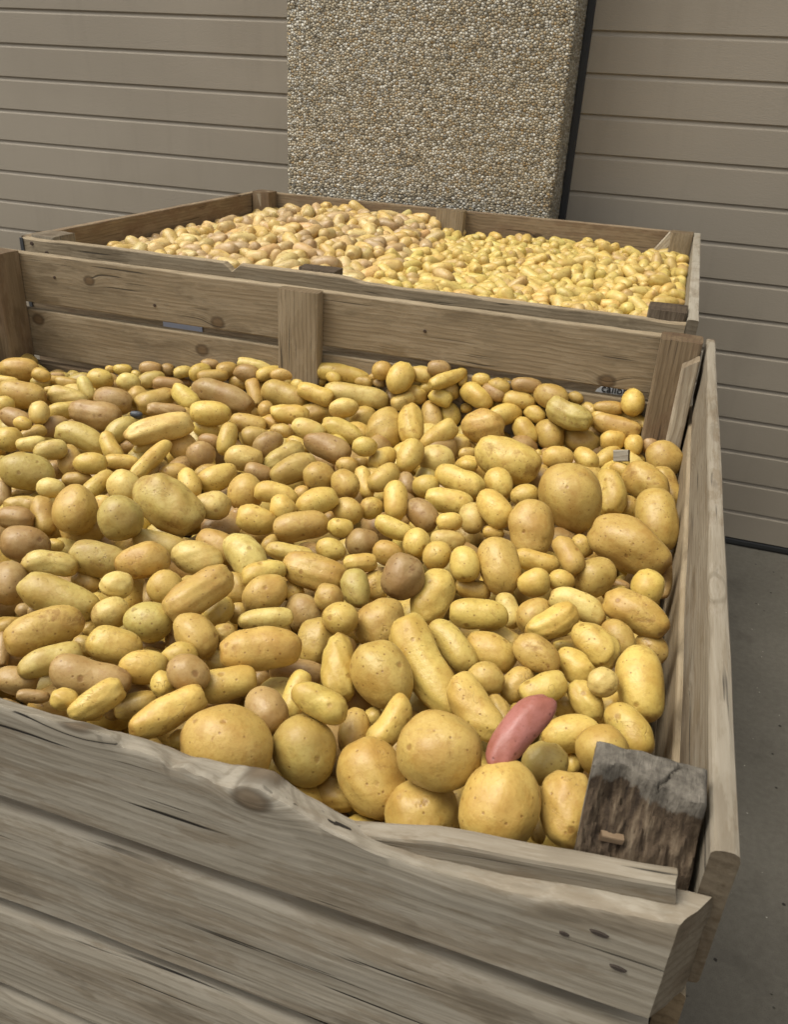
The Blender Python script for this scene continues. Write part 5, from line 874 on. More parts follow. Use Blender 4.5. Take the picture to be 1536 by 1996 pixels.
-91,863,-111,51,-29,10,80,7,-38,923,-97,67,-39,3,-63,2,-67,946,-84,75,20,-33,-53,5,-37,990,-110,53,-19,57,-60,8,-70,1094,-103,54,4,-31,78,6,-51,1124,-106,72,-32,34,-51,10,-63,1185,-94,42,-23,-11,87,11,-70,1255,-90,98,-21,2,6,4,-57,1301,-100,70,61,30,22,11,-83,1362,-96,7,49,-83,25,7,-15,236,-95,64,-7,59,-49,3,-38,309,-100,23,-13,27,92,9,-48,346,-94,90,1,-13,-42,1,-25,378,-107,74,-20,41,-50,6,
-23,437,-86,69,-36,18,-60,3,-40,486,-104,97,-1,-21,-9,7,-32,514,-90,86,-36,24,-26,0,-20,544,-90,95,-24,15,-9,10,-18,590,-92,53,-47,40,-58,4,-28,672,-87,24,-16,38,88,5,-17,705,-96,37,6,8,93,11,-26,745,-93,70,43,-46,-35,6,-33,782,-95,39,-23,-44,77,7,-39,818,-85,87,-33,33,15,5,-17,891,-105,61,-19,21,74,11,-11,935,-109,61,-22,-32,69,7,-17,972,-99,93,12,14,33,10,-12,1018,-106,59,21,27,73,9,
-18,1064,-112,56,-1,1,-83,10,-43,1079,-105,83,-18,-14,50,8,-36,1193,-107,53,-26,-38,71,9,-16,1218,-114,67,-24,-41,57,7,-24,1256,-112,5,-24,48,-84,6,-16,1297,-110,30,41,-6,86,9,-17,1360,-107,88,30,-23,-29,10,15,221,-106,74,-27,-10,-60,10,22,257,-111,70,-39,48,37,8,5,286,-87,39,15,4,-91,5,11,401,-93,87,-42,7,-23,10,17,441,-98,7,-5,45,89,10,-7,481,-94,59,24,-37,-67,8,12,513,-93,31,46,64,53,7,
22,623,-115,48,-54,-8,-69,6,12,673,-100,85,5,28,44,7,9,690,-74,71,68,10,-14,9,2,732,-107,62,19,-6,76,10,6,802,-100,99,-2,0,13,10,14,843,-105,61,33,6,72,9,15,884,-109,46,-17,26,-83,7,11,955,-113,85,-11,3,-52,7,19,989,-113,15,-19,-74,62,7,13,1063,-115,60,28,52,55,8,10,1109,-113,52,8,-22,-82,9,-6,1153,-117,76,48,-33,-28,6,3,1185,-108,96,-4,7,26,9,14,1230,-107,56,22,-6,-80,10,
20,1277,-114,79,-10,-15,58,10,9,1318,-103,11,-20,-46,86,11,11,1339,-125,87,39,-25,-15,6,53,203,-104,1,-7,-52,85,7,51,240,-95,29,10,53,79,8,59,308,-90,95,-27,16,-5,11,29,332,-97,78,1,-13,62,9,42,371,-98,56,-13,-13,81,6,61,406,-96,48,35,37,71,9,28,474,-95,63,-9,8,76,6,33,501,-113,83,-4,-37,41,8,61,568,-93,65,0,-4,-76,7,58,611,-90,65,25,-44,-57,9,46,676,-110,16,-45,-53,-70,8,
28,714,-98,44,9,-13,-88,9,36,761,-92,58,-58,-56,10,11,56,801,-105,63,-40,16,65,6,63,851,-95,39,-84,25,-28,9,54,885,-114,11,-40,-40,-82,6,59,944,-105,87,30,-1,38,8,55,990,-105,38,13,18,90,11,35,1144,-103,98,-14,-13,7,9,22,1166,-116,14,40,-31,-85,6,38,1206,-123,40,43,-53,62,10,55,1294,-107,60,-69,27,-30,11,59,1366,-114,16,25,-71,64,9,91,226,-87,28,8,-32,-90,11,78,266,-96,53,47,-57,-41,10,
101,287,-113,77,4,33,-55,10,65,337,-98,3,4,-7,100,7,95,397,-91,37,-7,-6,-92,9,93,444,-93,79,-37,41,-27,6,79,481,-112,53,-28,45,66,6,95,527,-89,72,8,-11,-68,9,93,572,-87,78,-38,2,50,11,98,613,-94,30,-42,11,-85,6,93,659,-97,66,-68,8,-31,6,106,686,-111,76,36,-26,-48,10,99,759,-108,79,43,11,-42,8,91,816,-90,98,7,17,0,9,71,887,-92,50,5,-63,-60,9,91,917,-110,38,56,25,70,10,89,960,-88,48,13,29,82,11,
71,1033,-101,43,-49,49,-58,10,74,1091,-101,48,39,5,-79,9,81,1127,-99,22,8,-14,96,11,65,1167,-107,99,-3,-9,-8,8,101,1256,-122,83,33,-2,45,7,83,1304,-97,77,43,-1,-48,7,103,1366,-106,4,17,44,-88,9,131,224,-91,69,-7,-8,71,10,135,267,-116,25,21,-28,-90,11,142,313,-89,93,25,23,-17,7,135,344,-93,31,2,-37,87,8,140,373,-96,38,37,22,82,6,122,454,-90,82,-49,20,-22,9,104,496,-108,74,-5,-40,-54,9,
124,523,-88,65,-17,6,-74,9,131,574,-90,22,11,74,63,6,122,607,-83,58,17,-42,-67,7,127,653,-88,54,22,56,59,9,156,706,-85,50,71,36,33,7,117,755,-85,30,27,-71,-58,11,114,785,-110,47,-37,1,80,6,107,846,-90,87,-39,-2,30,6,139,857,-102,81,18,51,-23,7,138,908,-108,71,12,28,-64,6,136,954,-87,32,-30,63,-64,11,139,1021,-96,3,-27,-46,-84,9,136,1050,-110,60,-71,35,-13,8,129,1115,-115,4,-6,82,56,7,
141,1143,-100,55,15,5,82,7,106,1158,-99,86,-39,-34,-2,9,134,1220,-94,45,2,17,88,8,123,1292,-95,98,0,-15,-14,9,116,1327,-98,74,62,-17,19,7,145,1348,-109,84,23,48,3,9,159,210,-101,76,10,11,-63,7,191,263,-91,50,-29,5,-81,7,183,309,-93,29,-23,-50,-78,11,191,347,-93,86,-46,-2,20,7,160,397,-110,79,-54,-22,-22,9,163,448,-87,18,-34,17,-91,10,175,479,-81,15,-25,16,-94,11,156,503,-91,89,-26,-28,22,11,
166,572,-91,37,-24,37,82,9,151,606,-84,72,14,1,67,8,175,650,-84,2,6,55,83,6,192,700,-88,23,-1,44,87,8,161,741,-82,24,-22,-16,93,8,161,776,-82,48,-28,-24,80,7,182,818,-97,70,6,-53,48,9,193,872,-105,72,-17,21,-64,7,192,914,-104,37,-66,64,-16,7,189,973,-106,48,61,41,48,6,176,991,-84,95,4,-5,32,10,171,1041,-102,78,-11,-48,38,9,149,1096,-88,58,-19,-33,72,11,163,1156,-86,68,-19,-10,70,8,
171,1173,-112,1,-7,-81,58,8,158,1237,-107,77,11,-30,-55,9,165,1295,-90,90,24,22,-29,11,180,1336,-116,3,-8,-81,58,7,225,203,-102,97,-2,-22,9,7,202,232,-101,22,-4,-86,45,7,218,295,-94,56,-36,51,-55,11,227,346,-91,30,8,-9,-95,6,206,378,-88,23,33,-15,-90,7,219,413,-108,42,-17,-22,-86,11,224,450,-111,3,31,77,-55,7,209,504,-85,92,8,-21,-32,11,210,544,-83,89,-6,17,-42,11,202,624,-82,1,-4,-20,98,11,
205,661,-82,29,23,51,78,6,240,684,-106,61,42,37,56,6,222,712,-104,91,37,-11,13,8,234,801,-94,67,-38,-31,-56,7,237,848,-100,58,-18,-34,-72,6,209,889,-80,61,-5,-1,-79,10,211,945,-81,4,36,-68,-64,8,213,985,-92,37,1,26,89,6,212,1010,-78,24,-24,-37,86,6,196,1059,-107,49,-53,-58,38,8,219,1086,-101,84,18,48,17,8,192,1145,-84,64,-4,-14,75,10,241,1184,-110,52,31,56,57,7,214,1210,-105,37,9,77,-51,9,
218,1272,-87,77,-27,-25,52,11,199,1309,-112,72,-65,-23,10,10,200,1367,-91,7,18,31,-93,7,259,219,-98,69,-47,10,54,7,247,269,-94,4,15,-7,-99,8,276,306,-108,72,-24,52,39,8,277,338,-116,90,-4,8,43,6,242,375,-88,13,12,73,-66,8,250,423,-100,51,-51,-46,52,8,276,477,-110,45,25,8,85,8,279,545,-109,60,-54,33,-48,6,273,579,-102,6,-42,8,-90,7,255,611,-80,77,-53,19,-30,8,247,643,-107,82,6,-12,-55,6,
255,691,-78,61,-6,50,-61,8,243,753,-81,62,-20,-2,76,11,282,796,-99,70,2,-26,-66,10,268,851,-96,25,-46,-70,-48,8,292,889,-101,44,27,57,64,10,257,908,-96,66,27,-41,56,7,268,982,-99,14,46,-28,83,6,245,1030,-95,74,-46,21,44,11,242,1056,-78,4,27,-64,72,10,249,1087,-94,8,71,3,-70,10,240,1116,-98,75,6,-55,36,9,274,1164,-105,88,14,-39,25,6,248,1220,-107,78,-48,-39,-4,7,256,1265,-90,61,70,-15,-32,8,
276,1309,-92,49,-44,49,-57,6,244,1357,-110,74,-38,5,55,10,294,228,-92,12,-6,1,-99,7,275,251,-90,31,4,56,-77,8,292,282,-109,52,-20,-44,-70,9,299,324,-111,38,39,-40,74,6,306,396,-89,84,-29,25,38,6,301,423,-86,27,8,-33,-90,8,319,459,-106,2,-61,-1,79,6,298,526,-88,99,7,-5,8,8,307,572,-107,23,15,-75,-61,8,315,605,-107,27,-3,32,-91,7,307,665,-104,20,1,17,97,9,298,712,-94,70,22,-65,-19,9,
317,758,-84,1,44,-21,88,9,309,807,-81,17,20,2,-97,6,322,835,-80,78,-61,15,-4,6,332,866,-82,55,2,50,67,10,317,906,-86,81,8,-10,57,7,295,994,-104,53,-22,-21,79,8,328,1014,-77,62,1,-31,72,11,309,1054,-85,15,10,51,84,10,309,1077,-103,53,-21,-74,36,6,288,1133,-108,76,12,-9,-64,7,284,1206,-91,80,-6,-24,-55,9,291,1238,-83,98,7,0,-18,10,325,1289,-92,35,30,-42,-78,6,311,1320,-95,66,-67,22,-26,6,
294,1356,-90,59,-27,-57,50,8,327,225,-113,86,-24,15,42,10,339,262,-117,99,-14,2,-3,8,347,305,-88,96,21,-17,2,11,347,344,-91,79,2,12,60,8,344,380,-82,10,0,43,90,11,380,439,-92,23,0,10,-97,8,351,481,-108,1,-27,46,85,7,336,511,-106,62,33,7,-71,8,340,543,-83,10,0,-33,94,11,335,583,-94,48,17,26,82,6,355,627,-79,96,-9,11,24,11,342,675,-95,56,49,19,-64,10,356,759,-84,14,2,7,99,7,
368,791,-78,97,-6,6,-24,11,356,827,-73,39,11,43,81,6,363,864,-101,96,15,7,24,10,367,912,-81,81,56,1,16,9,324,982,-104,26,59,-70,-31,6,368,1001,-78,90,8,23,-37,10,356,1032,-86,84,53,-10,0,8,335,1085,-95,23,-34,13,-90,6,330,1144,-84,51,30,-30,-75,8,343,1173,-108,4,-2,79,-62,9,338,1230,-82,99,-5,-6,7,7,375,1260,-88,85,5,15,-50,8,356,1304,-90,35,29,-15,88,9,335,1337,-101,94,32,1,-11,7,
376,214,-100,30,-60,-74,-5,10,411,263,-98,65,-46,-16,-58,9,385,322,-114,57,15,-48,-65,8,387,353,-101,83,27,-35,-34,7,391,379,-88,90,-26,-7,-33,10,415,437,-93,52,-20,-9,-82,8,391,472,-87,95,17,-22,-16,10,389,501,-82,84,-53,-7,-13,7,423,539,-102,56,67,-1,-49,11,383,589,-99,80,35,-33,37,9,403,669,-88,80,-28,15,51,9,392,714,-78,95,23,2,19,9,388,750,-75,75,-24,-16,59,8,411,774,-84,61,-1,-28,74,8,
377,836,-96,34,-57,-10,-74,7,391,897,-100,35,-18,8,91,10,380,936,-101,92,11,-23,-30,9,425,966,-82,76,27,16,57,9,410,986,-101,93,19,18,-26,9,400,1060,-88,71,33,26,57,8,416,1093,-80,59,-65,9,-47,9,423,1139,-85,74,17,41,51,10,404,1180,-83,52,34,12,77,10,379,1221,-88,41,3,-24,88,9,412,1286,-98,65,-57,46,-20,10,400,1325,-94,19,-13,-22,-95,8,384,1360,-93,40,-14,-40,81,9,428,204,-89,8,14,39,-91,10,
456,257,-105,12,55,2,83,11,439,305,-96,82,-9,-57,-3,11,448,369,-91,46,27,-32,-78,8,461,391,-113,47,7,34,81,9,446,412,-91,63,9,-2,77,7,445,452,-89,47,34,-18,79,11,464,533,-91,40,85,21,27,7,457,585,-107,45,-80,22,-33,8,421,588,-85,24,24,-19,-92,9,452,627,-85,81,21,31,44,10,420,722,-104,24,-21,-91,28,7,458,774,-105,69,-49,33,-42,8,417,836,-99,23,-51,25,79,6,426,872,-102,75,21,-30,-55,10,
432,902,-85,27,17,-34,89,7,450,946,-84,66,-4,-31,69,6,421,1008,-85,67,58,-41,-22,6,427,1048,-88,73,-27,-21,59,9,428,1114,-104,70,-50,-7,-51,8,452,1136,-98,73,-26,-62,14,10,433,1199,-85,34,4,-18,92,11,445,1236,-88,21,-8,-14,-97,10,445,1288,-112,38,-46,41,-69,8,437,1307,-85,61,12,-17,-76,10,421,1356,-92,42,8,13,89,11,503,210,-98,47,-66,24,-53,8,504,246,-119,70,50,29,41,7,471,292,-87,67,28,8,-68,11,
468,355,-113,69,-60,20,34,6,483,363,-93,55,70,-36,-29,6,482,401,-91,85,47,-20,-12,8,484,484,-91,86,-50,-13,-2,7,483,499,-113,3,2,61,-79,6,500,546,-89,89,-27,35,-11,9,495,602,-109,28,-42,72,-48,11,490,629,-86,45,-25,24,-82,11,484,669,-86,3,-5,-74,67,10,462,706,-86,6,-22,-54,81,8,502,755,-108,16,-8,-29,94,7,468,812,-92,84,-9,-36,39,8,490,862,-88,16,15,54,-81,8,482,894,-83,100,6,4,-4,8,
471,970,-82,69,-70,10,-16,9,469,1022,-96,74,-37,39,40,11,468,1065,-96,68,14,-12,71,6,463,1101,-93,38,-21,25,87,8,486,1124,-110,10,-10,7,-99,9,473,1214,-86,84,-20,10,50,10,489,1246,-112,64,1,36,68,7,467,1270,-111,32,58,-25,-71,6,466,1331,-93,16,-10,9,98,7,497,1353,-115,54,63,47,31,10,549,232,-106,11,52,-38,76,8,528,274,-104,12,20,-53,-82,7,505,308,-98,57,33,-41,-63,7,508,351,-112,54,-68,5,49,7,
550,399,-114,62,-61,-2,-50,6,530,440,-97,91,10,38,14,9,517,471,-84,78,-11,14,-60,7,535,492,-101,33,-1,-64,69,10,536,575,-89,46,-15,-24,-84,7,529,620,-83,36,-52,-56,53,9,548,651,-108,40,-62,43,-51,10,543,704,-83,23,18,-3,96,8,511,720,-108,40,-25,-28,84,7,535,766,-103,51,-27,81,-14,8,523,821,-84,83,-24,-43,26,11,544,879,-82,79,-3,35,50,10,513,931,-102,18,-43,-14,87,8,507,957,-83,81,-3,-35,47,6,
518,1027,-110,37,-28,-70,54,6,544,1040,-91,75,-12,53,-39,10,517,1109,-91,39,-5,68,62,7,528,1133,-108,45,56,-21,-66,8,515,1205,-88,51,-14,-7,84,10,549,1225,-114,60,-44,40,-53,10,545,1279,-92,13,-10,52,-84,8,501,1317,-96,82,-52,-23,8,8,521,1338,-110,75,9,-55,36,7,584,203,-96,68,-72,13,0,7,574,274,-99,88,-29,-3,38,7,556,300,-89,91,28,-23,-17,9,556,326,-108,44,18,63,-62,10,577,403,-94,49,-45,36,66,10,
589,432,-99,97,-21,-10,2,6,585,458,-105,0,0,16,99,6,589,522,-92,68,10,-2,-73,11,557,556,-99,46,-43,-32,71,6,559,608,-84,68,-18,7,-70,11,578,646,-87,36,-43,-20,81,10,581,719,-87,1,-2,-17,99,11,564,758,-84,55,-7,11,83,7,561,779,-110,26,-39,-63,63,7,567,849,-92,3,13,-28,-95,8,571,877,-101,92,4,-27,28,6,552,938,-86,92,-34,15,-15,10,546,982,-84,87,-8,-3,49,11,589,1004,-83,93,-28,21,13,11,
597,1046,-113,72,-12,14,-67,9,588,1094,-114,38,56,61,41,8,576,1124,-100,92,-7,-21,32,6,588,1183,-92,78,0,21,-59,11,588,1209,-113,55,80,-5,-25,10,582,1271,-93,74,-33,39,-43,8,549,1327,-113,46,-24,32,80,7,575,1332,-118,57,57,-50,-31,6,616,217,-98,33,-6,-18,93,10,605,269,-119,66,-74,4,9,8,602,305,-92,80,-34,0,50,10,603,359,-93,10,-11,34,93,11,603,411,-109,4,-47,17,86,7,640,454,-114,76,-3,37,54,8,
616,491,-91,45,5,60,66,7,638,530,-111,28,-38,-61,-63,7,619,585,-98,10,-94,4,32,6,629,610,-92,49,-80,15,-32,8,612,645,-89,61,-65,-15,43,7,646,697,-114,75,-41,42,-31,7,622,751,-90,83,1,0,56,9,608,791,-85,86,-20,-7,-46,9,601,827,-100,41,-13,-39,81,8,638,877,-98,77,10,49,-40,8,600,913,-91,59,-32,-16,72,10,633,953,-94,41,-1,12,-90,11,629,993,-91,41,25,-27,-83,10,627,1053,-83,34,-21,50,76,8,
627,1083,-95,59,11,36,-71,6,627,1134,-115,59,41,19,66,7,622,1177,-88,44,27,-19,84,10,614,1219,-95,85,7,16,-50,11,600,1275,-115,82,-33,-45,15,6,589,1302,-104,16,56,3,-81,11,621,1365,-89,79,-57,21,4,10,641,294,-111,81,29,-49,-15,10,671,349,-97,97,9,6,-23,9,679,401,-117,65,-27,1,-71,9,677,434,-98,34,27,37,82,9,679,480,-95,55,-29,18,-76,10,667,516,-92,93,-4,3,37,10,636,563,-92,79,2,-42,45,8,
660,621,-101,97,-13,-5,-20,8,636,660,-112,52,61,-55,-22,10,672,698,-89,82,-14,-37,40,6,668,728,-103,77,-37,24,-46,6,640,798,-89,57,-30,-40,65,10,674,864,-105,58,14,-34,72,6,645,920,-102,50,-45,-37,64,7,678,956,-95,68,20,13,70,7,660,990,-90,57,54,-16,60,8,657,1065,-87,48,14,-3,86,11,658,1110,-90,71,-48,33,-40,11,662,1160,-94,99,11,-1,10,9,653,1191,-88,48,-30,3,-83,9,660,1233,-89,43,-10,26,86,11,
664,1285,-98,19,1,25,95,10,647,1316,-88,73,66,14,9,11,673,1343,-100,2,10,-7,99,6,696,209,-92,27,13,16,-94,11,693,252,-100,22,-16,-64,72,9,679,287,-95,40,-6,-20,-89,8,699,318,-94,99,2,11,2,8,707,357,-92,66,-12,18,-72,9,706,407,-97,73,9,-62,28,10,707,470,-92,69,14,-46,54,9,706,534,-95,88,10,16,-44,6,707,554,-114,33,39,38,-77,6,709,610,-101,70,8,31,-64,6,699,641,-92,83,44,-1,34,10,
701,674,-95,81,58,-10,0,7,701,730,-91,85,17,-1,49,11,697,769,-90,29,4,1,-96,10,705,816,-87,63,-4,-23,74,11,704,891,-106,27,10,42,86,6,692,921,-91,100,-6,-2,-2,10,706,953,-87,51,-16,-21,82,7,693,986,-99,11,-12,-25,95,7,684,1072,-107,49,-42,40,65,9,702,1095,-105,34,35,-34,80,10,706,1129,-101,28,-44,-38,76,7,685,1190,-98,88,-33,-26,20,8,701,1221,-96,98,14,14,-4,7,695,1254,-100,81,58,1,-14,10,
707,1295,-93,76,16,-3,63,8,707,1366,-114,33,71,-45,43,7,-787,222,-91,62,-14,8,77,0,-754,231,-96,48,-23,-32,79,4,-778,327,-95,63,59,6,-50,5,-776,370,-95,85,-38,20,-31,4,-775,453,-106,7,15,-73,66,0,-784,496,-92,66,7,22,-72,4,-774,527,-110,99,8,1,-9,1,-780,557,-98,89,37,17,20,0,-786,599,-101,58,36,47,55,2,-772,673,-103,92,1,39,-4,4,-784,786,-91,27,53,-2,-80,3,-765,823,-97,9,-47,76,43,5,
-784,856,-94,65,23,44,-57,4,-784,908,-95,65,2,19,74,3,-786,927,-128,65,-34,-51,44,2,-784,1002,-114,53,-26,57,56,2,-782,1036,-90,86,-1,19,-47,2,-787,1095,-110,23,73,8,64,0,-784,1135,-109,54,20,8,81,2,-785,1183,-96,73,-16,-1,-66,2,-785,1267,-99,64,51,26,52,1,-784,1317,-87,48,-43,76,-6,4,-772,1361,-91,95,23,17,14,4,-731,254,-108,74,17,-17,-63,0,-784,293,-114,6,-87,0,49,0,-740,333,-85,63,-16,21,-73,5,
-756,404,-97,2,-9,-13,-99,2,-761,449,-77,41,54,-65,-33,2,-739,472,-103,89,32,-5,-31,5,-741,508,-82,28,11,-69,66,5,-735,542,-89,40,15,-54,72,3,-754,602,-96,69,-52,17,-48,1,-772,640,-93,67,-74,-2,6,3,-771,706,-89,76,64,-10,-11,2,-739,740,-89,83,51,17,12,5,-744,798,-83,46,14,13,-86,3,-750,882,-88,68,-31,-8,66,5,-762,955,-106,4,-16,38,-91,1,-751,1006,-93,66,-3,-49,-57,2,-763,1067,-97,9,-8,-41,90,3,
-750,1128,-92,91,6,-12,-39,2,-760,1161,-113,63,29,2,-72,0,-758,1197,-126,71,47,-23,-47,1,-770,1223,-94,41,39,26,78,1,-743,1289,-92,74,45,49,8,3,-742,1338,-86,22,-88,-41,-10,5,-712,207,-88,94,-24,3,-23,0,-702,259,-102,52,-59,55,29,0,-713,297,-109,85,18,9,-49,3,-701,361,-96,91,-1,41,7,2,-715,391,-91,22,8,-34,-91,1,-723,429,-79,76,-33,-12,55,5,-703,483,-82,40,-64,65,9,3,-691,519,-90,1,3,-28,96,0,
-711,580,-91,52,-10,16,-84,2,-723,624,-85,3,-24,1,97,2,-737,665,-84,67,11,54,51,5,-709,718,-73,92,36,8,10,5,-716,779,-79,55,-75,-13,35,3,-722,837,-98,37,-26,-56,69,4,-725,913,-113,2,-63,78,-1,2,-746,934,-85,95,-18,11,23,5,-712,976,-66,53,16,-6,-83,5,-721,1028,-80,11,-5,49,86,2,-722,1092,-86,48,-1,13,-87,2,-717,1142,-90,34,-9,-92,16,1,-738,1194,-94,53,-36,-66,39,5,-703,1221,-87,97,9,-2,24,0,
-723,1250,-84,43,13,-38,-81,3,-684,1360,-74,18,17,-60,-76,3,-661,210,-92,93,-10,6,-35,1,-688,284,-83,16,-36,-81,44,1,-697,327,-85,93,-14,22,25,4,-662,328,-72,57,-29,-56,53,2,-676,375,-79,82,51,0,-24,1,-657,409,-77,11,-10,17,-97,3,-673,455,-83,30,-4,2,-95,4,-672,550,-81,89,10,8,-44,3,-682,597,-71,31,28,-17,89,5,-682,640,-73,35,61,-24,-67,4,-693,683,-72,36,8,7,-93,4,-674,771,-68,70,1,-13,-70,3,
-699,820,-70,37,78,-43,-27,3,-714,873,-92,37,15,83,38,0,-707,905,-80,10,-13,-47,86,4,-672,994,-79,62,-46,19,60,4,-687,1063,-72,10,-5,47,87,4,-681,1102,-74,96,-25,1,15,0,-695,1129,-69,81,55,3,17,1,-697,1181,-72,94,3,-5,-32,5,-673,1208,-62,20,-10,-59,77,5,-693,1286,-77,48,9,38,79,4,-670,1325,-87,67,67,31,-9,3,-653,1339,-61,8,-10,-79,-61,3,-621,217,-92,2,45,81,37,4,-633,283,-92,1,-90,-18,41,3,
-637,316,-100,38,66,-35,54,2,-631,357,-66,73,12,-31,60,5,-640,449,-64,47,6,-17,-86,3,-666,503,-69,18,50,-73,-42,4,-612,536,-69,60,-1,-25,-76,1,-629,585,-66,4,-11,5,99,3,-614,663,-88,86,-26,-11,-43,0,-622,715,-82,10,-84,38,-38,2,-620,752,-84,75,35,51,-22,1,-639,829,-64,54,16,-64,-52,2,-639,848,-100,24,45,-1,86,0,-643,926,-76,7,-13,35,-93,5,-621,961,-68,90,21,36,14,2,-662,1025,-68,25,-8,-95,19,1,
-625,1036,-51,24,-1,34,91,5,-645,1127,-73,76,-60,0,25,0,-606,1186,-79,38,-53,-19,-73,2,-617,1213,-56,38,19,-41,-81,4,-653,1240,-70,11,99,5,1,1,-640,1311,-79,20,-33,22,-90,1,-622,1354,-89,28,-82,-50,9,2,-589,235,-77,17,11,98,3,1,-592,289,-85,26,58,9,-77,1,-588,359,-94,52,70,46,-19,3,-579,373,-61,8,47,-38,80,3,-576,415,-71,12,90,-41,5,3,-594,454,-68,17,7,98,3,1,-581,511,-65,70,37,29,54,0,
-631,620,-69,10,3,-80,-59,5,-571,628,-95,29,60,-3,75,0,-582,689,-103,81,51,23,13,3,-590,740,-78,73,59,14,31,0,-616,795,-51,63,34,-30,-63,4,-628,894,-75,29,-38,13,-87,0,-587,946,-66,39,-53,-65,-37,5,-565,973,-57,57,79,-15,-17,0,-545,1008,-62,59,-1,45,-67,4,-592,1065,-53,73,24,-45,-46,2,-616,1095,-71,48,-4,-31,-82,3,-588,1128,-59,42,49,-12,75,1,-551,1169,-94,17,-58,38,-70,0,
-570,1182,-70,78,32,10,52,2,-614,1289,-57,59,-8,2,80,3,-606,1338,-64,41,42,-9,-81,3,-516,221,-80,48,-45,53,-54,4,-553,288,-72,28,88,38,9,5,-546,335,-64,90,20,16,-35,1,-540,375,-82,52,34,49,62,5,-546,438,-74,61,21,17,74,4,-547,484,-65,13,-1,13,-98,0,-536,534,-58,62,10,10,77,3,-556,588,-83,2,-23,63,74,0,-507,601,-74,64,20,-23,71,3,-549,617,-61,1,-18,17,97,3,-582,694,-68,53,32,59,52,4,
-551,712,-77,3,-40,23,89,1,-549,757,-73,32,38,47,73,5,-577,845,-65,82,54,-19,-5,3,-556,873,-70,44,-4,-19,88,2,-526,893,-57,19,3,-97,-17,2,-550,945,-71,72,-52,16,43,0,-524,993,-92,9,-21,1,97,0,-546,1069,-51,63,7,-5,77,5,-571,1098,-70,11,3,48,-87,0,-503,1146,-37,42,44,58,54,5,-521,1181,-60,95,7,14,-28,0,-554,1241,-49,69,30,-21,-62,4,-559,1284,-71,58,17,-75,-29,0,-549,1319,-54,46,21,-16,85,4,
-543,1361,-50,94,17,-28,-9,5,-483,211,-84,36,-47,-57,57,0,-471,245,-72,35,-8,-32,-88,0,-490,270,-71,31,3,-31,-90,2,-489,358,-77,53,-63,6,56,3,-509,398,-65,11,-18,-47,86,3,-464,467,-85,37,38,64,56,1,-504,468,-82,15,-37,-10,-91,1,-504,502,-83,46,23,-80,31,5,-477,570,-76,27,33,-21,88,4,-456,594,-66,34,50,-39,70,0,-471,626,-49,63,71,24,22,5,-503,693,-55,86,-18,4,-47,1,-511,742,-65,30,-59,-33,67,3,
-526,784,-64,20,-70,-32,60,2,-514,821,-59,51,79,-28,-21,5,-488,878,-55,83,36,42,-5,3,-525,933,-59,56,-67,-47,14,0,-526,974,-64,2,-79,-61,5,0,-508,1046,-56,1,-42,77,49,3,-469,1046,-59,90,18,-15,36,2,-482,1110,-63,83,-48,-1,29,2,-484,1147,-65,23,-20,-13,94,0,-484,1186,-56,60,0,44,66,5,-497,1232,-52,11,74,28,60,0,-497,1271,-59,68,11,22,-69,4,-461,1316,-54,75,49,-36,-27,4,
-495,1356,-52,58,-11,-36,72,0,-455,213,-57,93,15,-1,32,4,-441,259,-91,17,-44,-81,35,1,-441,270,-60,2,5,-75,66,3,-440,335,-65,34,-28,61,-66,1,-427,372,-78,85,15,46,-19,2,-436,443,-67,8,-15,2,-99,3,-443,475,-53,11,4,99,-7,4,-473,519,-80,35,-34,-38,78,2,-443,565,-68,60,-48,21,60,0,-422,592,-77,60,25,-60,46,3,-398,675,-72,12,89,40,18,2,-447,720,-57,15,-77,-38,49,1,-411,744,-69,28,-27,19,-90,1,
-474,747,-55,82,51,-26,-9,0,-446,796,-53,14,44,17,87,0,-477,849,-69,3,30,-93,-20,0,-441,950,-40,46,-27,8,-84,3,-476,987,-52,88,-27,11,38,3,-434,984,-67,46,-31,-82,-15,1,-420,1067,-56,33,-67,-24,-62,3,-412,1164,-52,55,3,-63,55,1,-446,1154,-56,11,16,15,97,0,-425,1217,-56,14,-77,57,-26,3,-463,1268,-47,93,-10,5,36,1,-421,1310,-47,51,35,60,51,2,-401,1280,-64,14,-59,67,-43,4,
-456,1355,-44,41,84,-32,-18,4,-406,241,-63,1,18,-37,-91,4,-391,293,-67,6,-10,95,30,2,-376,348,-62,10,3,-98,-15,3,-383,446,-74,93,-19,20,24,3,-388,491,-61,99,8,6,-12,0,-431,512,-54,89,-44,-8,10,5,-391,579,-56,12,11,-53,-83,2,-397,637,-46,49,-53,-57,39,2,-361,673,-61,67,41,61,11,3,-392,719,-53,60,4,-10,-79,2,-406,761,-42,1,-1,-8,100,3,-408,808,-38,1,-12,-37,92,3,-399,981,-52,39,-10,-19,-90,2,
-385,1018,-50,51,-59,-24,-57,1,-373,1077,-34,96,4,-5,28,5,-411,1133,-44,58,-80,-6,-15,0,-376,1155,-53,92,27,26,13,0,-377,1184,-63,70,69,16,11,0,-376,1215,-49,92,-17,5,36,3,-378,1257,-47,83,26,22,44,1,-385,1324,-58,23,-16,40,87,5,-408,1355,-38,83,-46,26,17,5,-332,225,-68,11,-62,78,-2,5,-338,383,-66,90,-19,13,-37,3,-353,424,-75,60,39,11,69,0,-343,460,-57,4,1,27,-96,2,-381,521,-52,41,-28,15,86,1,
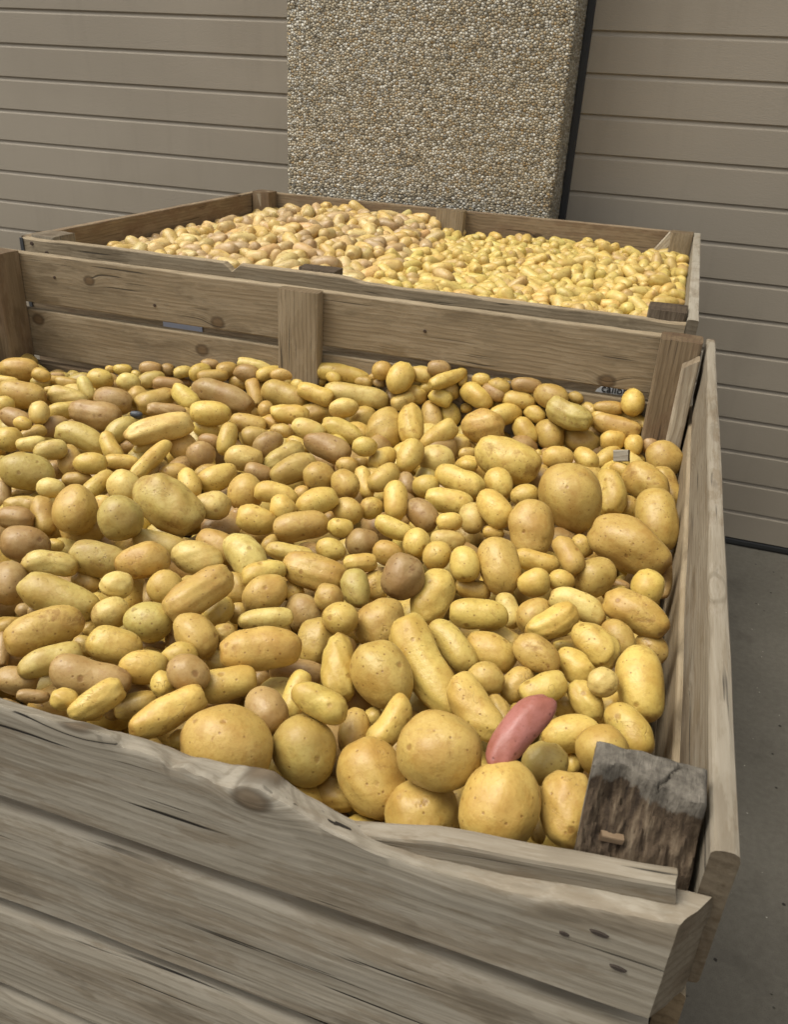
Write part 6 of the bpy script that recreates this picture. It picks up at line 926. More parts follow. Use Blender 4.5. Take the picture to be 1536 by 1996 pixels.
-365,605,-85,70,-22,-53,-42,2,-328,606,-67,68,65,30,-13,3,-328,641,-46,88,-31,31,-18,5,-307,692,-47,63,-53,32,-46,4,-342,707,-57,47,-38,-79,-3,1,-350,747,-48,47,7,26,-84,2,-339,808,-40,68,35,26,59,5,-392,873,-44,92,38,-10,-11,5,-368,949,-46,86,48,-19,-2,4,-322,1005,-55,80,16,33,48,1,-354,1037,-48,72,4,-51,48,5,-344,1069,-60,21,-25,-76,57,0,-351,1130,-52,89,38,24,-5,4,-326,1195,-44,14,8,-30,-94,3,
-341,1238,-37,35,-6,-24,90,2,-338,1278,-47,27,-1,-9,96,3,-335,1318,-52,15,88,-46,-6,2,-369,1355,-72,29,-41,-62,60,2,-319,204,-99,3,54,-14,-83,0,-278,263,-61,69,-17,9,-70,4,-338,296,-51,17,0,8,98,4,-322,344,-88,89,26,-12,35,3,-301,384,-87,10,16,-57,-80,2,-313,415,-80,18,-20,93,-26,4,-301,480,-71,33,71,-16,60,4,-342,522,-55,75,40,11,51,4,-321,578,-49,77,-39,-35,36,0,-274,617,-50,30,3,85,44,3,
-291,653,-65,91,-7,-36,-19,1,-270,697,-51,52,-14,52,-66,1,-277,768,-35,62,37,39,57,3,-300,824,-46,35,45,-76,-32,3,-312,865,-56,30,-29,45,-79,5,-285,936,-54,48,61,-37,-51,4,-308,973,-61,9,-7,55,-83,0,-248,1021,-39,82,54,1,-22,3,-312,1052,-50,52,45,-10,-72,1,-284,1101,-66,46,4,33,83,1,-294,1126,-41,11,12,38,-91,5,-286,1193,-59,30,-31,-7,90,2,-250,1247,-51,9,-9,-92,-36,0,
-276,1290,-55,55,-82,-12,-7,0,-258,1305,-75,72,13,-21,64,0,-301,1355,-51,20,23,-68,-67,5,-250,204,-81,87,14,47,4,0,-245,246,-71,20,43,-8,-88,5,-243,284,-72,39,80,16,-44,2,-292,330,-74,86,16,41,26,2,-278,361,-61,92,-25,-23,-19,2,-239,412,-54,52,65,30,45,5,-265,454,-59,56,-27,-38,68,5,-262,506,-59,18,-14,97,8,4,-256,563,-49,96,-24,13,1,3,-234,592,-64,19,15,67,70,4,-211,615,-54,28,-16,-93,17,1,
-234,695,-61,45,56,68,-9,2,-254,776,-60,3,26,-37,-89,1,-257,816,-50,75,-14,-19,-62,3,-269,879,-60,78,-9,-14,-60,1,-218,958,-44,52,-70,46,-20,4,-263,987,-59,36,11,-42,-82,0,-260,1068,-36,95,-17,-3,-25,5,-245,1182,-36,36,-3,-35,86,5,-212,1216,-46,83,-6,9,-55,4,-218,1295,-50,11,18,38,90,1,-230,1338,-50,30,75,38,44,4,-220,213,-75,65,11,-14,74,1,-204,284,-71,54,-11,-48,-68,5,-223,316,-60,3,-7,-21,98,2,
-216,360,-58,33,1,28,-90,5,-202,450,-65,61,-47,-18,61,4,-217,488,-76,46,-16,-78,-40,0,-179,490,-77,27,51,27,-77,4,-182,525,-69,11,25,-85,-46,2,-188,574,-63,58,64,-29,-42,0,-225,628,-82,61,34,-16,-70,4,-206,668,-57,1,-37,-13,92,2,-201,723,-49,72,-44,40,-36,5,-214,771,-59,14,36,20,-90,1,-219,830,-65,89,-44,-13,-6,3,-194,870,-60,35,-15,64,-67,3,-178,954,-67,51,-23,-23,-80,3,
-201,979,-66,81,1,-56,18,2,-185,1016,-66,78,-7,18,-60,2,-116,1024,-55,96,-21,2,-17,3,-208,1107,-43,4,9,-11,99,4,-203,1146,-62,91,3,4,-41,4,-173,1163,-69,19,-23,-60,74,2,-186,1225,-69,6,20,38,-90,2,-192,1264,-60,86,26,-5,44,3,-199,1342,-77,47,88,-1,-3,3,-181,1360,-49,6,16,97,-18,5,-173,217,-57,47,1,-18,-86,3,-148,282,-82,20,39,-89,10,0,-180,314,-62,72,-4,-30,-62,0,-172,351,-61,96,26,-5,6,1,
-184,409,-71,85,-16,-38,32,0,-154,460,-54,99,10,-4,10,4,-162,593,-74,49,-5,33,-81,0,-138,620,-51,65,-3,-2,76,5,-163,674,-58,21,92,-31,-8,3,-144,733,-70,19,59,-43,66,0,-143,790,-57,95,-28,9,-7,3,-160,848,-61,6,-16,81,57,4,-160,882,-76,52,-10,-39,75,1,-150,922,-63,62,78,5,9,5,-129,960,-63,59,74,-12,28,5,-143,993,-68,91,-39,-7,15,4,-82,1000,-75,37,35,-86,-6,1,-123,1081,-54,72,65,23,0,2,
-175,1126,-89,36,25,47,-77,3,-155,1202,-67,14,-50,41,75,1,-149,1248,-67,85,-47,-24,8,0,-157,1277,-72,91,7,-30,27,1,-182,1319,-54,4,5,-83,55,4,-122,1349,-59,50,3,-11,86,5,-137,239,-74,1,-40,42,82,3,-113,277,-70,89,22,-16,35,2,-112,314,-66,99,-7,-5,-9,1,-112,348,-73,5,-1,25,97,4,-107,382,-63,98,-17,3,10,3,-137,419,-64,27,66,-67,-19,3,-146,470,-87,84,17,-27,-43,2,-145,507,-74,35,-50,-23,76,5,
-132,548,-77,70,49,16,-50,3,-88,685,-64,55,34,72,26,1,-136,695,-51,78,57,-18,-21,3,-113,743,-69,84,-6,-33,-42,3,-105,782,-83,51,10,26,82,0,-96,859,-73,52,65,36,43,4,-124,886,-76,75,10,3,65,4,-105,976,-82,34,4,26,90,0,-113,1055,-73,4,40,13,-90,2,-98,1125,-66,39,79,31,37,0,-74,1198,-67,57,-30,39,-66,1,-20,1251,-83,68,27,-5,68,11,-97,1326,-90,19,44,77,43,1,-83,214,-62,94,-11,13,-31,5,
-57,264,-64,45,22,-22,-84,4,-45,365,-67,3,-4,80,-60,3,-49,395,-92,58,-39,18,-69,0,-62,419,-71,42,-2,-15,-90,4,-100,452,-74,10,-20,9,97,2,-75,500,-76,23,26,-22,91,4,-56,583,-79,84,-41,-17,-30,5,-79,620,-81,66,-22,39,60,2,-83,660,-83,52,7,-10,-85,6,-47,734,-72,28,-10,4,95,3,-66,780,-84,78,-16,9,61,2,-81,795,-61,92,13,-2,38,0,-65,860,-92,80,18,-4,-57,10,-80,902,-90,14,10,-46,87,9,
-34,953,-69,11,80,-58,-10,5,-60,990,-95,73,-42,-23,-49,6,-55,1027,-89,55,6,-50,66,11,-53,1093,-82,40,-43,43,-69,8,-60,1130,-74,94,10,-25,22,4,-77,1158,-98,55,72,-42,-1,8,-48,1223,-80,7,62,-71,-34,10,-55,1281,-75,97,-17,17,-7,6,-65,1332,-92,81,33,-49,-5,9,-53,1362,-76,98,6,20,7,5,-48,234,-87,72,-51,-22,-42,2,-37,271,-89,10,73,-67,-12,0,-35,317,-68,97,-4,2,22,4,-9,351,-83,46,-80,-13,-37,2,
-16,388,-80,84,36,-13,-38,9,2,446,-70,63,23,59,45,9,-40,481,-71,58,2,16,-80,3,-14,523,-68,24,15,5,96,9,-11,563,-63,70,-67,-18,15,2,-33,626,-74,30,19,-35,-86,4,-54,651,-66,96,-1,-12,24,11,-44,691,-63,36,-29,-14,-88,11,-13,793,-73,39,62,53,42,10,-26,864,-75,37,-91,-18,0,11,-44,883,-98,72,35,-27,-53,7,-1,914,-88,47,10,-35,80,9,2,1002,-79,46,-60,-51,42,10,-28,1043,-85,77,49,-37,-18,10,
-19,1098,-87,56,-67,43,-22,10,-35,1154,-111,43,-5,34,84,7,-21,1168,-83,53,81,14,21,10,-46,1234,-109,89,34,-26,-14,7,-5,1276,-96,66,-38,62,-20,6,-37,1278,-101,93,-9,-36,-7,7,-40,1341,-104,90,12,-17,-38,9,-10,204,-87,13,97,7,18,8,38,271,-81,84,20,44,26,4,32,329,-66,95,-24,-1,21,4,-4,323,-92,10,23,59,-77,7,17,368,-87,26,67,12,68,8,30,420,-76,94,-33,3,-9,8,17,481,-69,70,-46,27,-49,11,
37,534,-84,54,-31,13,-77,10,12,564,-89,64,-41,32,-56,9,6,617,-90,83,-12,-2,-55,6,15,651,-74,34,-24,62,-67,10,6,721,-76,62,74,-23,1,9,8,752,-78,32,15,48,80,8,-2,772,-104,84,8,53,-8,6,-3,833,-86,74,26,1,-62,6,24,876,-83,42,0,-25,87,11,29,924,-95,63,-1,-18,76,11,5,956,-85,79,24,5,56,9,15,1028,-101,64,-23,72,-11,7,7,1059,-85,99,11,-7,-8,11,17,1089,-89,73,43,21,-48,9,-11,1135,-89,5,-21,-59,-78,11,
13,1161,-91,7,-27,52,81,7,-10,1206,-90,84,53,10,-5,7,23,1261,-85,30,-35,-41,79,7,34,1288,-85,23,-1,44,87,8,19,1362,-110,16,-59,51,-61,7,39,209,-78,26,19,-57,-76,9,66,248,-68,68,0,-5,73,10,68,288,-70,85,48,12,-19,7,72,363,-87,12,36,-54,75,10,51,386,-73,81,-59,-5,-5,9,78,425,-79,86,-7,14,-49,6,63,452,-93,3,72,-66,-22,8,49,494,-88,90,25,30,-20,8,36,582,-80,69,45,-47,-32,11,34,630,-85,53,33,-64,-44,9,
60,659,-94,53,73,18,-39,6,60,701,-91,61,32,47,56,11,48,732,-73,12,83,54,-8,11,40,802,-78,21,4,22,-95,9,39,827,-92,78,60,15,-2,8,47,900,-78,54,30,-19,-76,6,63,917,-96,29,87,26,29,6,42,964,-89,84,-42,-29,-19,11,39,1025,-80,25,-50,81,-19,11,42,1040,-106,64,23,11,72,9,48,1080,-90,79,8,36,-50,8,39,1116,-88,99,8,-4,-10,11,30,1188,-89,18,30,17,92,9,44,1228,-97,17,-38,-49,-77,9,53,1258,-97,35,-8,12,92,9,
49,1334,-107,81,-51,11,-26,10,36,1358,-86,48,-24,-34,78,6,80,205,-62,99,-11,-5,4,11,108,265,-93,41,72,-30,-47,8,96,303,-81,75,14,-11,-64,6,103,335,-91,18,36,70,59,9,107,368,-100,37,-55,64,-38,6,113,426,-82,20,30,-57,73,6,80,487,-82,93,-3,20,30,7,65,522,-82,21,64,-71,21,10,115,557,-72,43,66,36,50,8,76,639,-80,33,-23,-90,-18,10,99,681,-79,37,-4,65,67,11,86,723,-87,81,-8,20,-54,9,
68,763,-93,28,-46,-59,60,6,91,785,-83,16,-4,47,87,11,127,828,-78,59,-72,-12,34,11,93,868,-79,18,56,-57,58,11,107,907,-85,13,-33,66,-66,11,72,1000,-80,95,-29,11,4,10,101,1018,-94,69,-61,33,-19,7,103,1052,-89,24,-66,33,-63,8,72,1064,-83,36,6,-91,-22,8,90,1146,-79,28,14,70,64,6,71,1197,-98,85,-48,20,9,10,83,1234,-101,89,28,29,23,7,90,1269,-97,11,42,-50,-75,9,49,1315,-83,90,37,-16,-18,7,
86,1341,-99,81,-13,-44,36,7,106,202,-87,59,50,-38,50,6,156,251,-92,29,-7,-46,83,10,125,289,-91,24,-35,-79,45,7,153,331,-71,93,-24,17,-22,8,142,368,-68,27,-8,40,-87,10,143,408,-85,1,97,6,24,11,122,485,-74,7,1,2,-100,11,139,528,-62,11,24,55,79,11,150,546,-102,75,25,53,-31,9,106,626,-65,90,-37,-14,17,11,148,672,-82,80,-53,26,-7,6,117,710,-93,68,28,-55,-40,9,135,724,-74,50,-46,-29,68,8,
130,794,-89,28,20,0,94,7,153,811,-94,33,59,37,-63,10,129,883,-84,90,12,30,29,9,153,914,-79,58,25,53,56,11,106,987,-98,31,51,-34,72,6,135,993,-80,78,49,-38,-2,9,127,1072,-81,68,2,25,-69,7,110,1095,-92,39,-1,4,-92,11,118,1133,-87,78,14,-53,31,7,91,1178,-85,24,-2,-16,-96,7,103,1219,-85,11,-72,65,21,11,121,1258,-96,62,73,27,7,10,99,1317,-76,91,-3,1,-42,10,155,1368,-91,11,20,-61,76,6,
179,204,-83,32,27,-87,27,8,162,282,-91,31,-26,-70,59,7,190,285,-73,2,-8,74,-67,8,164,358,-84,39,-58,-8,71,6,175,383,-80,43,84,-31,-11,6,183,414,-85,47,25,20,82,9,194,465,-106,19,50,55,-64,7,175,538,-77,15,-95,26,6,9,190,579,-105,30,83,-41,24,7,179,597,-81,38,30,15,86,6,191,652,-59,67,-53,34,-40,9,175,682,-75,57,-1,-32,76,7,198,729,-85,16,-46,-82,-30,6,186,788,-73,71,-23,47,48,9,
184,854,-82,33,92,-22,-4,9,179,895,-87,54,74,-1,40,6,185,923,-75,90,21,-38,-9,8,171,945,-100,27,87,3,-41,8,165,1022,-80,23,-87,31,30,7,148,1051,-85,24,-83,-46,21,6,183,1088,-86,44,-75,38,-32,8,135,1186,-90,31,94,-6,-14,9,174,1201,-105,10,-40,-30,-86,9,151,1253,-84,75,-47,-11,46,7,183,1258,-89,54,-7,22,-81,9,191,1310,-79,32,23,1,92,11,166,1336,-89,86,-8,-24,44,11,209,209,-80,69,22,-33,-60,6,
218,256,-86,21,76,8,62,7,247,312,-87,28,77,-54,-21,10,205,327,-74,1,-5,-3,100,9,232,404,-81,8,-29,-95,-10,6,216,434,-85,98,-15,-6,-6,10,228,465,-88,25,-6,9,96,6,255,480,-83,33,88,-34,2,11,236,580,-98,42,-76,-32,-38,10,214,593,-82,43,-81,-40,7,7,241,658,-81,80,44,-39,6,9,227,689,-83,42,32,-55,-64,6,201,762,-80,21,-97,-7,-10,10,214,816,-78,96,15,-15,20,9,237,861,-76,36,9,77,52,8,
241,893,-79,44,-10,82,-35,6,238,929,-78,73,17,59,30,11,248,962,-74,19,90,-5,-38,11,192,966,-79,27,21,-5,-94,8,205,1047,-81,5,-50,-81,-29,9,214,1106,-78,4,-10,-20,97,10,216,1174,-82,3,83,37,41,7,194,1188,-90,38,23,-40,-80,6,194,1223,-85,39,12,-63,-66,11,218,1236,-64,75,3,1,-66,11,210,1334,-87,10,97,-19,10,10,239,1368,-84,92,-36,-14,-4,6,236,234,-90,60,60,52,9,9,257,257,-67,95,-12,-11,27,11,
281,328,-80,16,37,32,-85,11,272,357,-95,22,-24,-5,-94,8,273,395,-88,39,-74,54,-5,9,261,436,-75,11,-23,-97,-2,9,272,449,-99,28,-14,-91,28,6,254,514,-79,9,-17,-46,87,10,258,543,-85,30,5,-34,89,8,290,594,-83,59,18,-2,79,8,277,637,-79,2,-18,9,-98,10,284,675,-79,32,-9,-3,-94,9,273,759,-80,46,23,39,76,8,261,799,-80,59,18,-17,-77,6,286,831,-86,37,11,35,-85,6,272,887,-77,15,-75,-63,15,8,
293,918,-77,21,-74,40,-49,7,283,968,-74,76,-6,-5,-65,10,245,995,-75,61,25,75,-12,9,269,1037,-76,64,61,46,-5,10,276,1078,-76,29,59,-75,-11,9,270,1128,-81,15,-52,69,-48,10,254,1164,-82,94,-30,-11,-11,10,246,1199,-85,10,-9,17,-98,9,244,1238,-82,75,62,-15,18,9,248,1301,-82,34,23,86,30,11,262,1344,-88,2,64,-77,-2,8,309,205,-84,18,9,35,-91,9,317,278,-94,12,62,-57,-52,7,299,302,-90,20,-41,-26,-85,6,
316,325,-86,89,-5,37,27,7,312,360,-85,28,-5,29,91,10,320,450,-70,51,44,66,35,9,297,460,-90,76,9,-21,-60,7,298,496,-85,10,-4,57,-81,11,284,559,-82,39,22,-10,89,8,314,614,-79,80,14,-17,-56,9,327,650,-81,83,53,13,-9,9,275,722,-76,54,-80,-25,-5,7,327,713,-75,26,-10,-80,54,11,331,781,-74,26,88,21,-33,6,296,859,-76,32,-9,73,60,7,312,885,-63,35,91,-9,21,11,317,939,-71,24,-27,6,93,10,
310,979,-80,34,-56,-73,21,8,282,1009,-80,96,-22,-4,17,9,296,1033,-64,31,3,-93,-21,6,299,1119,-83,26,55,-70,-36,10,306,1167,-84,86,-41,-1,31,11,314,1204,-80,64,25,70,19,10,316,1251,-64,10,-12,-80,-57,9,296,1268,-87,93,34,-8,-11,9,303,1298,-72,21,48,84,11,11,280,1367,-112,10,-95,-5,30,7,349,204,-89,13,-24,5,96,8,341,245,-92,83,55,0,-8,11,350,273,-87,67,58,-45,12,9,385,324,-82,51,-84,13,-17,11,
329,411,-78,49,-69,33,42,11,341,439,-91,67,-49,-42,-38,9,334,481,-86,32,29,64,-63,7,355,508,-81,12,61,-55,-56,8,319,573,-73,39,-12,86,-31,10,356,596,-79,64,74,15,-17,6,369,662,-91,33,10,-92,-19,7,370,685,-74,81,-46,3,-35,8,357,731,-77,51,76,14,-37,10,398,810,-75,5,6,54,84,9,370,856,-73,84,-46,18,23,9,354,884,-76,92,25,17,-24,7,354,944,-73,63,67,1,-39,9,334,954,-96,67,32,51,-44,7,
350,975,-76,14,-5,-37,92,9,342,1056,-71,72,-3,34,60,9,336,1109,-79,18,-13,-78,-58,9,359,1138,-80,35,-53,-77,7,8,361,1202,-110,30,92,25,-7,6,346,1200,-81,65,-57,-49,6,10,340,1263,-87,71,-13,36,-60,6,369,1334,-87,85,10,-34,38,6,338,1362,-83,93,26,20,17,11,402,231,-87,84,-26,47,5,10,378,272,-100,53,7,20,-82,11,413,321,-111,80,32,50,6,7,370,355,-74,26,8,-90,-34,7,363,410,-87,55,-52,60,24,8,
393,411,-87,12,37,48,79,6,360,461,-84,21,26,92,-22,6,394,530,-80,11,-21,9,97,11,367,565,-80,66,-67,33,-8,9,395,572,-72,77,26,-8,-58,7,392,626,-83,43,44,-21,-76,6,410,695,-61,68,55,17,44,11,429,735,-78,11,-16,-74,64,11,440,766,-77,23,47,10,85,9,408,857,-77,1,77,64,-9,10,394,894,-67,34,-18,44,-81,11,406,931,-78,94,-21,25,6,6,393,966,-76,33,79,41,32,11,373,1056,-76,57,-71,-17,-38,7,
370,1084,-86,3,-34,-84,-42,8,387,1117,-81,22,-93,-23,16,9,384,1153,-89,70,-33,-30,-56,9,368,1181,-83,5,-46,88,-12,9,405,1240,-83,47,-50,20,-70,11,407,1274,-72,98,-8,-6,15,9,386,1300,-74,41,9,20,-89,9,400,1357,-68,76,-32,18,-53,9,473,203,-89,75,64,-17,4,7,442,233,-90,9,-26,-95,16,8,413,292,-89,25,-28,-32,87,7,423,341,-89,38,-42,-67,48,9,422,392,-89,46,59,-64,-19,8,478,429,-79,32,95,1,6,9,
443,488,-85,11,18,-77,-60,9,424,513,-86,34,3,14,-93,6,440,559,-80,73,64,-5,-23,9,421,625,-82,31,-71,-63,-11,8,431,662,-76,41,-29,-68,53,9,428,701,-83,81,10,-13,-57,6,468,743,-85,6,-66,74,-11,8,439,794,-85,84,-54,0,6,6,433,828,-69,58,33,32,67,10,438,876,-76,35,7,-92,14,6,455,916,-76,35,-53,-54,-56,7,438,942,-58,1,-13,2,99,11,394,1018,-73,30,74,-58,-16,10,454,1054,-75,70,-38,44,-41,9,
477,1122,-77,13,14,-52,83,10,477,1163,-81,10,-81,58,0,11,437,1167,-73,17,-16,-97,-7,9,471,1239,-67,17,-41,49,-75,10,443,1267,-85,86,47,6,20,10,447,1342,-69,30,18,42,84,9,455,1365,-86,44,34,41,-72,8,476,230,-104,66,-31,-57,-38,9,484,255,-95,34,-35,-62,-62,6,502,276,-79,45,31,13,82,11,472,332,-90,0,7,63,-77,11,497,374,-71,5,70,70,8,7,502,444,-107,63,4,-76,-14,7,480,456,-87,9,-13,99,-7,6,
484,513,-88,82,-52,-11,21,8,528,543,-79,88,-7,44,18,6,466,588,-77,19,-2,-98,-9,11,477,649,-68,14,-16,95,23,6,455,677,-65,50,-61,27,-55,10,500,746,-82,45,79,20,35,7,494,776,-89,38,10,-32,-86,7,469,791,-71,70,-18,-50,48,10,453,842,-89,21,98,-5,3,6,467,863,-66,61,51,-37,-48,11,491,1008,-75,78,17,6,59,11,506,1001,-101,35,-20,-18,90,10,504,1049,-81,94,-20,25,-5,10,519,1134,-78,15,-16,-85,48,7,
504,1152,-105,37,-67,2,64,7,499,1181,-96,76,-28,58,-9,6,506,1253,-91,51,-25,-13,-82,8,486,1272,-84,25,67,22,-67,6,469,1299,-94,5,-29,-77,57,7,486,1356,-85,54,-34,4,77,11,549,204,-94,34,54,17,-75,7,520,242,-96,80,51,29,16,7,525,299,-80,55,43,20,69,7,531,339,-93,2,25,-94,21,8,519,371,-88,17,-53,-55,62,8,516,409,-86,51,2,-75,42,11,514,511,-74,11,89,45,-7,7,551,519,-85,38,91,-13,5,9,
566,560,-72,11,32,83,44,10,508,585,-86,76,3,-11,64,9,526,665,-84,48,-31,-26,78,8,505,715,-81,37,5,12,-92,9,537,744,-82,43,2,-38,82,9,523,784,-80,55,31,-67,-39,6,497,802,-73,74,35,-57,-5,8,516,852,-101,4,-49,-15,86,8,521,901,-82,38,57,19,-70,11,487,931,-79,82,-46,18,-29,11,526,1016,-86,61,75,-13,-22,7,502,1084,-87,42,5,13,90,9,546,1115,-94,40,66,27,-58,6,558,1139,-85,32,-6,86,40,8,
527,1164,-86,56,-77,11,-27,7,533,1243,-90,50,-38,11,-77,8,552,1258,-73,10,16,-7,98,11,516,1292,-90,55,-4,82,-14,7,524,1366,-89,98,15,-13,9,9,574,230,-92,66,-28,-53,-45,6,592,252,-92,48,18,78,-37,7,545,257,-81,28,16,19,93,11,559,368,-93,34,-51,-74,28,9,548,411,-89,41,59,-69,2,8,559,448,-87,47,34,62,53,10,565,489,-88,33,72,60,-13,7,622,519,-79,15,33,34,87,11,584,577,-95,80,-56,17,13,7,
606,670,-75,37,92,14,8,9,557,673,-80,31,-30,54,72,8,586,688,-90,22,95,19,-8,6,566,703,-64,11,-91,39,6,9,549,802,-89,62,17,70,33,10,571,822,-87,70,66,-2,-27,6,573,877,-68,87,32,13,-37,10,567,906,-79,90,32,7,-30,8,574,960,-82,82,-29,44,-21,9,573,1034,-79,74,-53,36,22,11,570,1065,-86,27,90,2,-34,9,570,1097,-87,31,-41,-80,30,6,599,1141,-80,76,40,46,22,11,560,1171,-84,79,-12,-56,20,9,
554,1200,-90,31,11,-19,-93,8,572,1232,-89,51,83,-21,6,8,539,1327,-84,58,27,-29,-72,11,586,1341,-94,32,61,68,26,7,605,204,-74,99,14,-1,-8,7,616,276,-84,1,53,-36,77,10,629,304,-80,26,33,11,90,6,588,323,-114,66,39,47,-44,6,605,389,-89,70,65,-1,28,6,618,447,-90,35,-52,-40,67,9,594,472,-81,21,54,79,-21,10,609,556,-85,64,50,-31,-50,7,594,611,-91,73,-7,25,63,9,642,633,-77,22,-55,-46,67,9,
599,669,-108,83,-47,-29,9,11,625,709,-86,89,17,18,38,11,592,755,-90,53,-34,-2,78,8,580,782,-78,18,54,71,-42,9,604,824,-73,1,-31,-93,-19,8,603,868,-90,10,-65,73,-18,6,586,932,-70,30,-9,-21,-92,8,593,979,-97,34,-36,37,78,8,619,1027,-92,48,-56,39,55,8,597,1059,-75,54,49,-20,-66,8,599,1094,-86,50,59,-32,-55,9,620,1117,-89,91,19,-36,-12,9,631,1150,-73,69,-31,61,-23,10,616,1261,-85,94,10,26,-21,11,
620,1289,-93,28,28,-11,91,6,621,1334,-97,72,-60,13,33,9,650,1345,-76,8,5,60,-79,9,656,204,-93,34,-6,73,-59,6,624,247,-92,53,-7,70,48,9,663,317,-95,19,75,-56,-30,6,633,327,-94,5,-51,-72,-47,8,637,398,-93,46,61,-51,-40,11,646,445,-83,29,69,-62,-21,7,648,480,-94,47,52,-48,52,8,651,540,-86,34,-2,-61,-72,7,678,566,-72,45,-87,-18,8,11,671,584,-95,1,21,-98,8,9,668,656,-85,72,21,24,62,10,
643,679,-87,45,46,-61,-47,9,655,755,-85,69,-48,-22,49,11,654,783,-63,22,-25,51,-79,11,671,826,-87,20,-55,41,-70,11,649,849,-86,30,37,-55,-69,11,628,923,-78,51,-85,8,-5,6,658,942,-80,63,35,-5,-69,7,616,962,-71,11,-65,73,-15,8,651,1029,-83,51,0,86,7,9,674,1087,-69,41,-33,-85,8,8,679,1135,-91,34,-9,91,21,6,637,1210,-74,10,31,-83,-45,7,633,1239,-73,23,27,-65,-67,6,657,1265,-77,55,81,-17,-9,10,
680,1304,-78,44,-14,-12,-88,9,663,1368,-90,97,21,11,-2,6,678,228,-77,36,2,-61,-71,8,655,249,-93,62,-12,-22,74,11,707,282,-82,30,-62,67,-28,10,644,351,-73,28,-43,-67,54,11,681,371,-80,65,12,-72,-20,9,675,404,-82,77,-48,-42,7,11,700,443,-81,40,-5,-74,54,10,704,504,-90,56,73,-4,-39,7,683,557,-100,48,38,-75,-23,6,708,579,-91,45,64,-50,-37,6,689,610,-81,45,78,-39,-21,6,702,696,-79,94,-21,24,15,7,
677,737,-74,30,44,-56,-63,9,681,795,-90,81,20,-54,-5,7,685,855,-76,3,-84,49,-25,7,707,861,-90,59,-8,-10,80,7,663,895,-86,24,25,-51,78,11,706,988,-73,75,-22,12,-61,8,708,1021,-95,29,-54,38,-69,6,681,1027,-89,52,-24,61,-55,11,707,1071,-79,49,-44,-63,42,10,704,1156,-83,50,-13,2,86,9,706,1194,-71,73,34,38,46,10,703,1239,-74,84,-41,12,-34,7,704,1269,-77,28,15,-5,95,6,704,1332,-96,34,-89,-31,3,6,
695,1361,-81,92,-17,-5,36,9,
]
def unpack(s, n):
    return np.array(s, float).reshape(-1, n)
COLS = 'ypgtbrdk'
CP = np.array(CAM.matrix_world.translation)
def frame(u, cen):
    u = u / np.linalg.norm(u); v = cen - CP; v /= np.linalg.norm(v)
    y = np.cross(v, u); y /= np.linalg.norm(y); z = np.cross(u, y)
    return np.stack([u, y, z], 1)                 # columns: local axes in the world

COLOUR = {'y': 'yellow', 'p': 'pale', 't': 'tan', 'b': 'brownish', 'g': 'olive', 'r': 'red', 'd': 'dark russet', 'k': 'dark bluish grey'}
front = unpack(FRONT, 12)
info = []
for i, r in enumerate(front):
    cen = r[:3] / 1e4; u = r[3:6] / 1e4; A, B = r[6] / 1e5 * 1.03, r[7] / 1e5 * 1.03
    c = COLS[int(r[8]) // 8]; kind = int(r[8]) % 8
    if c == 'r': cen = CP + (cen - CP) * 1.02; A *= 1.02; B *= 1.02
    rng = np.random.default_rng(1000 + i)
    near = A > .035 or cen[1] < -.75
    D, F = ICO[5 if (B > .03 and cen[1] < -.8) else 4 if near else 3]
    V = potato_verts(D, A, B, B * (.97 if A / B > 1.3 else .99), rng, 1 if kind == 1 else 0)
    seed = rng.uniform(0, 40, 3)
    along = np.maximum(np.abs(V[:, 0]) / A, EYES[0])
    me = mesh_from(V, F, np.tile(skin_colour(c, rng), (len(V), 1)), V + seed, along, np.full(len(V), 1.0 if kind == 2 else rng.uniform(-.6, .45)))
    o = bpy.data.objects.new('potato', me); COL.objects.link(o)
    m = Matrix(frame(u, cen).tolist()).to_4x4(); m.translation = Vector(cen.tolist()); o.matrix_world = m
    size = 'large' if A * B * B > .0000410 else 'small' if A * B * B < .0000115 else 'medium'
    shape = 'bent' if kind == 1 else 'long' if A / B > 1.75 else 'round' if A / B < 1.22 else 'oval'
    x, y = cen[0], cen[1]
    if y > -.22: reg = 'near the ' + ('left far post' if x < -.40 else 'middle post' if x < .28 else 'far fillet post')
    elif y > -.48: reg = 'middle rows, ' + ('open side' if x < .05 else 'heap centre' if x < .50 else 'by the side wall')
    elif y > -.80: reg = 'nearer rows, ' + ('open side' if x < .25 else 'heap centre' if x < .55 else 'by the side wall')
    else: reg = 'behind the front rail\'s ' + ('broken edge' if x < .45 else 'worn dip' if x < .60 else 'rotten post')
    info.append(dict(o=o, c=c, size=size, shape=shape, reg=reg, scar=kind == 2, px=r[10:12]))
pink = [d for d in info if d['c'] == 'r'][0]
cells = {}
for d in info:
    w = [d['size']] if d['size'] != 'medium' else ['mid-sized']
    if d['scar']: w.append('scarred')
    w += [d['shape'], COLOUR[d['c']], 'potato', d['reg']]
    d['label'] = ' '.join(w)
    d['far'] = float(np.hypot(*(d['px'] - pink['px'])))
    cells.setdefault(d['label'], []).append(d)
ORD = ['nearest', 'second nearest', 'third nearest', 'fourth nearest', 'fifth nearest', 'sixth nearest', 'seventh nearest', 'eighth nearest', 'ninth nearest']
for lab, ds in cells.items():
    ds.sort(key=lambda d: d['far'])
    for k, d in enumerate(ds):
        l = lab
        if len(ds) == 2: l += ', ' + ('nearer the' if k == 0 else 'farther from the') + ' red one'
        elif len(ds) > 2: l += ', ' + (ORD[k] + ' the' if k < len(ds) - 1 else 'farthest from the') + ' red one'
        d['o']['label'] = l
        d['o']['category'] = 'potato'; d['o']['group'] = 'potatoes heaped in the front crate'
pink['o']['label'] = 'single pinkish red potato lying slantwise among the yellow ones'

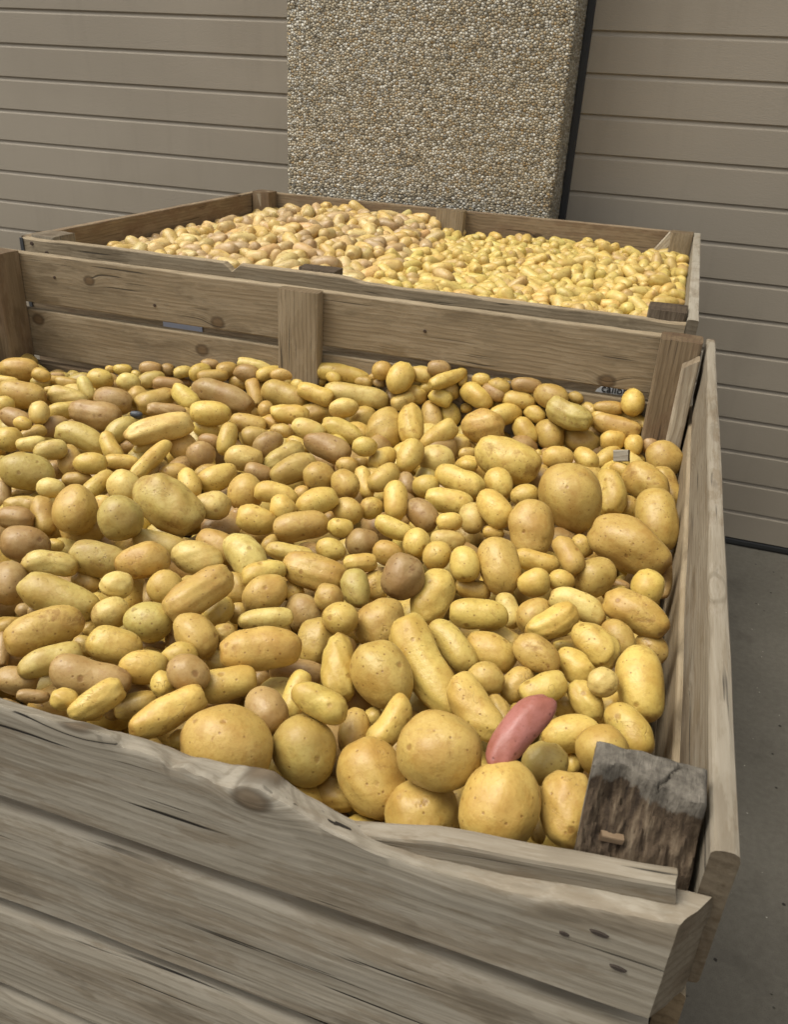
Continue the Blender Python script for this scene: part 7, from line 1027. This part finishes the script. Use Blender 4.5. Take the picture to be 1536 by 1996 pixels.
# all other potatoes: under and between those, outside the picture, and the two heaps of the far crate
Vs, Fs, Cs, Ps, As, Ss = [], [], [], [], [], []; nv = [0]
def add(cen, R, A, B, c, rng, kind=0, sub=3, col=None):
    D, F = ICO[sub]
    V = potato_verts(D, A, B, B * .96, rng, kind)
    Vs.append(V @ R.T + cen); Fs.append(F + nv[0]); nv[0] += len(V)
    col = skin_colour(c, rng) if col is None else col
    Cs.append(np.tile(col, (len(V), 1))); Ps.append(V + rng.uniform(0, 40, 3)); As.append(np.abs(V[:, 0]) / A)
    Ss.append(np.full(len(V), rng.uniform(-.6, .5)))
for i, r in enumerate(unpack(EXTRA, 12)):
    cen = r[:3] / 1e4; u = r[3:6] / 1e4
    add(cen, frame(u, cen), r[6] / 1e5 * 1.08, r[7] / 1e5 * 1.08, COLS[int(r[8]) // 8], np.random.default_rng(5000 + i))
rng = np.random.default_rng(77)
def rand_rot(rng, flat=.5):
    q = Quaternion((0, 0, 1), rng.uniform(0, 6.28)) @ Quaternion((0, 1, 0), rng.uniform(-flat, flat)) @ Quaternion((1, 0, 0), rng.uniform(0, 6.28))
    return np.array(q.to_matrix())
def heap(y): return -.215 + .12 * (-y)
for depth in (.046, .094):
    for ix in range(25):
        for iy in range(20):
            x = -.735 + ix * .0605 + rng.uniform(-.012, .012); y = -1.10 + iy * .0565 + rng.uniform(-.010, .010)
            A = rng.uniform(.027, .040); B = A * rng.uniform(.58, .76)
            if x + A > .742 or y + A > -.004 or y - A < -1.135:
                A *= .8; x = min(x, .742 - A); y = min(y, -.004 - A); y = max(y, -1.132 + A)
            lift = .022 * max(0, min(1, (x - .05) / .3)) * max(0, min(1, (y + .50) / .25))
            add(np.array([x, y, heap(y) + lift - depth + rng.uniform(-.012, .012)]), rand_rot(rng), A, B, 'yytbbgp'[rng.integers(7)], rng)
# the part of the heap left of the picture
for ix in range(25):
    for iy in range(22):
        x = -.735 + ix * .056 + rng.uniform(-.014, .014); y = -1.10 + iy * .052 + rng.uniform(-.012, .012)
        p = CAM.matrix_world.inverted() @ Vector((x, y, heap(y)))
        if 768 + 1598.7 * p.x / -p.z > -70: continue
        A = rng.uniform(.024, .045); B = A * rng.uniform(.58, .82)
        add(np.array([max(x, -.73 + A * .4), y, heap(y) + rng.uniform(-.020, .014)]), rand_rot(rng, .35), A, B, 'yyttbgp'[rng.integers(7)], rng)
back = unpack(BACK, 8)
for i, r in enumerate(back):
    rg = np.random.default_rng(9000 + i); k = int(round(r[7]))
    R = np.array(Quaternion((r[3:7] / 100).tolist()).normalized().to_matrix())
    if k < 6:
        A, B = .0235 + .0022 * k, .0150 + .0007 * k
        col = np.array([.545, .400, .165]) * rg.uniform(.86, 1.12) * (1 + rg.normal(0, .03, 3))
        if rg.random() < .28: col = np.array([.44, .31, .15]) * rg.uniform(.85, 1.1)
        if rg.random() < .25: col = np.array([.555, .395, .13]) * rg.uniform(.9, 1.05)
    else:
        A, B = .0195 + .0019 * (k - 6), .0132 + .0005 * (k - 6)
        col = np.array([.565, .425, .125]) * rg.uniform(.88, 1.08) * (1 + rg.normal(0, .025, 3))
        if rg.random() < .08: col = np.array([.47, .33, .12])
    A *= 1.17; B *= 1.17
    add(r[:3] / 1e3 + np.array([0, 0, .012]), R, A, B, 'y', rg, 1 if rg.random() < .12 else 0, 3, col)
me = mesh_from(np.concatenate(Vs), np.concatenate(Fs), np.concatenate(Cs), np.concatenate(Ps), np.concatenate(As), np.concatenate(Ss))
o = bpy.data.objects.new('potato_heap', me); COL.objects.link(o)
o['kind'] = 'stuff'; o['category'] = 'potatoes'; o['label'] = 'small brown-skinned and yellow potatoes heaped in the far crate and deep in the front one'

# a chip of broken wood lying among the potatoes
ws = timber('wood_chip', None, (0.644, -0.153, -.176), (0.668, -0.161, -.168), .008, .020, (0, .3, 1), 'wood_grey', .002, 8)
ws['label'] = 'small broken grey wood chip lying among potatoes near the side wall'; ws['category'] = 'wood chip'
